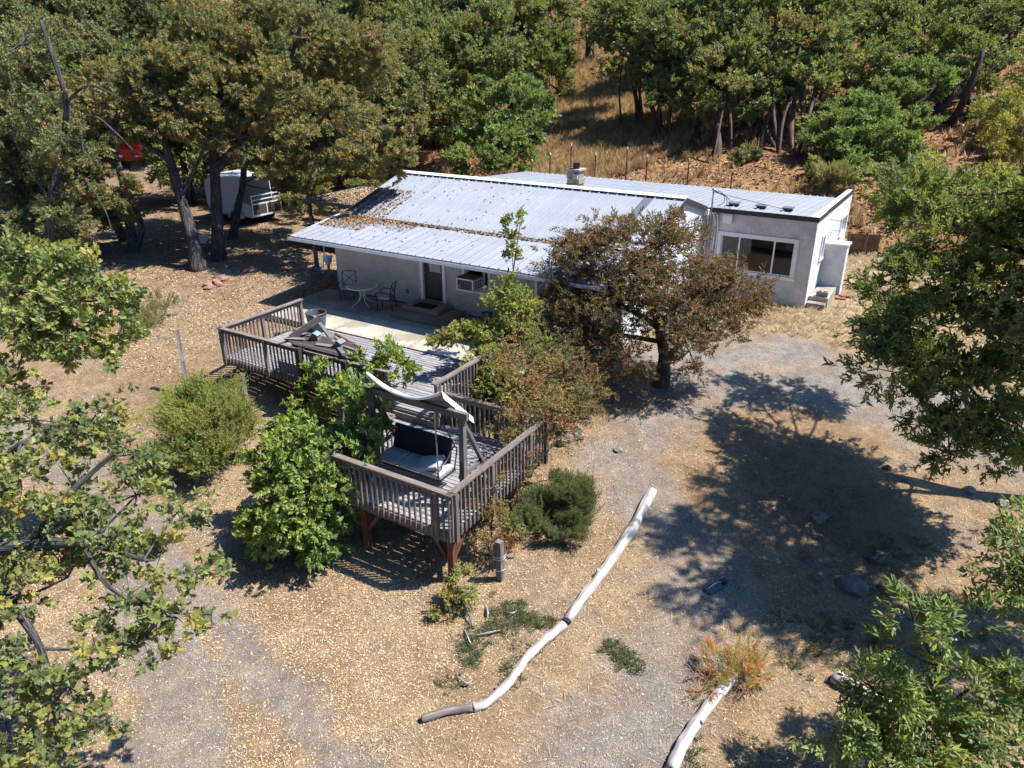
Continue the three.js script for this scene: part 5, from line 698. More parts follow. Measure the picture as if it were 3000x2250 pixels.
const VEG = [
{"n":"oak_tree","l":"grey-trunked oak leaning left, nearest trunk to the deck","c":"tree","g":null,"s":"oak","b":[-11.89,-0.1,0.6],"st":[[[0.0,0.0,0.0,0.3],[-0.357,1.254,-0.238,0.27],[-0.98,2.908,-0.457,0.22],[-1.541,4.406,-0.654,0.19],[-2.043,5.887,-0.877,0.15],[-2.643,7.479,-1.166,0.1]],[[-1.541,4.406,-0.654,0.14],[-2.579,5.085,-0.261,0.09],[-3.759,5.761,0.22,0.06]],[[-0.98,2.908,-0.457,0.1],[-0.334,4.94,-1.586,0.07],[0.011,6.276,-2.277,0.05]]],"bl":[[-3.97,6.69,-0.13,2.17,1.38,1.77],[-1.91,7.36,-1.11,1.85,1.21,1.53],[-4.07,5.16,1.38,1.57,1.0,1.28],[-1.49,6.06,-0.68,1.57,0.86,1.21],[-4.02,3.86,2.02,1.28,0.78,1.03],[-2.36,3.37,1.52,0.99,0.57,0.78]],"d":1.05,"k":1,"seed":11,"bk":"oak","tw":1},
{"n":"oak_tree","l":"oak with straight grey trunk forking into two thick limbs","c":"tree","g":null,"s":"oak","b":[-12.33,-0.04,-0.79],"st":[[[0.0,0.0,0.0,0.27],[-0.193,1.775,-0.435,0.25],[-0.402,3.491,-0.835,0.23],[-0.629,5.179,-1.209,0.17],[-1.043,7.112,-1.536,0.13],[-1.292,9.005,-1.942,0.09]],[[-0.398,3.774,-0.924,0.2],[0.273,4.756,-1.635,0.17],[1.418,6.415,-2.837,0.14],[2.032,8.183,-3.739,0.1],[2.297,9.521,-4.295,0.07]],[[0.273,4.756,-1.635,0.1],[0.826,5.866,-2.309,0.08],[1.858,7.234,-3.351,0.05]]],"bl":[[-2.17,9.16,-2.83,2.28,1.37,1.82],[0.61,8.19,-2.74,1.77,1.25,1.51],[3.26,6.76,-2.34,1.71,1.14,1.43],[1.71,9.14,-5.2,2.12,1.37,1.74],[-0.97,7.81,-0.93,1.74,1.01,1.38],[1.59,5.29,-1.18,1.38,0.72,1.05],[5.01,5.12,-1.91,1.68,0.67,1.18],[4.35,4.36,-1.11,1.54,0.49,1.02],[5.21,6.23,-3.26,1.43,1.07,1.25],[3.62,8.16,-5.86,1.82,1.37,1.59],[-1.26,10.46,-5.35,2.34,0.94,1.64],[0.86,6.64,-0.8,1.28,0.86,1.07],[-0.05,5.87,0.16,1.21,0.71,0.96],[6.98,4.92,-2.37,1.24,0.55,0.9],[8.77,4.38,-2.29,0.67,0.43,0.55],[9.03,5.34,-2.01,0.7,0.56,0.7],[9.33,5.64,-2.61,0.6,0.48,0.6],[8.63,4.94,-1.11,0.55,0.44,0.55],[8.13,4.64,-1.61,0.5,0.4,0.5]],"d":1.05,"k":1,"seed":12,"bk":"oak","tw":1},
{"n":"oak_tree","l":"slim oak trunk leaning right beside the horse trailer","c":"tree","g":null,"s":"oak","b":[-14.66,0.04,-3.69],"st":[[[-0.173,0.001,0.106,0.2],[-0.213,1.269,-0.525,0.18],[-0.246,2.505,-1.144,0.16],[-0.501,3.897,-1.707,0.13],[-0.716,5.751,-2.534,0.08]]],"bl":[[0.54,5.81,-2.3,1.99,1.16,1.57],[-1.75,6.98,-2.8,2.04,1.36,1.7],[1.48,3.54,-1.69,1.49,0.74,1.12],[2.11,2.15,-2.64,1.02,0.68,0.85]],"d":1,"k":1,"seed":13,"bk":"oak","tw":1},
{"n":"oak_tree","l":"twin-stemmed oak standing behind the yellow-leaved branches","c":"tree","g":null,"s":"oakdark","b":[-16.67,0.02,0.33],"st":[[[-0.068,0.0,0.042,0.22],[-0.512,1.141,-0.256,0.2],[-1.01,2.601,-0.68,0.17],[-1.928,4.643,-1.137,0.13],[-2.854,7.115,-1.804,0.08]],[[-0.068,0.0,0.042,0.16],[0.025,0.847,-0.439,0.14],[-0.493,2.016,-0.705,0.12],[-0.888,2.601,-0.755,0.1]]],"bl":[[-4.76,7.43,-0.1,2.19,1.56,1.88],[-5.97,9.18,-2.84,2.15,1.49,1.82],[-3.89,5.11,1.86,1.97,1.21,1.59],[-3.36,6.0,-0.21,1.72,1.09,1.41],[-4.11,7.81,-3.27,1.99,1.32,1.65],[-2.47,4.0,1.58,1.67,0.76,1.21],[-0.58,1.95,0.84,1.23,0.54,0.89]],"d":1.05,"k":1,"seed":14,"bk":"oak","tw":1},
{"n":"oak_tree","l":"short dark oak trunk leaning steeply left under low branches","c":"tree","g":null,"s":"oakdark","b":[-18.94,0.11,-0.57],"st":[[[0.0,0.0,0.0,0.2],[0.361,1.034,0.433,0.18],[0.682,1.937,0.85,0.14],[0.799,3.23,1.188,0.1]]],"bl":[[-1.71,2.12,2.41,1.74,0.71,1.23],[0.39,2.35,1.64,1.41,0.7,1.05],[-2.34,3.21,2.87,1.56,0.78,1.17],[-1.05,1.43,4.3,1.37,0.53,0.95],[1.74,1.36,3.9,1.18,0.44,0.81]],"d":0.9,"k":1,"seed":15,"bk":"oak","tw":1},
{"n":"oak_tree","l":"tall dark green oak filling the top left corner","c":"tree","g":null,"s":"oakdark","b":[-38.0,0.61,-16.0],"st":[[[-5.199,1.346,2.491,0.3],[-3.052,6.933,2.27,0.22],[-1.794,10.697,1.976,0.12]]],"bl":[[-5.6,10.05,5.04,4.06,2.39,3.23],[-2.08,10.68,2.55,4.06,1.91,2.99],[1.53,10.01,0.68,3.59,2.15,2.87],[2.16,10.53,-2.55,3.48,1.74,2.61],[-2.82,7.22,6.1,3.28,1.88,2.58],[0.99,8.05,3.32,2.81,1.64,2.23]],"d":1,"k":1,"seed":16,"bk":"oak","tw":1},
{"n":"oak_tree","l":"half-bare grey oak with dead twigs at the left edge","c":"tree","g":null,"s":"oaksparse","b":[-20.35,0.09,2.95],"st":[[[7.824,1.789,3.721,0.16],[8.466,3.466,3.092,0.15],[8.926,5.412,2.433,0.12],[9.238,6.859,2.127,0.1],[8.97,8.465,2.093,0.07],[8.46,9.411,1.912,0.05]],[[8.926,5.412,2.433,0.07],[9.986,6.428,1.893,0.05],[11.288,6.042,1.937,0.03],[12.02,5.41,1.818,0.02]],[[9.238,6.859,2.127,0.06],[10.289,7.41,1.835,0.04],[11.366,6.985,1.395,0.02]],[[8.466,3.466,3.092,0.06],[7.677,5.309,3.255,0.05],[7.119,5.966,3.254,0.03]],[[8.466,3.466,3.092,0.05],[9.61,4.427,2.528,0.04],[10.524,3.55,2.426,0.03],[11.03,2.675,2.572,0.02]]],"bl":[[7.38,6.62,2.75,1.55,0.96,1.25],[8.54,5.52,2.61,1.31,0.72,1.02],[9.98,5.57,2.34,0.94,0.59,0.76],[7.47,8.69,2.26,1.29,0.82,1.05],[9.55,3.34,3.13,1.08,0.48,0.78]],"d":0.45,"k":1,"seed":17,"bk":"oak","tw":3},
{"n":"madrone_tree","l":"madrone with curved dark trunk just left of the round green crown","c":"tree","g":null,"s":"madrone","b":[-18.01,1.47,-27.07],"st":[[[0.0,0.0,0.0,0.2],[0.839,1.593,0.429,0.18],[1.787,2.703,0.556,0.15],[3.246,5.148,1.391,0.1],[4.274,7.701,2.005,0.07]]],"bl":[[3.77,3.46,6.2,2.43,1.32,1.88],[1.99,4.68,6.66,2.21,1.54,1.88],[3.15,5.85,4.05,2.7,1.8,2.25],[3.85,7.71,1.36,2.76,1.84,2.3],[0.52,7.73,3.4,2.53,1.84,2.18]],"d":1,"k":1,"seed":18,"bk":"madrone","tw":1},
{"n":"madrone_tree","l":"low round bright green madrone behind the roof ridge","c":"tree","g":null,"s":"madronebright","b":[-13.74,1.44,-25.69],"st":[[[0.0,0.0,0.0,0.15],[1.276,1.37,1.505,0.13],[3.18,3.123,3.625,0.08]]],"bl":[[5.04,3.73,5.79,2.15,1.27,1.71],[4.79,2.29,7.34,1.82,1.11,1.47],[6.03,2.41,5.87,1.53,0.92,1.23],[4.94,1.32,9.04,1.58,0.69,1.14],[6.31,1.42,7.5,1.2,0.6,0.9],[4.1,5.01,5.05,1.65,0.83,1.24],[5.86,4.25,4.37,1.03,0.93,0.98]],"d":1.15,"k":1,"seed":19,"bk":"madrone","tw":1},
{"n":"madrone_tree","l":"tall madrone with thick dark trunk leaning to the right","c":"tree","g":null,"s":"madrone","b":[-20.72,2.78,-33.99],"st":[[[0.0,0.0,0.0,0.28],[1.372,1.94,-0.459,0.26],[3.506,4.143,-1.272,0.22],[5.06,6.744,-1.547,0.17],[5.809,8.897,-2.162,0.12]],[[3.506,4.143,-1.272,0.12],[1.38,5.785,0.439,0.08],[0.803,7.958,1.406,0.05]]],"bl":[[4.39,7.21,0.2,3.14,1.97,2.55],[5.36,8.44,-2.33,1.87,1.6,1.73],[1.44,8.7,-0.06,3.47,1.6,2.53],[6.95,5.76,-0.62,1.57,1.31,1.44],[6.38,4.82,1.51,2.06,1.16,1.61],[0.75,6.51,2.79,2.88,1.83,2.36]],"d":1,"k":1,"seed":20,"bk":"madrone","tw":1},
{"n":"madrone_tree","l":"madrone behind the left end of the metal roof","c":"tree","g":null,"s":"madroneolive","b":[-24.97,1.48,-27.32],"st":[[[0.0,0.0,0.0,0.2],[3.144,2.307,3.365,0.18],[7.634,5.115,8.675,0.14],[9.521,7.64,9.663,0.1]]],"bl":[[9.12,3.76,12.41,2.22,1.31,1.77],[10.2,4.28,10.84,2.05,1.33,1.69],[8.23,5.96,10.53,2.48,1.65,2.07],[9.17,6.5,8.38,2.33,1.69,2.01],[7.58,5.25,12.59,2.02,1.42,1.72],[11.06,2.21,13.32,1.58,0.69,1.14],[10.2,1.97,15.26,1.74,0.77,1.25]],"d":1,"k":1,"seed":21,"bk":"madrone","tw":1},
{"n":"madrone_tree","l":"madrone with two thin stems above the carport roof","c":"tree","g":null,"s":"oak","b":[-21.78,0.55,-18.81],"st":[[[0.0,0.0,0.0,0.14],[7.573,3.044,7.872,0.12],[7.301,4.927,7.053,0.09]],[[0.0,0.0,0.0,0.1],[8.572,2.868,7.35,0.08],[8.457,4.066,6.793,0.06]]],"bl":[[7.18,1.99,8.41,1.7,0.57,1.13],[9.38,1.71,7.84,1.3,0.52,0.91],[7.33,0.63,10.31,1.29,0.46,0.87]],"d":0.8,"k":1,"seed":22,"bk":"madrone","tw":1},
{"n":"madrone_tree","l":"slender madrone at the left rim of the golden clearing","c":"tree","g":null,"s":"madrone","b":[-16.27,4.91,-40.57],"st":[[[0.0,0.0,0.0,0.14],[0.115,2.314,0.015,0.12],[-0.927,5.239,-0.876,0.09],[-2.22,7.634,-1.335,0.06]]],"bl":[[-0.41,1.53,1.14,1.59,1.01,1.3],[0.21,3.11,-0.08,1.16,0.87,1.01],[1.0,0.73,0.68,0.72,0.52,0.62]],"d":0.7,"k":1,"seed":23,"bk":"madrone","tw":1},
{"n":"madrone_tree","l":"dark thin trunk standing alone in the golden clearing","c":"tree","g":null,"s":"madrone","b":[-17.44,7.43,-48.59],"st":[[[0.0,0.0,0.0,0.16],[-0.298,1.995,-0.365,0.14],[-0.394,4.316,-1.01,0.1],[-0.791,6.643,-1.984,0.06]]],"bl":[[-1.1,2.71,0.65,0.95,0.63,0.79],[0.79,2.71,-0.51,0.79,0.57,0.68],[-0.79,4.88,-0.68,1.27,0.63,0.95]],"d":0.5,"k":1,"seed":24,"bk":"madrone","tw":1},
{"n":"madrone_tree","l":"madrone on the right rim of the golden clearing","c":"tree","g":null,"s":"madrone","b":[-5.05,3.64,-31.22],"st":[[[0.0,0.0,0.0,0.16],[-0.48,1.569,-0.703,0.15],[-1.255,3.324,-1.34,0.12],[-2.374,5.975,-2.333,0.09]]],"bl":[[-1.45,5.08,-1.53,2.15,1.79,1.97],[-3.33,6.87,-2.59,1.95,1.46,1.71],[0.53,3.57,-0.67,1.88,1.41,1.64],[-2.95,7.82,-4.61,2.73,1.24,1.99]],"d":1,"k":1,"seed":25,"bk":"madrone","tw":1},
{"n":"madrone_tree","l":"grey-barked madrone leaning left behind the chimney","c":"tree","g":null,"s":"madrone","b":[-2.03,3.18,-27.88],"st":[[[0.0,0.0,0.0,0.18],[-0.798,1.659,-0.502,0.16],[-1.538,3.08,-0.898,0.13],[-2.01,5.32,-1.947,0.09]]],"bl":[[-0.05,4.51,-1.9,1.99,1.54,1.77],[0.14,2.95,0.09,1.19,0.76,0.97],[-0.71,6.55,-3.85,2.25,1.58,1.91],[-2.56,6.15,-3.15,1.59,1.37,1.48]],"d":1,"k":1,"seed":26,"bk":"madrone","tw":1},
{"n":"madrone_tree","l":"short madrone trunk half hidden behind its grey neighbour","c":"tree","g":null,"s":"madrone","b":[-1.36,3.32,-28.11],"st":[[[0.0,0.0,0.0,0.14],[-0.297,1.578,0.064,0.12],[-0.042,3.384,-0.666,0.09]]],"bl":[[1.08,3.0,-0.77,1.73,1.3,1.51]],"d":1,"k":1,"seed":27,"bk":"madrone","tw":1},
{"n":"madrone_tree","l":"madrone with pale peeling trunk above the roof vents","c":"tree","g":null,"s":"madrone","b":[2.77,2.87,-24.86],"st":[[[0.0,0.0,0.0,0.18],[-0.498,1.335,-0.999,0.16],[-1.396,3.532,-2.568,0.13],[-1.789,5.996,-4.667,0.09]]],"bl":[[-1.2,3.91,-2.83,2.07,1.55,1.81],[-0.62,5.41,-5.26,2.11,1.59,1.85],[-2.72,6.01,-5.57,2.16,1.51,1.84],[0.71,3.02,-2.25,1.21,0.91,1.06],[-2.58,8.03,-7.99,2.87,1.32,2.1]],"d":1,"k":1,"seed":28,"bk":"madrone","tw":1},
{"n":"madrone_tree","l":"dark madrone clump left of the window-side hill shade","c":"tree","g":null,"s":"madrone","b":[5.83,3.23,-25.85],"st":[[[0.0,0.0,0.0,0.17],[-0.338,1.379,-1.442,0.15],[-1.383,3.541,-3.325,0.11]],[[0.0,0.0,0.0,0.12],[-0.743,0.859,-0.573,0.1],[-1.613,2.271,-1.706,0.07]]],"bl":[[-1.31,3.55,-3.02,1.64,1.33,1.48],[-2.41,5.81,-5.45,2.11,1.48,1.8],[-1.67,7.01,-7.81,2.16,1.3,1.73]],"d":1,"k":1,"seed":29,"bk":"madrone","tw":1},
{"n":"madrone_tree","l":"madrone with straight brown trunk centred on the right hill","c":"tree","g":null,"s":"madrone","b":[6.89,3.06,-25.21],"st":[[[0.0,0.0,0.0,0.17],[-0.512,1.283,-1.137,0.16],[-0.97,3.208,-2.993,0.13],[-1.634,5.964,-5.567,0.09]]],"bl":[[-0.45,3.94,-3.66,1.6,1.2,1.4],[-0.75,5.77,-5.72,1.84,1.33,1.59],[-0.5,7.13,-8.51,2.11,1.27,1.69]],"d":1,"k":1,"seed":30,"bk":"madrone","tw":1},
{"n":"madrone_tree","l":"leaning thin madrone stem beside the brown trunk","c":"tree","g":null,"s":"madrone","b":[7.13,3.31,-26.19],"st":[[[0.0,0.0,0.0,0.14],[-0.232,1.164,-1.186,0.12],[-0.22,2.751,-2.976,0.1],[-0.339,5.144,-4.684,0.07]]],"bl":[[0.63,4.22,-4.41,1.62,1.31,1.47]],"d":1,"k":1,"seed":31,"bk":"madrone","tw":1},
{"n":"madrone_tree","l":"spreading leafy madrone with low branches near the wooden plank fence","c":"tree","g":null,"s":"madronebright","b":[11.52,3.96,-29.22],"st":[[[-0.715,-1.246,1.092,0.16],[-0.274,0.056,0.799,0.15],[0.647,1.325,0.229,0.14],[1.501,2.734,-0.467,0.1]]],"bl":[[-1.95,1.34,1.89,1.72,0.86,1.29],[-0.67,1.83,0.2,1.93,0.87,1.4],[-2.47,0.23,4.07,1.68,0.93,1.3],[-1.05,-0.06,3.99,2.02,0.92,1.47],[-1.57,-1.09,6.13,1.43,0.5,0.97],[0.38,0.68,1.44,1.51,0.75,1.13],[0.22,-0.5,4.09,1.45,0.64,1.04],[0.47,2.84,-2.32,1.78,0.99,1.38]],"d":1.2,"k":1,"seed":32,"bk":"madrone","tw":1},
{"n":"madrone_tree","l":"red-brown trunk slanting far right across the hill","c":"tree","g":null,"s":"madrone","b":[12.7,4.91,-33.01],"st":[[[0.0,0.0,0.0,0.24],[1.049,1.065,-1.519,0.22],[2.122,2.462,-3.318,0.2],[3.301,4.261,-5.503,0.16],[4.656,6.179,-7.666,0.12]],[[0.789,0.696,-1.056,0.12],[2.148,0.874,-2.039,0.1],[3.337,1.799,-3.527,0.06]]],"bl":[[-1.2,3.9,-1.85,2.28,1.65,1.97],[0.19,5.25,-4.69,2.33,1.48,1.9],[1.42,6.07,-7.16,2.59,1.3,1.94],[3.44,5.2,-5.38,2.28,1.45,1.86],[-2.97,4.88,-2.56,1.9,1.37,1.64],[-3.26,2.79,1.28,1.62,1.21,1.42]],"d":1,"k":1,"seed":33,"bk":"madrone","tw":1},
{"n":"madrone_tree","l":"dark leaning trunk beneath the slanting red-brown one","c":"tree","g":null,"s":"madrone","b":[14.13,4.49,-31.55],"st":[[[0.0,0.0,0.0,0.2],[0.29,1.083,0.02,0.19],[0.574,2.53,0.144,0.17],[0.755,3.922,-0.168,0.13]]],"bl":[[1.55,3.21,-1.44,1.93,1.06,1.5],[2.82,1.23,1.39,1.65,0.83,1.24],[-0.67,3.74,-2.92,1.62,1.01,1.31],[1.68,0.73,2.35,1.1,0.46,0.78],[3.33,-0.39,4.49,1.22,0.7,0.96]],"d":1,"k":1,"seed":34,"bk":"madrone","tw":1},
{"n":"madrone_tree","l":"yellow-green sapling at the right edge of the hill","c":"tree","g":null,"s":"yellowgreen","b":[17.73,3.26,-27.18],"st":[[[0.0,0.0,0.0,0.09],[-0.492,1.419,3.114,0.08],[-1.001,2.728,4.773,0.05]]],"bl":[[-0.97,2.58,4.79,1.09,0.63,0.86],[-0.38,1.69,6.18,0.76,0.91,0.83],[-1.14,1.59,5.41,0.7,0.47,0.59]],"d":0.8,"k":1,"seed":35,"bk":"madrone","tw":1},
{"n":"bronze_leaved_tree","l":"bronze-leaved fruit tree in front of the white gable wall","c":"tree","g":null,"s":"plum","b":[9.5,-0.45,1.2],"st":[[[0.0,0.0,0.0,0.2],[-0.058,0.756,-0.262,0.17],[-0.344,1.602,-0.418,0.13],[-0.788,2.627,-0.547,0.1],[-1.144,3.642,-0.724,0.06]],[[-0.344,1.602,-0.418,0.1],[0.237,2.529,-1.138,0.07],[0.783,3.173,-1.724,0.04]],[[-0.344,1.602,-0.418,0.1],[-1.29,2.166,-0.058,0.08],[-2.282,2.542,0.404,0.05]],[[-0.058,0.756,-0.262,0.08],[0.668,1.597,-1.037,0.05],[1.281,2.339,-1.704,0.03]],[[-0.274,1.227,-0.314,0.08],[-1.406,1.42,0.305,0.06],[-2.419,1.425,0.925,0.04]]],"bl":[[-1.02,3.82,-0.9,1.47,0.59,1.03],[-2.1,3.78,-0.47,1.19,0.59,0.89],[0.16,3.53,-1.09,1.16,0.68,0.92],[-2.74,2.98,-0.04,0.9,0.7,0.8],[-1.06,2.75,0.07,1.45,0.77,1.11],[0.77,2.62,-0.73,1.24,0.67,0.96],[0.15,2.08,0.19,1.14,0.66,0.9],[-1.76,1.95,0.54,1.17,0.73,0.95],[1.53,2.77,-1.01,0.76,0.52,0.64],[1.42,1.92,-0.12,0.75,0.47,0.61],[-3.04,2.06,0.62,0.7,0.7,0.7],[-1.73,0.99,1.4,1.06,0.68,0.87],[-0.52,1.13,1.1,0.66,0.47,0.57],[-0.32,4.2,-1.4,0.58,0.39,0.49],[-1.85,0.49,2.38,0.75,0.57,0.66],[0.93,1.45,0.56,0.56,0.42,0.49]],"d":0.46,"k":1,"seed":36,"bk":"plum","tw":1},
{"n":"leafy_tree","l":"large green-leaved tree overhanging the gravel at the right edge","c":"tree","g":null,"s":"lance","b":[19.6,-0.93,1.6],"st":[[[0.635,1.417,-0.201,0.24],[-0.395,2.629,-0.203,0.2],[-1.205,3.975,-0.41,0.17],[-1.873,5.254,-0.667,0.12],[-2.432,6.598,-1.028,0.08]],[[-0.395,2.629,-0.203,0.1],[-1.788,3.24,0.334,0.07],[-3.012,3.112,1.153,0.04]],[[-1.205,3.975,-0.41,0.09],[-2.692,4.453,0.255,0.06],[-3.916,4.324,1.074,0.04]],[[-1.873,5.254,-0.667,0.07],[-3.095,5.662,-0.131,0.04]]],"bl":[[-3.11,6.24,-1.06,0.99,0.61,0.8],[-2.41,5.41,-0.68,0.97,0.67,0.82],[-3.57,5.34,-0.7,0.85,0.54,0.7],[-3.92,4.62,0.15,0.84,0.5,0.67],[-2.86,4.65,0.25,0.96,0.59,0.77],[-4.23,3.89,1.11,0.75,0.45,0.6],[-3.32,3.99,1.14,0.87,0.51,0.69],[-2.38,3.92,0.85,0.79,0.57,0.68],[-4.13,3.05,1.87,0.66,0.4,0.53],[-3.31,3.2,1.8,0.72,0.43,0.57],[-2.43,3.13,1.69,0.77,0.49,0.63],[-1.75,2.49,1.99,0.55,0.55,0.55],[-2.62,2.4,2.31,0.56,0.42,0.49],[-2.81,1.94,2.8,0.42,0.31,0.36],[-4.5,5.87,-0.66,0.47,0.39,0.43],[-4.79,4.36,0.57,0.39,0.35,0.37],[-1.86,6.68,-0.78,0.93,0.78,0.86],[-1.27,5.51,0.11,0.9,0.83,0.86],[-0.94,6.85,-0.15,1.0,0.87,0.93],[-1.17,4.18,1.39,0.8,0.73,0.77],[-0.47,5.38,1.62,0.93,0.74,0.84],[-3.47,2.55,2.24,0.57,0.36,0.47],[-1.93,2.02,2.6,0.61,0.34,0.48],[-4.73,3.55,1.59,0.37,0.3,0.34],[-4.87,6.12,-3.07,0.75,0.6,0.75],[-3.95,5.98,-3.43,0.75,0.6,0.75],[-3.03,5.84,-3.69,0.7,0.56,0.7],[-4.67,6.24,-1.1,0.6,0.48,0.6]],"d":0.72,"k":1,"seed":37,"bk":"oak","tw":1},
{"n":"leafy_tree","l":"green-leaved tree standing beyond the right edge beside the dry grass","c":"tree","g":null,"s":"lance","b":[21.2,-1.32,6.4],"st":[[[0.94,2.927,-1.616,0.22],[-0.463,4.947,-1.811,0.18],[-1.75,6.463,-1.813,0.14],[-2.452,7.473,-1.911,0.1]]],"bl":[[-3.37,6.37,-0.77,0.72,0.61,0.66],[-2.62,5.88,-0.33,0.79,0.69,0.74],[-2.36,7.09,-1.12,0.9,0.74,0.82],[-1.49,6.27,-0.59,0.91,0.76,0.83],[-1.01,5.12,-0.28,0.91,0.76,0.83],[-2.4,4.92,0.04,0.58,0.48,0.53],[-0.41,6.27,-1.25,0.86,0.76,0.81],[-2.22,8.05,-1.71,0.9,0.69,0.79],[-0.15,4.19,-0.32,0.81,0.56,0.68],[-3.46,5.72,-0.37,0.5,0.44,0.47],[-3.28,6.97,-1.14,0.55,0.5,0.52],[-3.79,9.77,-2.37,0.8,0.64,0.8],[-3.61,9.77,-3.22,0.8,0.64,0.8],[-3.53,9.71,-4.35,0.8,0.64,0.8],[-2.71,9.03,-2.27,0.8,0.64,0.8],[-3.11,9.33,-1.38,0.8,0.64,0.8],[-2.53,9.23,-4.1,0.8,0.64,0.8],[-1.86,8.02,-2.29,0.8,0.64,0.8],[-2.15,8.71,-3.04,0.8,0.64,0.8],[-2.52,8.87,-0.89,0.8,0.64,0.8],[-1.29,8.19,-4.02,0.8,0.64,0.8],[-1.16,8.35,-1.84,0.8,0.64,0.8]],"d":0.5,"k":1,"seed":77,"bk":"oak","tw":1},
{"n":"sapling","l":"leafy sapling with narrow glossy leaves in the lower right corner","c":"tree","g":null,"s":"lancenear","b":[17.6,-1.72,10.4],"st":[[[-0.348,0.217,-0.473,0.05],[-0.484,1.537,-0.051,0.045],[-0.518,2.292,0.088,0.035],[-0.854,2.873,0.248,0.025],[-1.066,3.327,0.269,0.012]],[[-0.518,2.292,0.088,0.025],[-0.515,2.786,0.085,0.02],[-0.641,3.197,0.076,0.01]],[[-0.484,1.537,-0.051,0.025],[-1.011,1.744,0.421,0.018],[-1.395,2.045,0.628,0.01]],[[-0.327,1.146,-0.2,0.025],[0.015,1.994,-0.212,0.018],[0.241,2.451,-0.332,0.01]]],"bl":[[-0.91,3.13,0.15,0.3,0.26,0.28],[-0.51,2.96,-0.01,0.28,0.23,0.26],[-1.0,2.59,0.36,0.28,0.26,0.27],[-1.17,2.03,0.63,0.38,0.29,0.33],[-0.62,1.98,0.44,0.43,0.31,0.37],[-0.08,2.11,0.05,0.43,0.28,0.36],[0.3,2.35,-0.19,0.33,0.28,0.3],[-1.42,1.35,0.88,0.54,0.27,0.4],[-0.81,1.42,0.86,0.57,0.33,0.45],[-0.17,1.46,0.57,0.52,0.33,0.42],[0.34,1.67,0.27,0.51,0.37,0.44],[-0.99,1.12,1.12,0.52,0.19,0.36],[-0.21,3.01,-0.35,0.19,0.14,0.17]],"d":0.5,"k":1,"seed":39,"bk":"plum","tw":2},
{"n":"sapling","l":"narrow-leaved shoots poking in from the right edge","c":"tree","g":null,"s":"lancenear","b":[19.6,-1.49,8.0],"st":[[[-1.03,1.837,0.923,0.04],[-1.404,2.823,1.28,0.03],[-1.804,3.478,1.44,0.015]],[[-1.404,2.823,1.28,0.02],[-1.987,3.393,1.596,0.01]]],"bl":[[-1.93,3.78,1.36,0.21,0.33,0.27],[-1.96,3.44,1.56,0.28,0.19,0.24],[-1.76,3.11,1.73,0.19,0.23,0.21],[-1.46,3.71,1.23,0.42,0.38,0.4],[-1.26,2.85,1.56,0.42,0.42,0.42]],"d":0.5,"k":1,"seed":40,"bk":"plum","tw":2},
{"n":"oak_tree","l":"foreground oak with lobed leaves spreading in from the lower left","c":"tree","g":null,"s":"lobed","b":[2.2,-2.05,15.6],"st":[[[-1.081,1.009,2.201,0.2],[0.597,2.741,1.548,0.17],[2.087,3.569,1.099,0.13],[3.269,3.962,0.809,0.1],[4.121,4.124,0.458,0.06],[5.006,3.96,0.128,0.03]],[[2.087,3.569,1.099,0.09],[3.422,3.372,1.281,0.07],[4.317,3.039,1.42,0.05],[4.816,2.512,1.645,0.03]],[[3.269,3.962,0.809,0.06],[3.525,4.585,0.197,0.05],[3.863,5.083,-0.4,0.03]],[[0.597,2.741,1.548,0.1],[1.061,3.997,0.605,0.08],[1.846,4.845,-0.064,0.05]],[[4.121,4.124,0.458,0.04],[4.851,3.74,0.595,0.03],[5.648,3.503,0.358,0.02],[6.218,3.457,0.032,0.012]],[[3.422,3.372,1.281,0.04],[3.726,2.828,1.893,0.03],[4.325,2.263,2.077,0.02]]],"bl":[[1.75,5.1,-0.39,0.72,0.33,0.52],[2.71,5.09,-0.72,0.6,0.38,0.49],[3.59,4.79,-0.85,0.43,0.29,0.36],[2.37,4.56,0.28,0.52,0.37,0.45],[3.3,4.52,-0.02,0.62,0.31,0.46],[4.12,4.42,-0.46,0.46,0.26,0.36],[4.86,4.29,-0.6,0.35,0.23,0.29],[3.3,4.08,0.6,0.6,0.3,0.45],[4.25,4.09,0.14,0.55,0.25,0.4],[5.02,3.92,-0.12,0.44,0.22,0.33],[5.63,3.72,-0.25,0.29,0.19,0.24],[4.06,3.68,0.73,0.49,0.24,0.37],[5.03,3.59,0.44,0.48,0.24,0.36],[5.75,3.35,0.25,0.38,0.17,0.27],[6.21,3.26,0.01,0.19,0.14,0.17],[3.62,3.53,1.2,0.43,0.29,0.36],[5.5,3.12,0.65,0.38,0.19,0.28],[5.04,3.04,0.98,0.38,0.21,0.29],[4.19,2.91,1.57,0.38,0.28,0.33],[4.93,2.72,1.47,0.41,0.23,0.32],[5.37,2.42,1.48,0.27,0.27,0.27],[4.54,2.51,1.95,0.41,0.27,0.34],[5.11,2.05,1.83,0.41,0.23,0.32],[4.54,2.01,2.21,0.36,0.23,0.3],[1.45,4.51,0.74,0.69,0.53,0.61],[2.18,3.38,1.52,0.71,0.61,0.66],[3.45,2.62,2.17,0.56,0.52,0.54]],"d":0.5,"k":1,"seed":41,"bk":"oak","tw":2},
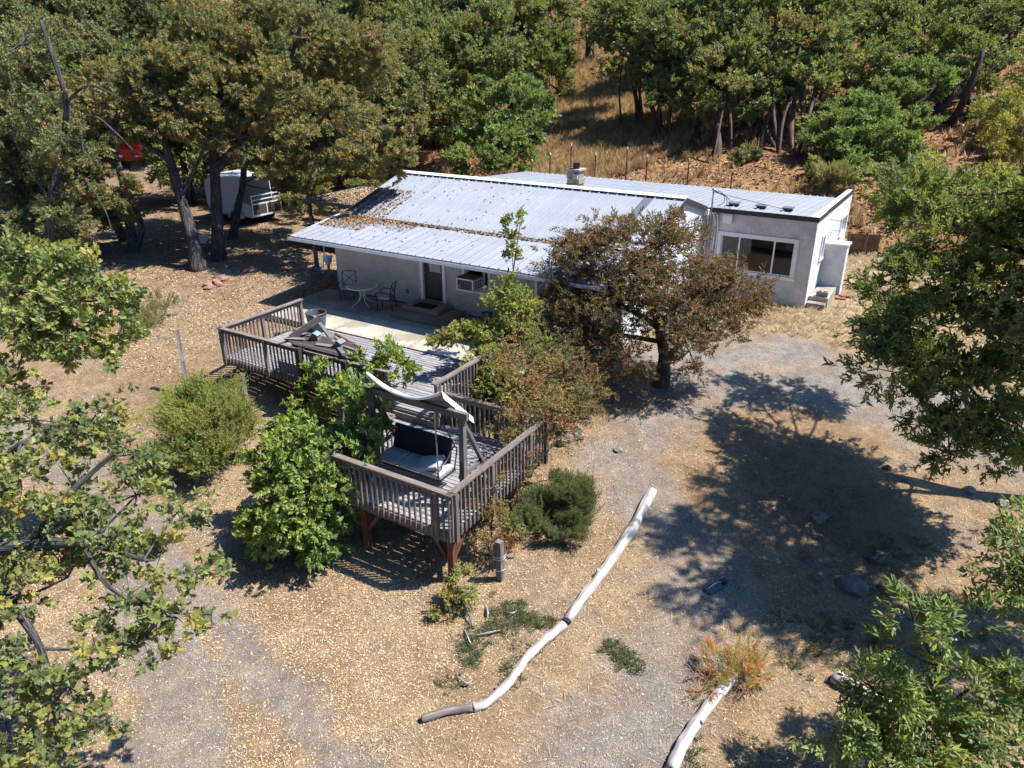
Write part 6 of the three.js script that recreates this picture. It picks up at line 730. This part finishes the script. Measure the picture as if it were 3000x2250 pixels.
{"n":"oak_tree","l":"foreground oak with bright yellow-green lobed leaves at the left edge","c":"tree","g":null,"s":"lobedbright","b":[-6.6,-1.58,13.6],"st":[[[2.439,0.483,2.337,0.2],[3.581,3.183,0.865,0.17],[4.966,4.526,-0.048,0.12],[6.332,4.953,-0.725,0.08],[7.257,5.339,-1.238,0.05],[7.827,5.69,-1.643,0.025]],[[4.966,4.526,-0.048,0.07],[5.965,5.482,-0.776,0.05],[6.518,5.967,-1.241,0.03]],[[6.332,4.953,-0.725,0.05],[7.415,4.853,-0.952,0.035],[8.234,4.626,-1.208,0.02]]],"bl":[[5.61,6.03,-1.1,0.73,0.33,0.53],[5.77,5.36,-0.85,0.8,0.37,0.58],[6.74,5.87,-1.45,0.51,0.36,0.43],[7.37,5.96,-1.76,0.43,0.36,0.39],[6.97,5.31,-1.18,0.72,0.36,0.54],[7.79,5.4,-1.6,0.5,0.36,0.43],[8.25,4.91,-1.49,0.32,0.28,0.3],[6.24,4.82,-0.6,0.79,0.36,0.58],[7.39,4.75,-1.01,0.64,0.32,0.48],[6.85,4.26,-0.55,0.57,0.25,0.41],[7.85,4.27,-0.91,0.42,0.21,0.32],[4.52,5.4,-0.23,0.88,0.74,0.81],[6.46,3.78,0.07,0.64,0.29,0.46]],"d":0.6,"k":1,"seed":42,"bk":"oak","tw":2},
{"n":"leafy_shrub","l":"tall bright green leafy shrub crowding the left side of the lower deck","c":"shrub","g":null,"s":"heart","b":[5.15,-1.79,11.16],"st":[[[0.099,0.092,0.082,0.06],[-0.176,1.441,-0.198,0.05],[-0.75,2.317,-0.689,0.03]],[[0.099,0.092,0.082,0.05],[0.347,1.098,-0.34,0.03]]],"bl":[[-0.13,1.24,-0.12,0.82,0.97,0.89],[-0.44,2.11,-0.77,0.68,0.61,0.64],[-1.25,1.68,-0.44,0.54,0.46,0.5],[0.53,0.8,0.09,0.51,0.51,0.51],[-0.92,0.52,0.36,0.46,0.53,0.49],[-0.68,1.27,-0.05,0.6,0.6,0.6],[-1.22,2.29,-1.03,0.47,0.31,0.39],[0.25,1.68,-0.33,0.44,0.51,0.48]],"d":0.85,"k":1,"seed":43,"bk":"oak","tw":1},
{"n":"climbing_vine","l":"green climbing vine hanging over the left post of the swing","c":"vine","g":null,"s":"heart","b":[4.44,-1.51,8.79],"st":[[[1.354,1.289,1.091,0.03],[1.386,2.081,0.914,0.025],[1.324,2.813,0.697,0.02]]],"bl":[[1.24,2.88,0.71,0.25,0.27,0.26],[0.83,3.17,0.43,0.27,0.24,0.26],[1.62,2.29,1.04,0.19,0.33,0.26],[1.19,2.08,1.03,0.21,0.34,0.28],[1.71,1.8,1.37,0.26,0.22,0.24],[0.84,2.54,0.75,0.24,0.31,0.27],[1.49,3.09,0.58,0.19,0.13,0.16],[1.53,2.55,0.45,0.15,0.18,0.17]],"d":0.75,"k":1,"seed":44,"bk":"oak","tw":1},
{"n":"climbing_vine","l":"vine with tall shoots growing up over the upper deck rail","c":"vine","g":null,"s":"heart","b":[2.32,-1.15,6.98],"st":[[[0.59,0.408,0.568,0.03],[0.632,1.247,0.103,0.02],[1.059,2.076,-0.336,0.012],[1.611,2.314,-0.543,0.01]],[[0.632,1.247,0.103,0.015],[0.801,2.373,-0.461,0.01]]],"bl":[[0.92,2.04,-0.36,0.41,0.41,0.41],[1.65,2.15,-0.48,0.45,0.32,0.38],[2.04,2.1,-0.57,0.31,0.22,0.27],[1.04,1.49,-0.02,0.55,0.41,0.48],[0.54,1.29,0.26,0.46,0.37,0.41]],"d":0.6,"k":1,"seed":45,"bk":"oak","tw":1},
{"n":"climbing_vine","l":"small vine patch hanging on the upper rail under the lumber","c":"vine","g":null,"s":"heart","b":[1.49,-1.11,7.07],"st":[[[0.625,0.407,0.564,0.02],[0.39,1.259,0.262,0.015]]],"bl":[[0.41,1.68,0.16,0.26,0.24,0.25],[0.51,1.26,0.45,0.33,0.28,0.3],[1.06,0.92,0.54,0.27,0.23,0.25],[0.3,0.79,0.69,0.28,0.28,0.28]],"d":0.6,"k":1,"seed":46,"bk":"oak","tw":1},
{"n":"rounded_shrub","l":"feathery light green rounded shrub between the two lone posts","c":"shrub","g":null,"s":"fine","b":[0.65,-1.47,10.18],"st":[[[0.0,0.0,0.0,0.05],[-0.261,0.768,-0.361,0.03]],[[0.0,0.0,0.0,0.04],[-0.024,0.921,-0.61,0.02]],[[0.0,0.0,0.0,0.04],[-0.71,0.924,-0.19,0.02]]],"bl":[[-0.29,1.31,-0.47,0.98,0.67,0.9],[-0.04,0.81,0.03,0.79,0.61,0.8],[0.46,0.93,-0.22,0.65,0.61,0.8],[-0.9,1.27,-0.2,0.54,0.49,0.6],[0.42,1.27,-0.75,0.4,0.62,0.6],[-0.51,1.8,-0.85,0.72,0.4,0.7]],"d":0.75,"k":1,"seed":47,"bk":"oak","tw":1},
{"n":"evergreen_bush","l":"dense dark green bush beside the pale log","c":"shrub","g":null,"s":"rosemary","b":[9.7,-1.35,8.09],"st":[[[0.0,0.0,0.0,0.04],[-0.181,0.249,-0.403,0.03]]],"bl":[[-0.27,0.35,-0.17,0.58,0.35,0.6],[0.06,0.45,-0.68,0.47,0.35,0.55],[-0.36,0.32,0.29,0.41,0.26,0.5],[0.23,0.25,-0.03,0.45,0.23,0.5],[0.19,0.54,-0.93,0.27,0.27,0.4],[-0.36,0.61,-0.63,0.47,0.23,0.5]],"d":1.2,"k":1,"seed":48,"bk":"oak","tw":1},
{"n":"light_green_shrub","l":"yellow-green shrub with tall upright shoots in front of the window","c":"shrub","g":null,"s":"lime","b":[5.44,-0.59,3.27],"st":[[[0.757,0.638,1.205,0.05],[0.393,1.825,0.422,0.04],[0.073,3.078,-0.294,0.025],[-0.239,4.601,-1.285,0.01]],[[0.757,0.638,1.205,0.04],[-0.026,1.428,1.016,0.03],[-0.83,1.831,1.171,0.015]],[[0.757,0.638,1.205,0.03],[0.936,1.719,0.401,0.02]]],"bl":[[-0.4,4.49,-1.26,0.22,0.34,0.28],[-0.26,3.8,-0.85,0.2,0.29,0.24],[-0.03,2.81,-0.09,0.48,0.39,0.43],[0.28,2.2,0.04,0.68,0.48,0.58],[-0.15,1.79,0.64,0.58,0.34,0.46],[-0.89,1.8,1.09,0.48,0.29,0.38],[-1.12,1.66,1.44,0.33,0.24,0.29],[0.58,1.6,0.55,0.86,0.48,0.67],[0.35,1.28,1.25,0.66,0.38,0.52],[1.32,1.01,1.05,0.74,0.56,0.65],[0.84,0.84,1.69,0.55,0.37,0.46]],"d":0.7,"k":1,"seed":49,"bk":"oak","tw":1},
{"n":"twiggy_shrub","l":"tall thin twiggy shrub with sparse rusty leaves right of the swing","c":"shrub","g":null,"s":"rusty","b":[8.49,-1.35,8.02],"st":[[[0.093,0.119,0.15,0.045],[0.035,0.851,-0.327,0.035],[-0.202,1.836,-0.953,0.025],[-0.523,2.806,-1.649,0.015],[-0.904,3.589,-2.21,0.008]],[[0.035,0.851,-0.327,0.02],[0.532,1.4,-0.791,0.015],[0.751,1.898,-1.186,0.008]],[[0.093,0.119,0.15,0.02],[0.455,0.812,-0.307,0.015],[1.124,1.003,-0.69,0.008]],[[-0.202,1.836,-0.953,0.015],[0.019,2.476,-1.681,0.008]]],"bl":[[-0.54,2.58,-1.52,0.65,0.65,0.65],[-0.94,3.29,-2.03,0.49,0.58,0.53],[-0.04,1.66,-0.83,0.47,0.63,0.55],[0.11,2.3,-1.52,0.48,0.48,0.48],[0.04,0.99,-0.4,0.39,0.39,0.39],[0.66,1.78,-1.2,0.39,0.31,0.35]],"d":0.17,"k":1,"seed":50,"bk":"oak","tw":4},
{"n":"twiggy_shrub","l":"small rusty orange sapling in front of the lower deck corner","c":"shrub","g":null,"s":"rusty","b":[8.89,-1.53,9.44],"st":[[[0.038,0.052,0.057,0.02],[-0.068,0.91,-0.199,0.015],[-0.282,1.574,-0.414,0.008]]],"bl":[[-0.04,0.78,-0.15,0.44,0.33,0.38],[-0.22,1.31,-0.31,0.36,0.33,0.34],[0.29,0.7,-0.18,0.32,0.25,0.29],[-0.06,0.31,0.11,0.29,0.22,0.25],[-0.42,1.65,-0.5,0.26,0.22,0.24]],"d":0.3,"k":1,"seed":51,"bk":"oak","tw":2},
{"n":"tangled_shrub","l":"tangle of thin brown and green stems beneath the fruit tree","c":"shrub","g":null,"s":"plumgreen","b":[8.15,-0.76,4.11],"st":[[[0.0,0.0,0.0,0.04],[-0.476,0.883,-0.064,0.03],[-0.916,1.584,-0.075,0.02]],[[0.0,0.0,0.0,0.03],[0.187,0.704,-0.398,0.02]]],"bl":[[-0.33,1.25,0.03,0.82,0.64,0.73],[-1.12,1.82,-0.43,0.65,0.56,0.61],[0.29,0.76,0.42,0.54,0.4,0.47],[-0.37,0.89,0.89,0.53,0.35,0.44],[0.37,0.92,-0.22,0.46,0.36,0.41]],"d":0.3,"k":1,"seed":52,"bk":"oak","tw":3},
{"n":"young_rose","l":"spindly green rose sprouting beside the red-brown deck post","c":"plant","g":null,"s":"sprout","b":[9.27,-1.74,11.37],"st":[[[-0.101,-0.15,-0.132,0.015],[-0.185,0.34,-0.337,0.01],[-0.226,0.769,-0.536,0.006]]],"bl":[[-0.18,0.34,-0.34,0.23,0.34,0.29],[-0.2,0.77,-0.55,0.2,0.15,0.17],[-0.23,0.03,-0.15,0.23,0.2,0.22],[0.02,0.46,-0.52,0.13,0.17,0.15]],"d":0.4,"k":1,"seed":53,"bk":"oak","tw":1},
{"n":"yellow_weed","l":"yellow and red dried weed clump at the end of the lower log","c":"weed","g":null,"s":"weed","b":[14.32,-1.65,9.92],"st":[[[0.0,0.0,0.0,0.01],[-0.149,0.217,-0.216,0.006]]],"bl":[[-0.27,0.38,0.05,0.27,0.21,0.3],[0.04,0.38,-0.13,0.33,0.24,0.35],[0.19,0.21,0.12,0.26,0.24,0.3],[0.33,0.22,-0.23,0.21,0.21,0.3],[-0.3,0.16,0.45,0.24,0.15,0.25]],"d":0.2,"k":1,"seed":54,"bk":"oak","tw":1},
{"n":"grey_sage_bush","l":"wispy grey-green bush behind the white parapet","c":"shrub","g":null,"s":"sage","b":[9.84,1.92,-21.76],"st":[[[0.0,0.0,0.0,0.04],[-0.111,0.582,-0.094,0.03]]],"bl":[[0.01,0.63,0.19,0.79,0.61,0.6],[-0.43,0.95,0.3,0.52,0.44,0.5],[0.33,0.87,-0.13,0.52,0.44,0.5]],"d":0.55,"k":1,"seed":55,"bk":"oak","tw":4},
{"n":"low_bush","l":"dark green bush at the foot of the madrones behind the vents","c":"shrub","g":null,"s":"oakdark","b":[4.74,2.65,-23.64],"st":[[[0.0,0.0,0.0,0.05],[-0.296,0.251,-0.962,0.03]]],"bl":[[-0.21,0.29,-0.65,0.68,0.49,0.7],[-0.59,0.11,-0.32,0.39,0.29,0.4]],"d":1.2,"k":1,"seed":56,"bk":"oak","tw":1},
{"n":"ground_bush","l":"pale green bush at the tip of the bright oak branches","c":"shrub","g":null,"s":"sage","b":[-8.07,-0.5,5.25],"st":[[[-0.397,-0.111,0.302,0.02],[-0.377,0.263,0.231,0.01]]],"bl":[[-0.17,0.37,0.48,0.61,0.27,0.6],[-0.21,0.66,-0.29,0.37,0.25,0.5],[0.11,0.21,1.04,0.42,0.18,0.5]],"d":0.5,"k":1,"seed":57,"bk":"oak","tw":1}
];
VEG.forEach((v) => plant(v));
// distant woodland on the slope: three grown trees, copied
{
  const label = 'distant evergreen tree standing high on the wooded slope', group = 'far trees on the slope';
  const protos = [0, 1, 2].map((k) => { const r = rngOf(300 + k), H = 8 + k, bl = []; for (let i = 0; i < 9; i++) { const a = i * 2.4, q = 0.6 + 1.5 * r(); bl.push([Math.cos(a) * q, H * (0.32 + 0.68 * i / 9), Math.sin(a) * q, 1.5 + r() * 0.7, 1.2 + r() * 0.4, 1.5 + r() * 0.7]); } return { n: 'woodland_tree', l: label, c: 'tree', g: group, s: ['madrone', 'oakdark', 'madroneolive'][k], b: [0, 0, 0], st: [[[0, 0, 0, 0.22], [0.2, H * 0.35, 0.1, 0.18], [0.1 - k * 0.3, H * 0.8, 0.3, 0.08]]], bl, d: 0.6, k: 1.25, seed: 400 + k, bk: k === 1 ? 'oak' : 'madrone', tw: 1 }; });
  const made = [];
  PT.far.forEach(([x, y, z, s, a], i) => { let o; if (i < 3) { o = made[i] = plant(protos[i]); } else { o = made[i % 3].clone(); o.name = numbered('woodland_tree'); scene.add(o); } o.position.set(x, ground(x, z), z); o.scale.setScalar(s); o.rotation.y = a; });
}
// ---------------------------------------------------------------- ground cover
function scatter(name, label, category, geo, m, n, spot, cols, seed) {
  const r = rngOf(seed), rows = []; let tries = 0;
  while (rows.length < n && tries++ < n * 30) { const s = spot(r); if (s) rows.push(s); }
  const im = new THREE.InstancedMesh(geo, m, rows.length); im.name = name; im.userData = { kind: 'stuff', label, category };
  rows.forEach((s, i) => { dummy.position.set(s[0], s[1], s[2]); dummy.rotation.set(s[4] ?? 0, s[3], s[5] ?? 0, 'YXZ'); dummy.scale.setScalar(s[6] ?? 1); dummy.updateMatrix(); im.setMatrixAt(i, dummy.matrix); const c = cols[Math.floor(r() * cols.length)], v = 0.75 + 0.5 * r(); im.setColorAt(i, tmpC.setRGB(c[0] * v, c[1] * v, c[2] * v)); });
  scene.add(im); return im;
}
const inHouse = (x, z) => (x > X0 - 0.1 && x < XR + 0.1 && z < 3.55 && z > ZB - 0.2 && !(x > XG && z > ZA)) && !(x > 7.4 && z > 0.1);
const underDeck = (x, z) => (x > UX0 && x < UX1 && z > 3.4 && z < UZ1 - 0.1) ;
const dryLeaf = (() => { const pos = [], m = new THREE.Matrix4(); leafTris('round', m.makeRotationX(-Math.PI / 2).scale(new THREE.Vector3(1.3, 1, 1.4)), pos, R0); const g = new THREE.BufferGeometry(); g.setAttribute('position', new THREE.Float32BufferAttribute(pos, 3)); g.translate(0, 0, 0.5); g.computeVertexNormals(); return g; })();
const camP = camera.position, litterM = mat([1, 1, 1], { roughness: 0.85, side: THREE.DoubleSide });
const nearSpot = (dens, y0, sc) => (r) => {
  const x = -9 + 30 * r(), z = 1 + 18.5 * r(); if (inHouse(x, z) || (x > -4.8 && x < 7.4 && z < 3.5)) return null;
  const d = Math.hypot(x - camP.x, z - camP.z); if (r() > Math.min(1, 12 / d) || r() > dens(x, z)) return null;
  return [x, ground(x, z) + y0, z, r() * 6.283, (r() - 0.5) * 0.9, (r() - 0.5) * 0.9, sc * (0.6 + 0.8 * r())];
};
const litterD = (x, z) => { const zn = zones(x, z), n = wn(x * 0.6, z * 0.6, 51); return Math.max(0.05, (0.25 + 1.1 * (n - 0.25)) * (1 - 0.88 * zn.path) * (1 - 0.85 * zn.gravel) * (x > 12 ? 0.45 : 1) * (z > 10 && x < 10.6 ? 1.3 : 0.8)); };
scatter('leaf_litter', 'tan fallen oak leaves covering the open ground', 'leaf litter', dryLeaf, litterM, 115000, nearSpot(litterD, 0.006, 0.037), [[0.48, 0.33, 0.18], [0.41, 0.27, 0.14], [0.54, 0.41, 0.26], [0.36, 0.22, 0.11], [0.5, 0.37, 0.23], [0.3, 0.19, 0.105]], 501);
const straw = (() => { const g = new THREE.BufferGeometry(), w = 0.011; g.setAttribute('position', new THREE.Float32BufferAttribute([0, 0, w, 0, 0, -w, 0.55, 0.09, 0.05 - w, 0, 0, w, 0.55, 0.09, 0.05 - w, 0.55, 0.09, 0.05 + w, 0.55, 0.09, 0.05 + w, 0.55, 0.09, 0.05 - w, 1, 0.02, 0.16], 3)); g.computeVertexNormals(); return g; })();
const strawD = (x, z) => { const zn = zones(x, z), n = wn(x * 0.7, z * 0.7, 57); return (0.2 + 1.2 * (n - 0.2)) * (1 - 0.92 * zn.path) * (1 - 0.7 * zn.gravel); };
scatter('dry_grass', 'flattened straw-coloured dry grass over the yard', 'dry grass', straw, litterM, 60000, nearSpot(strawD, 0.01, 0.17), [[0.5, 0.39, 0.24], [0.45, 0.34, 0.19], [0.55, 0.44, 0.28], [0.38, 0.28, 0.16]], 503);
const pebble = new THREE.IcosahedronGeometry(1, 0).scale(1, 0.6, 0.8);
scatter('gravel', 'loose grey pebbles scattered on the driveway and path', 'gravel', pebble, mat([1, 1, 1], { roughness: 0.9 }), 26000, (r) => { const s = nearSpot((x, z) => { const q = zones(x, z); return Math.max(q.gravel, q.path * 0.35, 0.02); }, 0.002, 0.012)(r); return s; }, [[0.25, 0.23, 0.21], [0.31, 0.285, 0.26], [0.2, 0.18, 0.165], [0.35, 0.32, 0.285]], 505);
scatter('gravel', 'loose pebbles on the far part of the driveway', 'gravel', pebble, mat([1, 1, 1], { roughness: 0.9 }), 7000, (r) => { const x = 8 + 14 * r(), z = -9 + 10 * r(); if (inHouse(x, z) || r() > Math.max(0.04, zones(x, z).gravel)) return null; return [x, ground(x, z) + 0.004, z, r() * 6.28, 0, 0, 0.015 * (0.5 + r())]; }, [[0.25, 0.23, 0.21], [0.31, 0.285, 0.26], [0.2, 0.18, 0.165], [0.35, 0.32, 0.285]], 506);
const tuft = (n, w, lean, seed) => { const r = rngOf(seed), p = []; for (let i = 0; i < n; i++) { const a = r() * 6.28, c = Math.cos(a), s = Math.sin(a), l = lean * (0.4 + r()), hh = 0.6 + 0.5 * r(), b = 0.12 * r(); p.push(b * c - s * w, 0, b * s + c * w, b * c + s * w, 0, b * s - c * w, b * c + c * l * 0.4 + s * w * 0.6, hh * 0.6, b * s + s * l * 0.4 - c * w * 0.6, b * c + c * l * 0.4 + s * w * 0.6, hh * 0.6, b * s + s * l * 0.4 - c * w * 0.6, b * c - s * w, 0, b * s + c * w, b * c + c * l, hh, b * s + s * l); } const g = new THREE.BufferGeometry(); g.setAttribute('position', new THREE.Float32BufferAttribute(p, 3)); g.computeVertexNormals(); return g; };
const clearD = (x, z) => dline(x, z, [[-7, -27], [-17, -44], [-26, -62], [-33, -80]]);
scatter('hillside_grass', 'tall golden dry grass on the hillside and in the clearing', 'dry grass', tuft(12, 0.03, 0.5, 3), LMmatte, 26000, (r) => { const z = -16 - 62 * Math.pow(r(), 1.5), x = -45 + 75 * r(); if (r() > (clearD(x, z) < 7 ? 1 : z > -27 ? 0.05 : 0.1)) return null; return [x, ground(x, z) - 0.02, z, r() * 6.28, 0, 0, 0.3 + 0.4 * r()]; }, [[0.5, 0.33, 0.13], [0.42, 0.27, 0.1], [0.58, 0.42, 0.19]], 507);
scatter('yard_grass', 'pale dry grass beside the addition and along its wall', 'dry grass', tuft(10, 0.035, 0.7, 5), LMmatte, 5200, (r) => { const x = 8 + 16 * r(), z = -16 + 14 * r(); if (inHouse(x, z) || zones(x, z).gravel > 0.3 || (x < 12.6 && x > 11.4 && z < -7.4 && z > -10.4)) return null; return [x, ground(x, z) - 0.02, z, r() * 6.28, 0, 0, 0.1 + 0.16 * r()]; }, [[0.62, 0.5, 0.29], [0.55, 0.42, 0.22], [0.66, 0.55, 0.36]], 509);
scatter('forest_litter', 'rusty fallen leaves on the shaded slope behind the house', 'leaf litter', dryLeaf, litterM, 42000, (r) => { const z = -15.5 - 34 * Math.pow(r(), 1.3), x = -26 + 52 * r(); if (clearD(x, z) < 3 && r() < 0.8) return null; return [x, ground(x, z) + 0.02, z, r() * 6.28, (r() - 0.5) * 1.2, (r() - 0.5) * 1.2, 0.1 + 0.14 * r()]; }, [[0.42, 0.2, 0.09], [0.34, 0.16, 0.07], [0.5, 0.3, 0.15], [0.26, 0.12, 0.06]], 511);
scatter('oak_litter', 'brown fallen leaves under the oaks left of the house', 'leaf litter', dryLeaf, litterM, 48000, (r) => { const x = -40 + 35.5 * Math.pow(r(), 0.6), z = -18 + 26 * r(); return [x, ground(x, z) + 0.012, z, r() * 6.28, (r() - 0.5), (r() - 0.5), 0.04 + 0.06 * r()]; }, [[0.4, 0.26, 0.13], [0.3, 0.19, 0.1], [0.5, 0.35, 0.2]], 513);
scatter('green_weeds', 'low green weeds and grass patches near the bleached logs', 'weeds', tuft(10, 0.05, 0.9, 9), LM, 1500, (r) => { const c = [[10.1, 11, 0.9], [10.3, 12, 0.7], [10.4, 10.2, 0.5], [9.6, 10.6, 0.7], [16.5, 6, 1.6], [15.5, 8.4, 0.9], [12.3, 10.6, 0.5], [11.3, 14.2, 0.6], [9.9, 7.6, 0.35], [14.9, 11.6, 0.7], [17.5, 8, 1.4]][Math.floor(r() * 11)], a = r() * 6.28, q = c[2] * Math.sqrt(r()); const x = c[0] + Math.cos(a) * q * 1.2, z = c[1] + Math.sin(a) * q; if (wn(x * 2.2, z * 2.2, 83) < 0.5) return null; return [x, ground(x, z) - 0.005, z, r() * 6.28, 0, 0, 0.05 + 0.08 * r()]; }, [[0.12, 0.17, 0.035], [0.16, 0.18, 0.045], [0.2, 0.19, 0.07]], 515);
// leaves blown onto the roofs
scatter('roof_leaves', 'brown leaf debris along the roof seam and left roof end', 'leaf litter', dryLeaf, litterM, 5600, (r) => {
  const k = r(); let x, z; if (k < 0.32) { z = BREAK[1] + 0.06 + 0.16 * r() * r(); x = RX0 + (RX1 - RX0) * Math.pow(r(), 1.5); } else if (k < 0.72) { x = RX0 + 2.0 * Math.pow(r(), 1.7); z = BREAK[1] - 2.2 + 3.6 * r(); } else if (k < 0.86) { x = RX0 + 3.8 * Math.pow(r(), 1.2); z = BREAK[1] + 0.1 + 0.9 * r() * r(); } else { x = RX0 + 7 * r(); z = RIDGE[1] + 6 * r(); if (r() < 0.75) return null; }
  return [x, roofY(z) + 0.03 + (z > BREAK[1] ? -0.02 : 0), z, r() * 6.28, (r() - 0.5) * 0.8, (r() - 0.5) * 0.8, 0.05 + 0.06 * r()];
}, [[0.3, 0.16, 0.07], [0.22, 0.12, 0.06], [0.42, 0.28, 0.14]], 517);
scatter('carport_leaves', 'thick brown leaves lying on the carport roof', 'leaf litter', dryLeaf, litterM, 2600, (r) => [-10.8 + 5.4 * r(), 2.175, -9 + 4 * r(), r() * 6.28, (r() - 0.5) * 0.6, (r() - 0.5) * 0.6, 0.07 + 0.1 * r()], [[0.36, 0.22, 0.1], [0.26, 0.15, 0.07], [0.46, 0.32, 0.17]], 519);
console.log('sprigs', sprigs);
scene.traverse((o) => { if (o.isMesh) { o.castShadow = true; o.receiveShadow = true; } });
renderer.render(scene, camera);
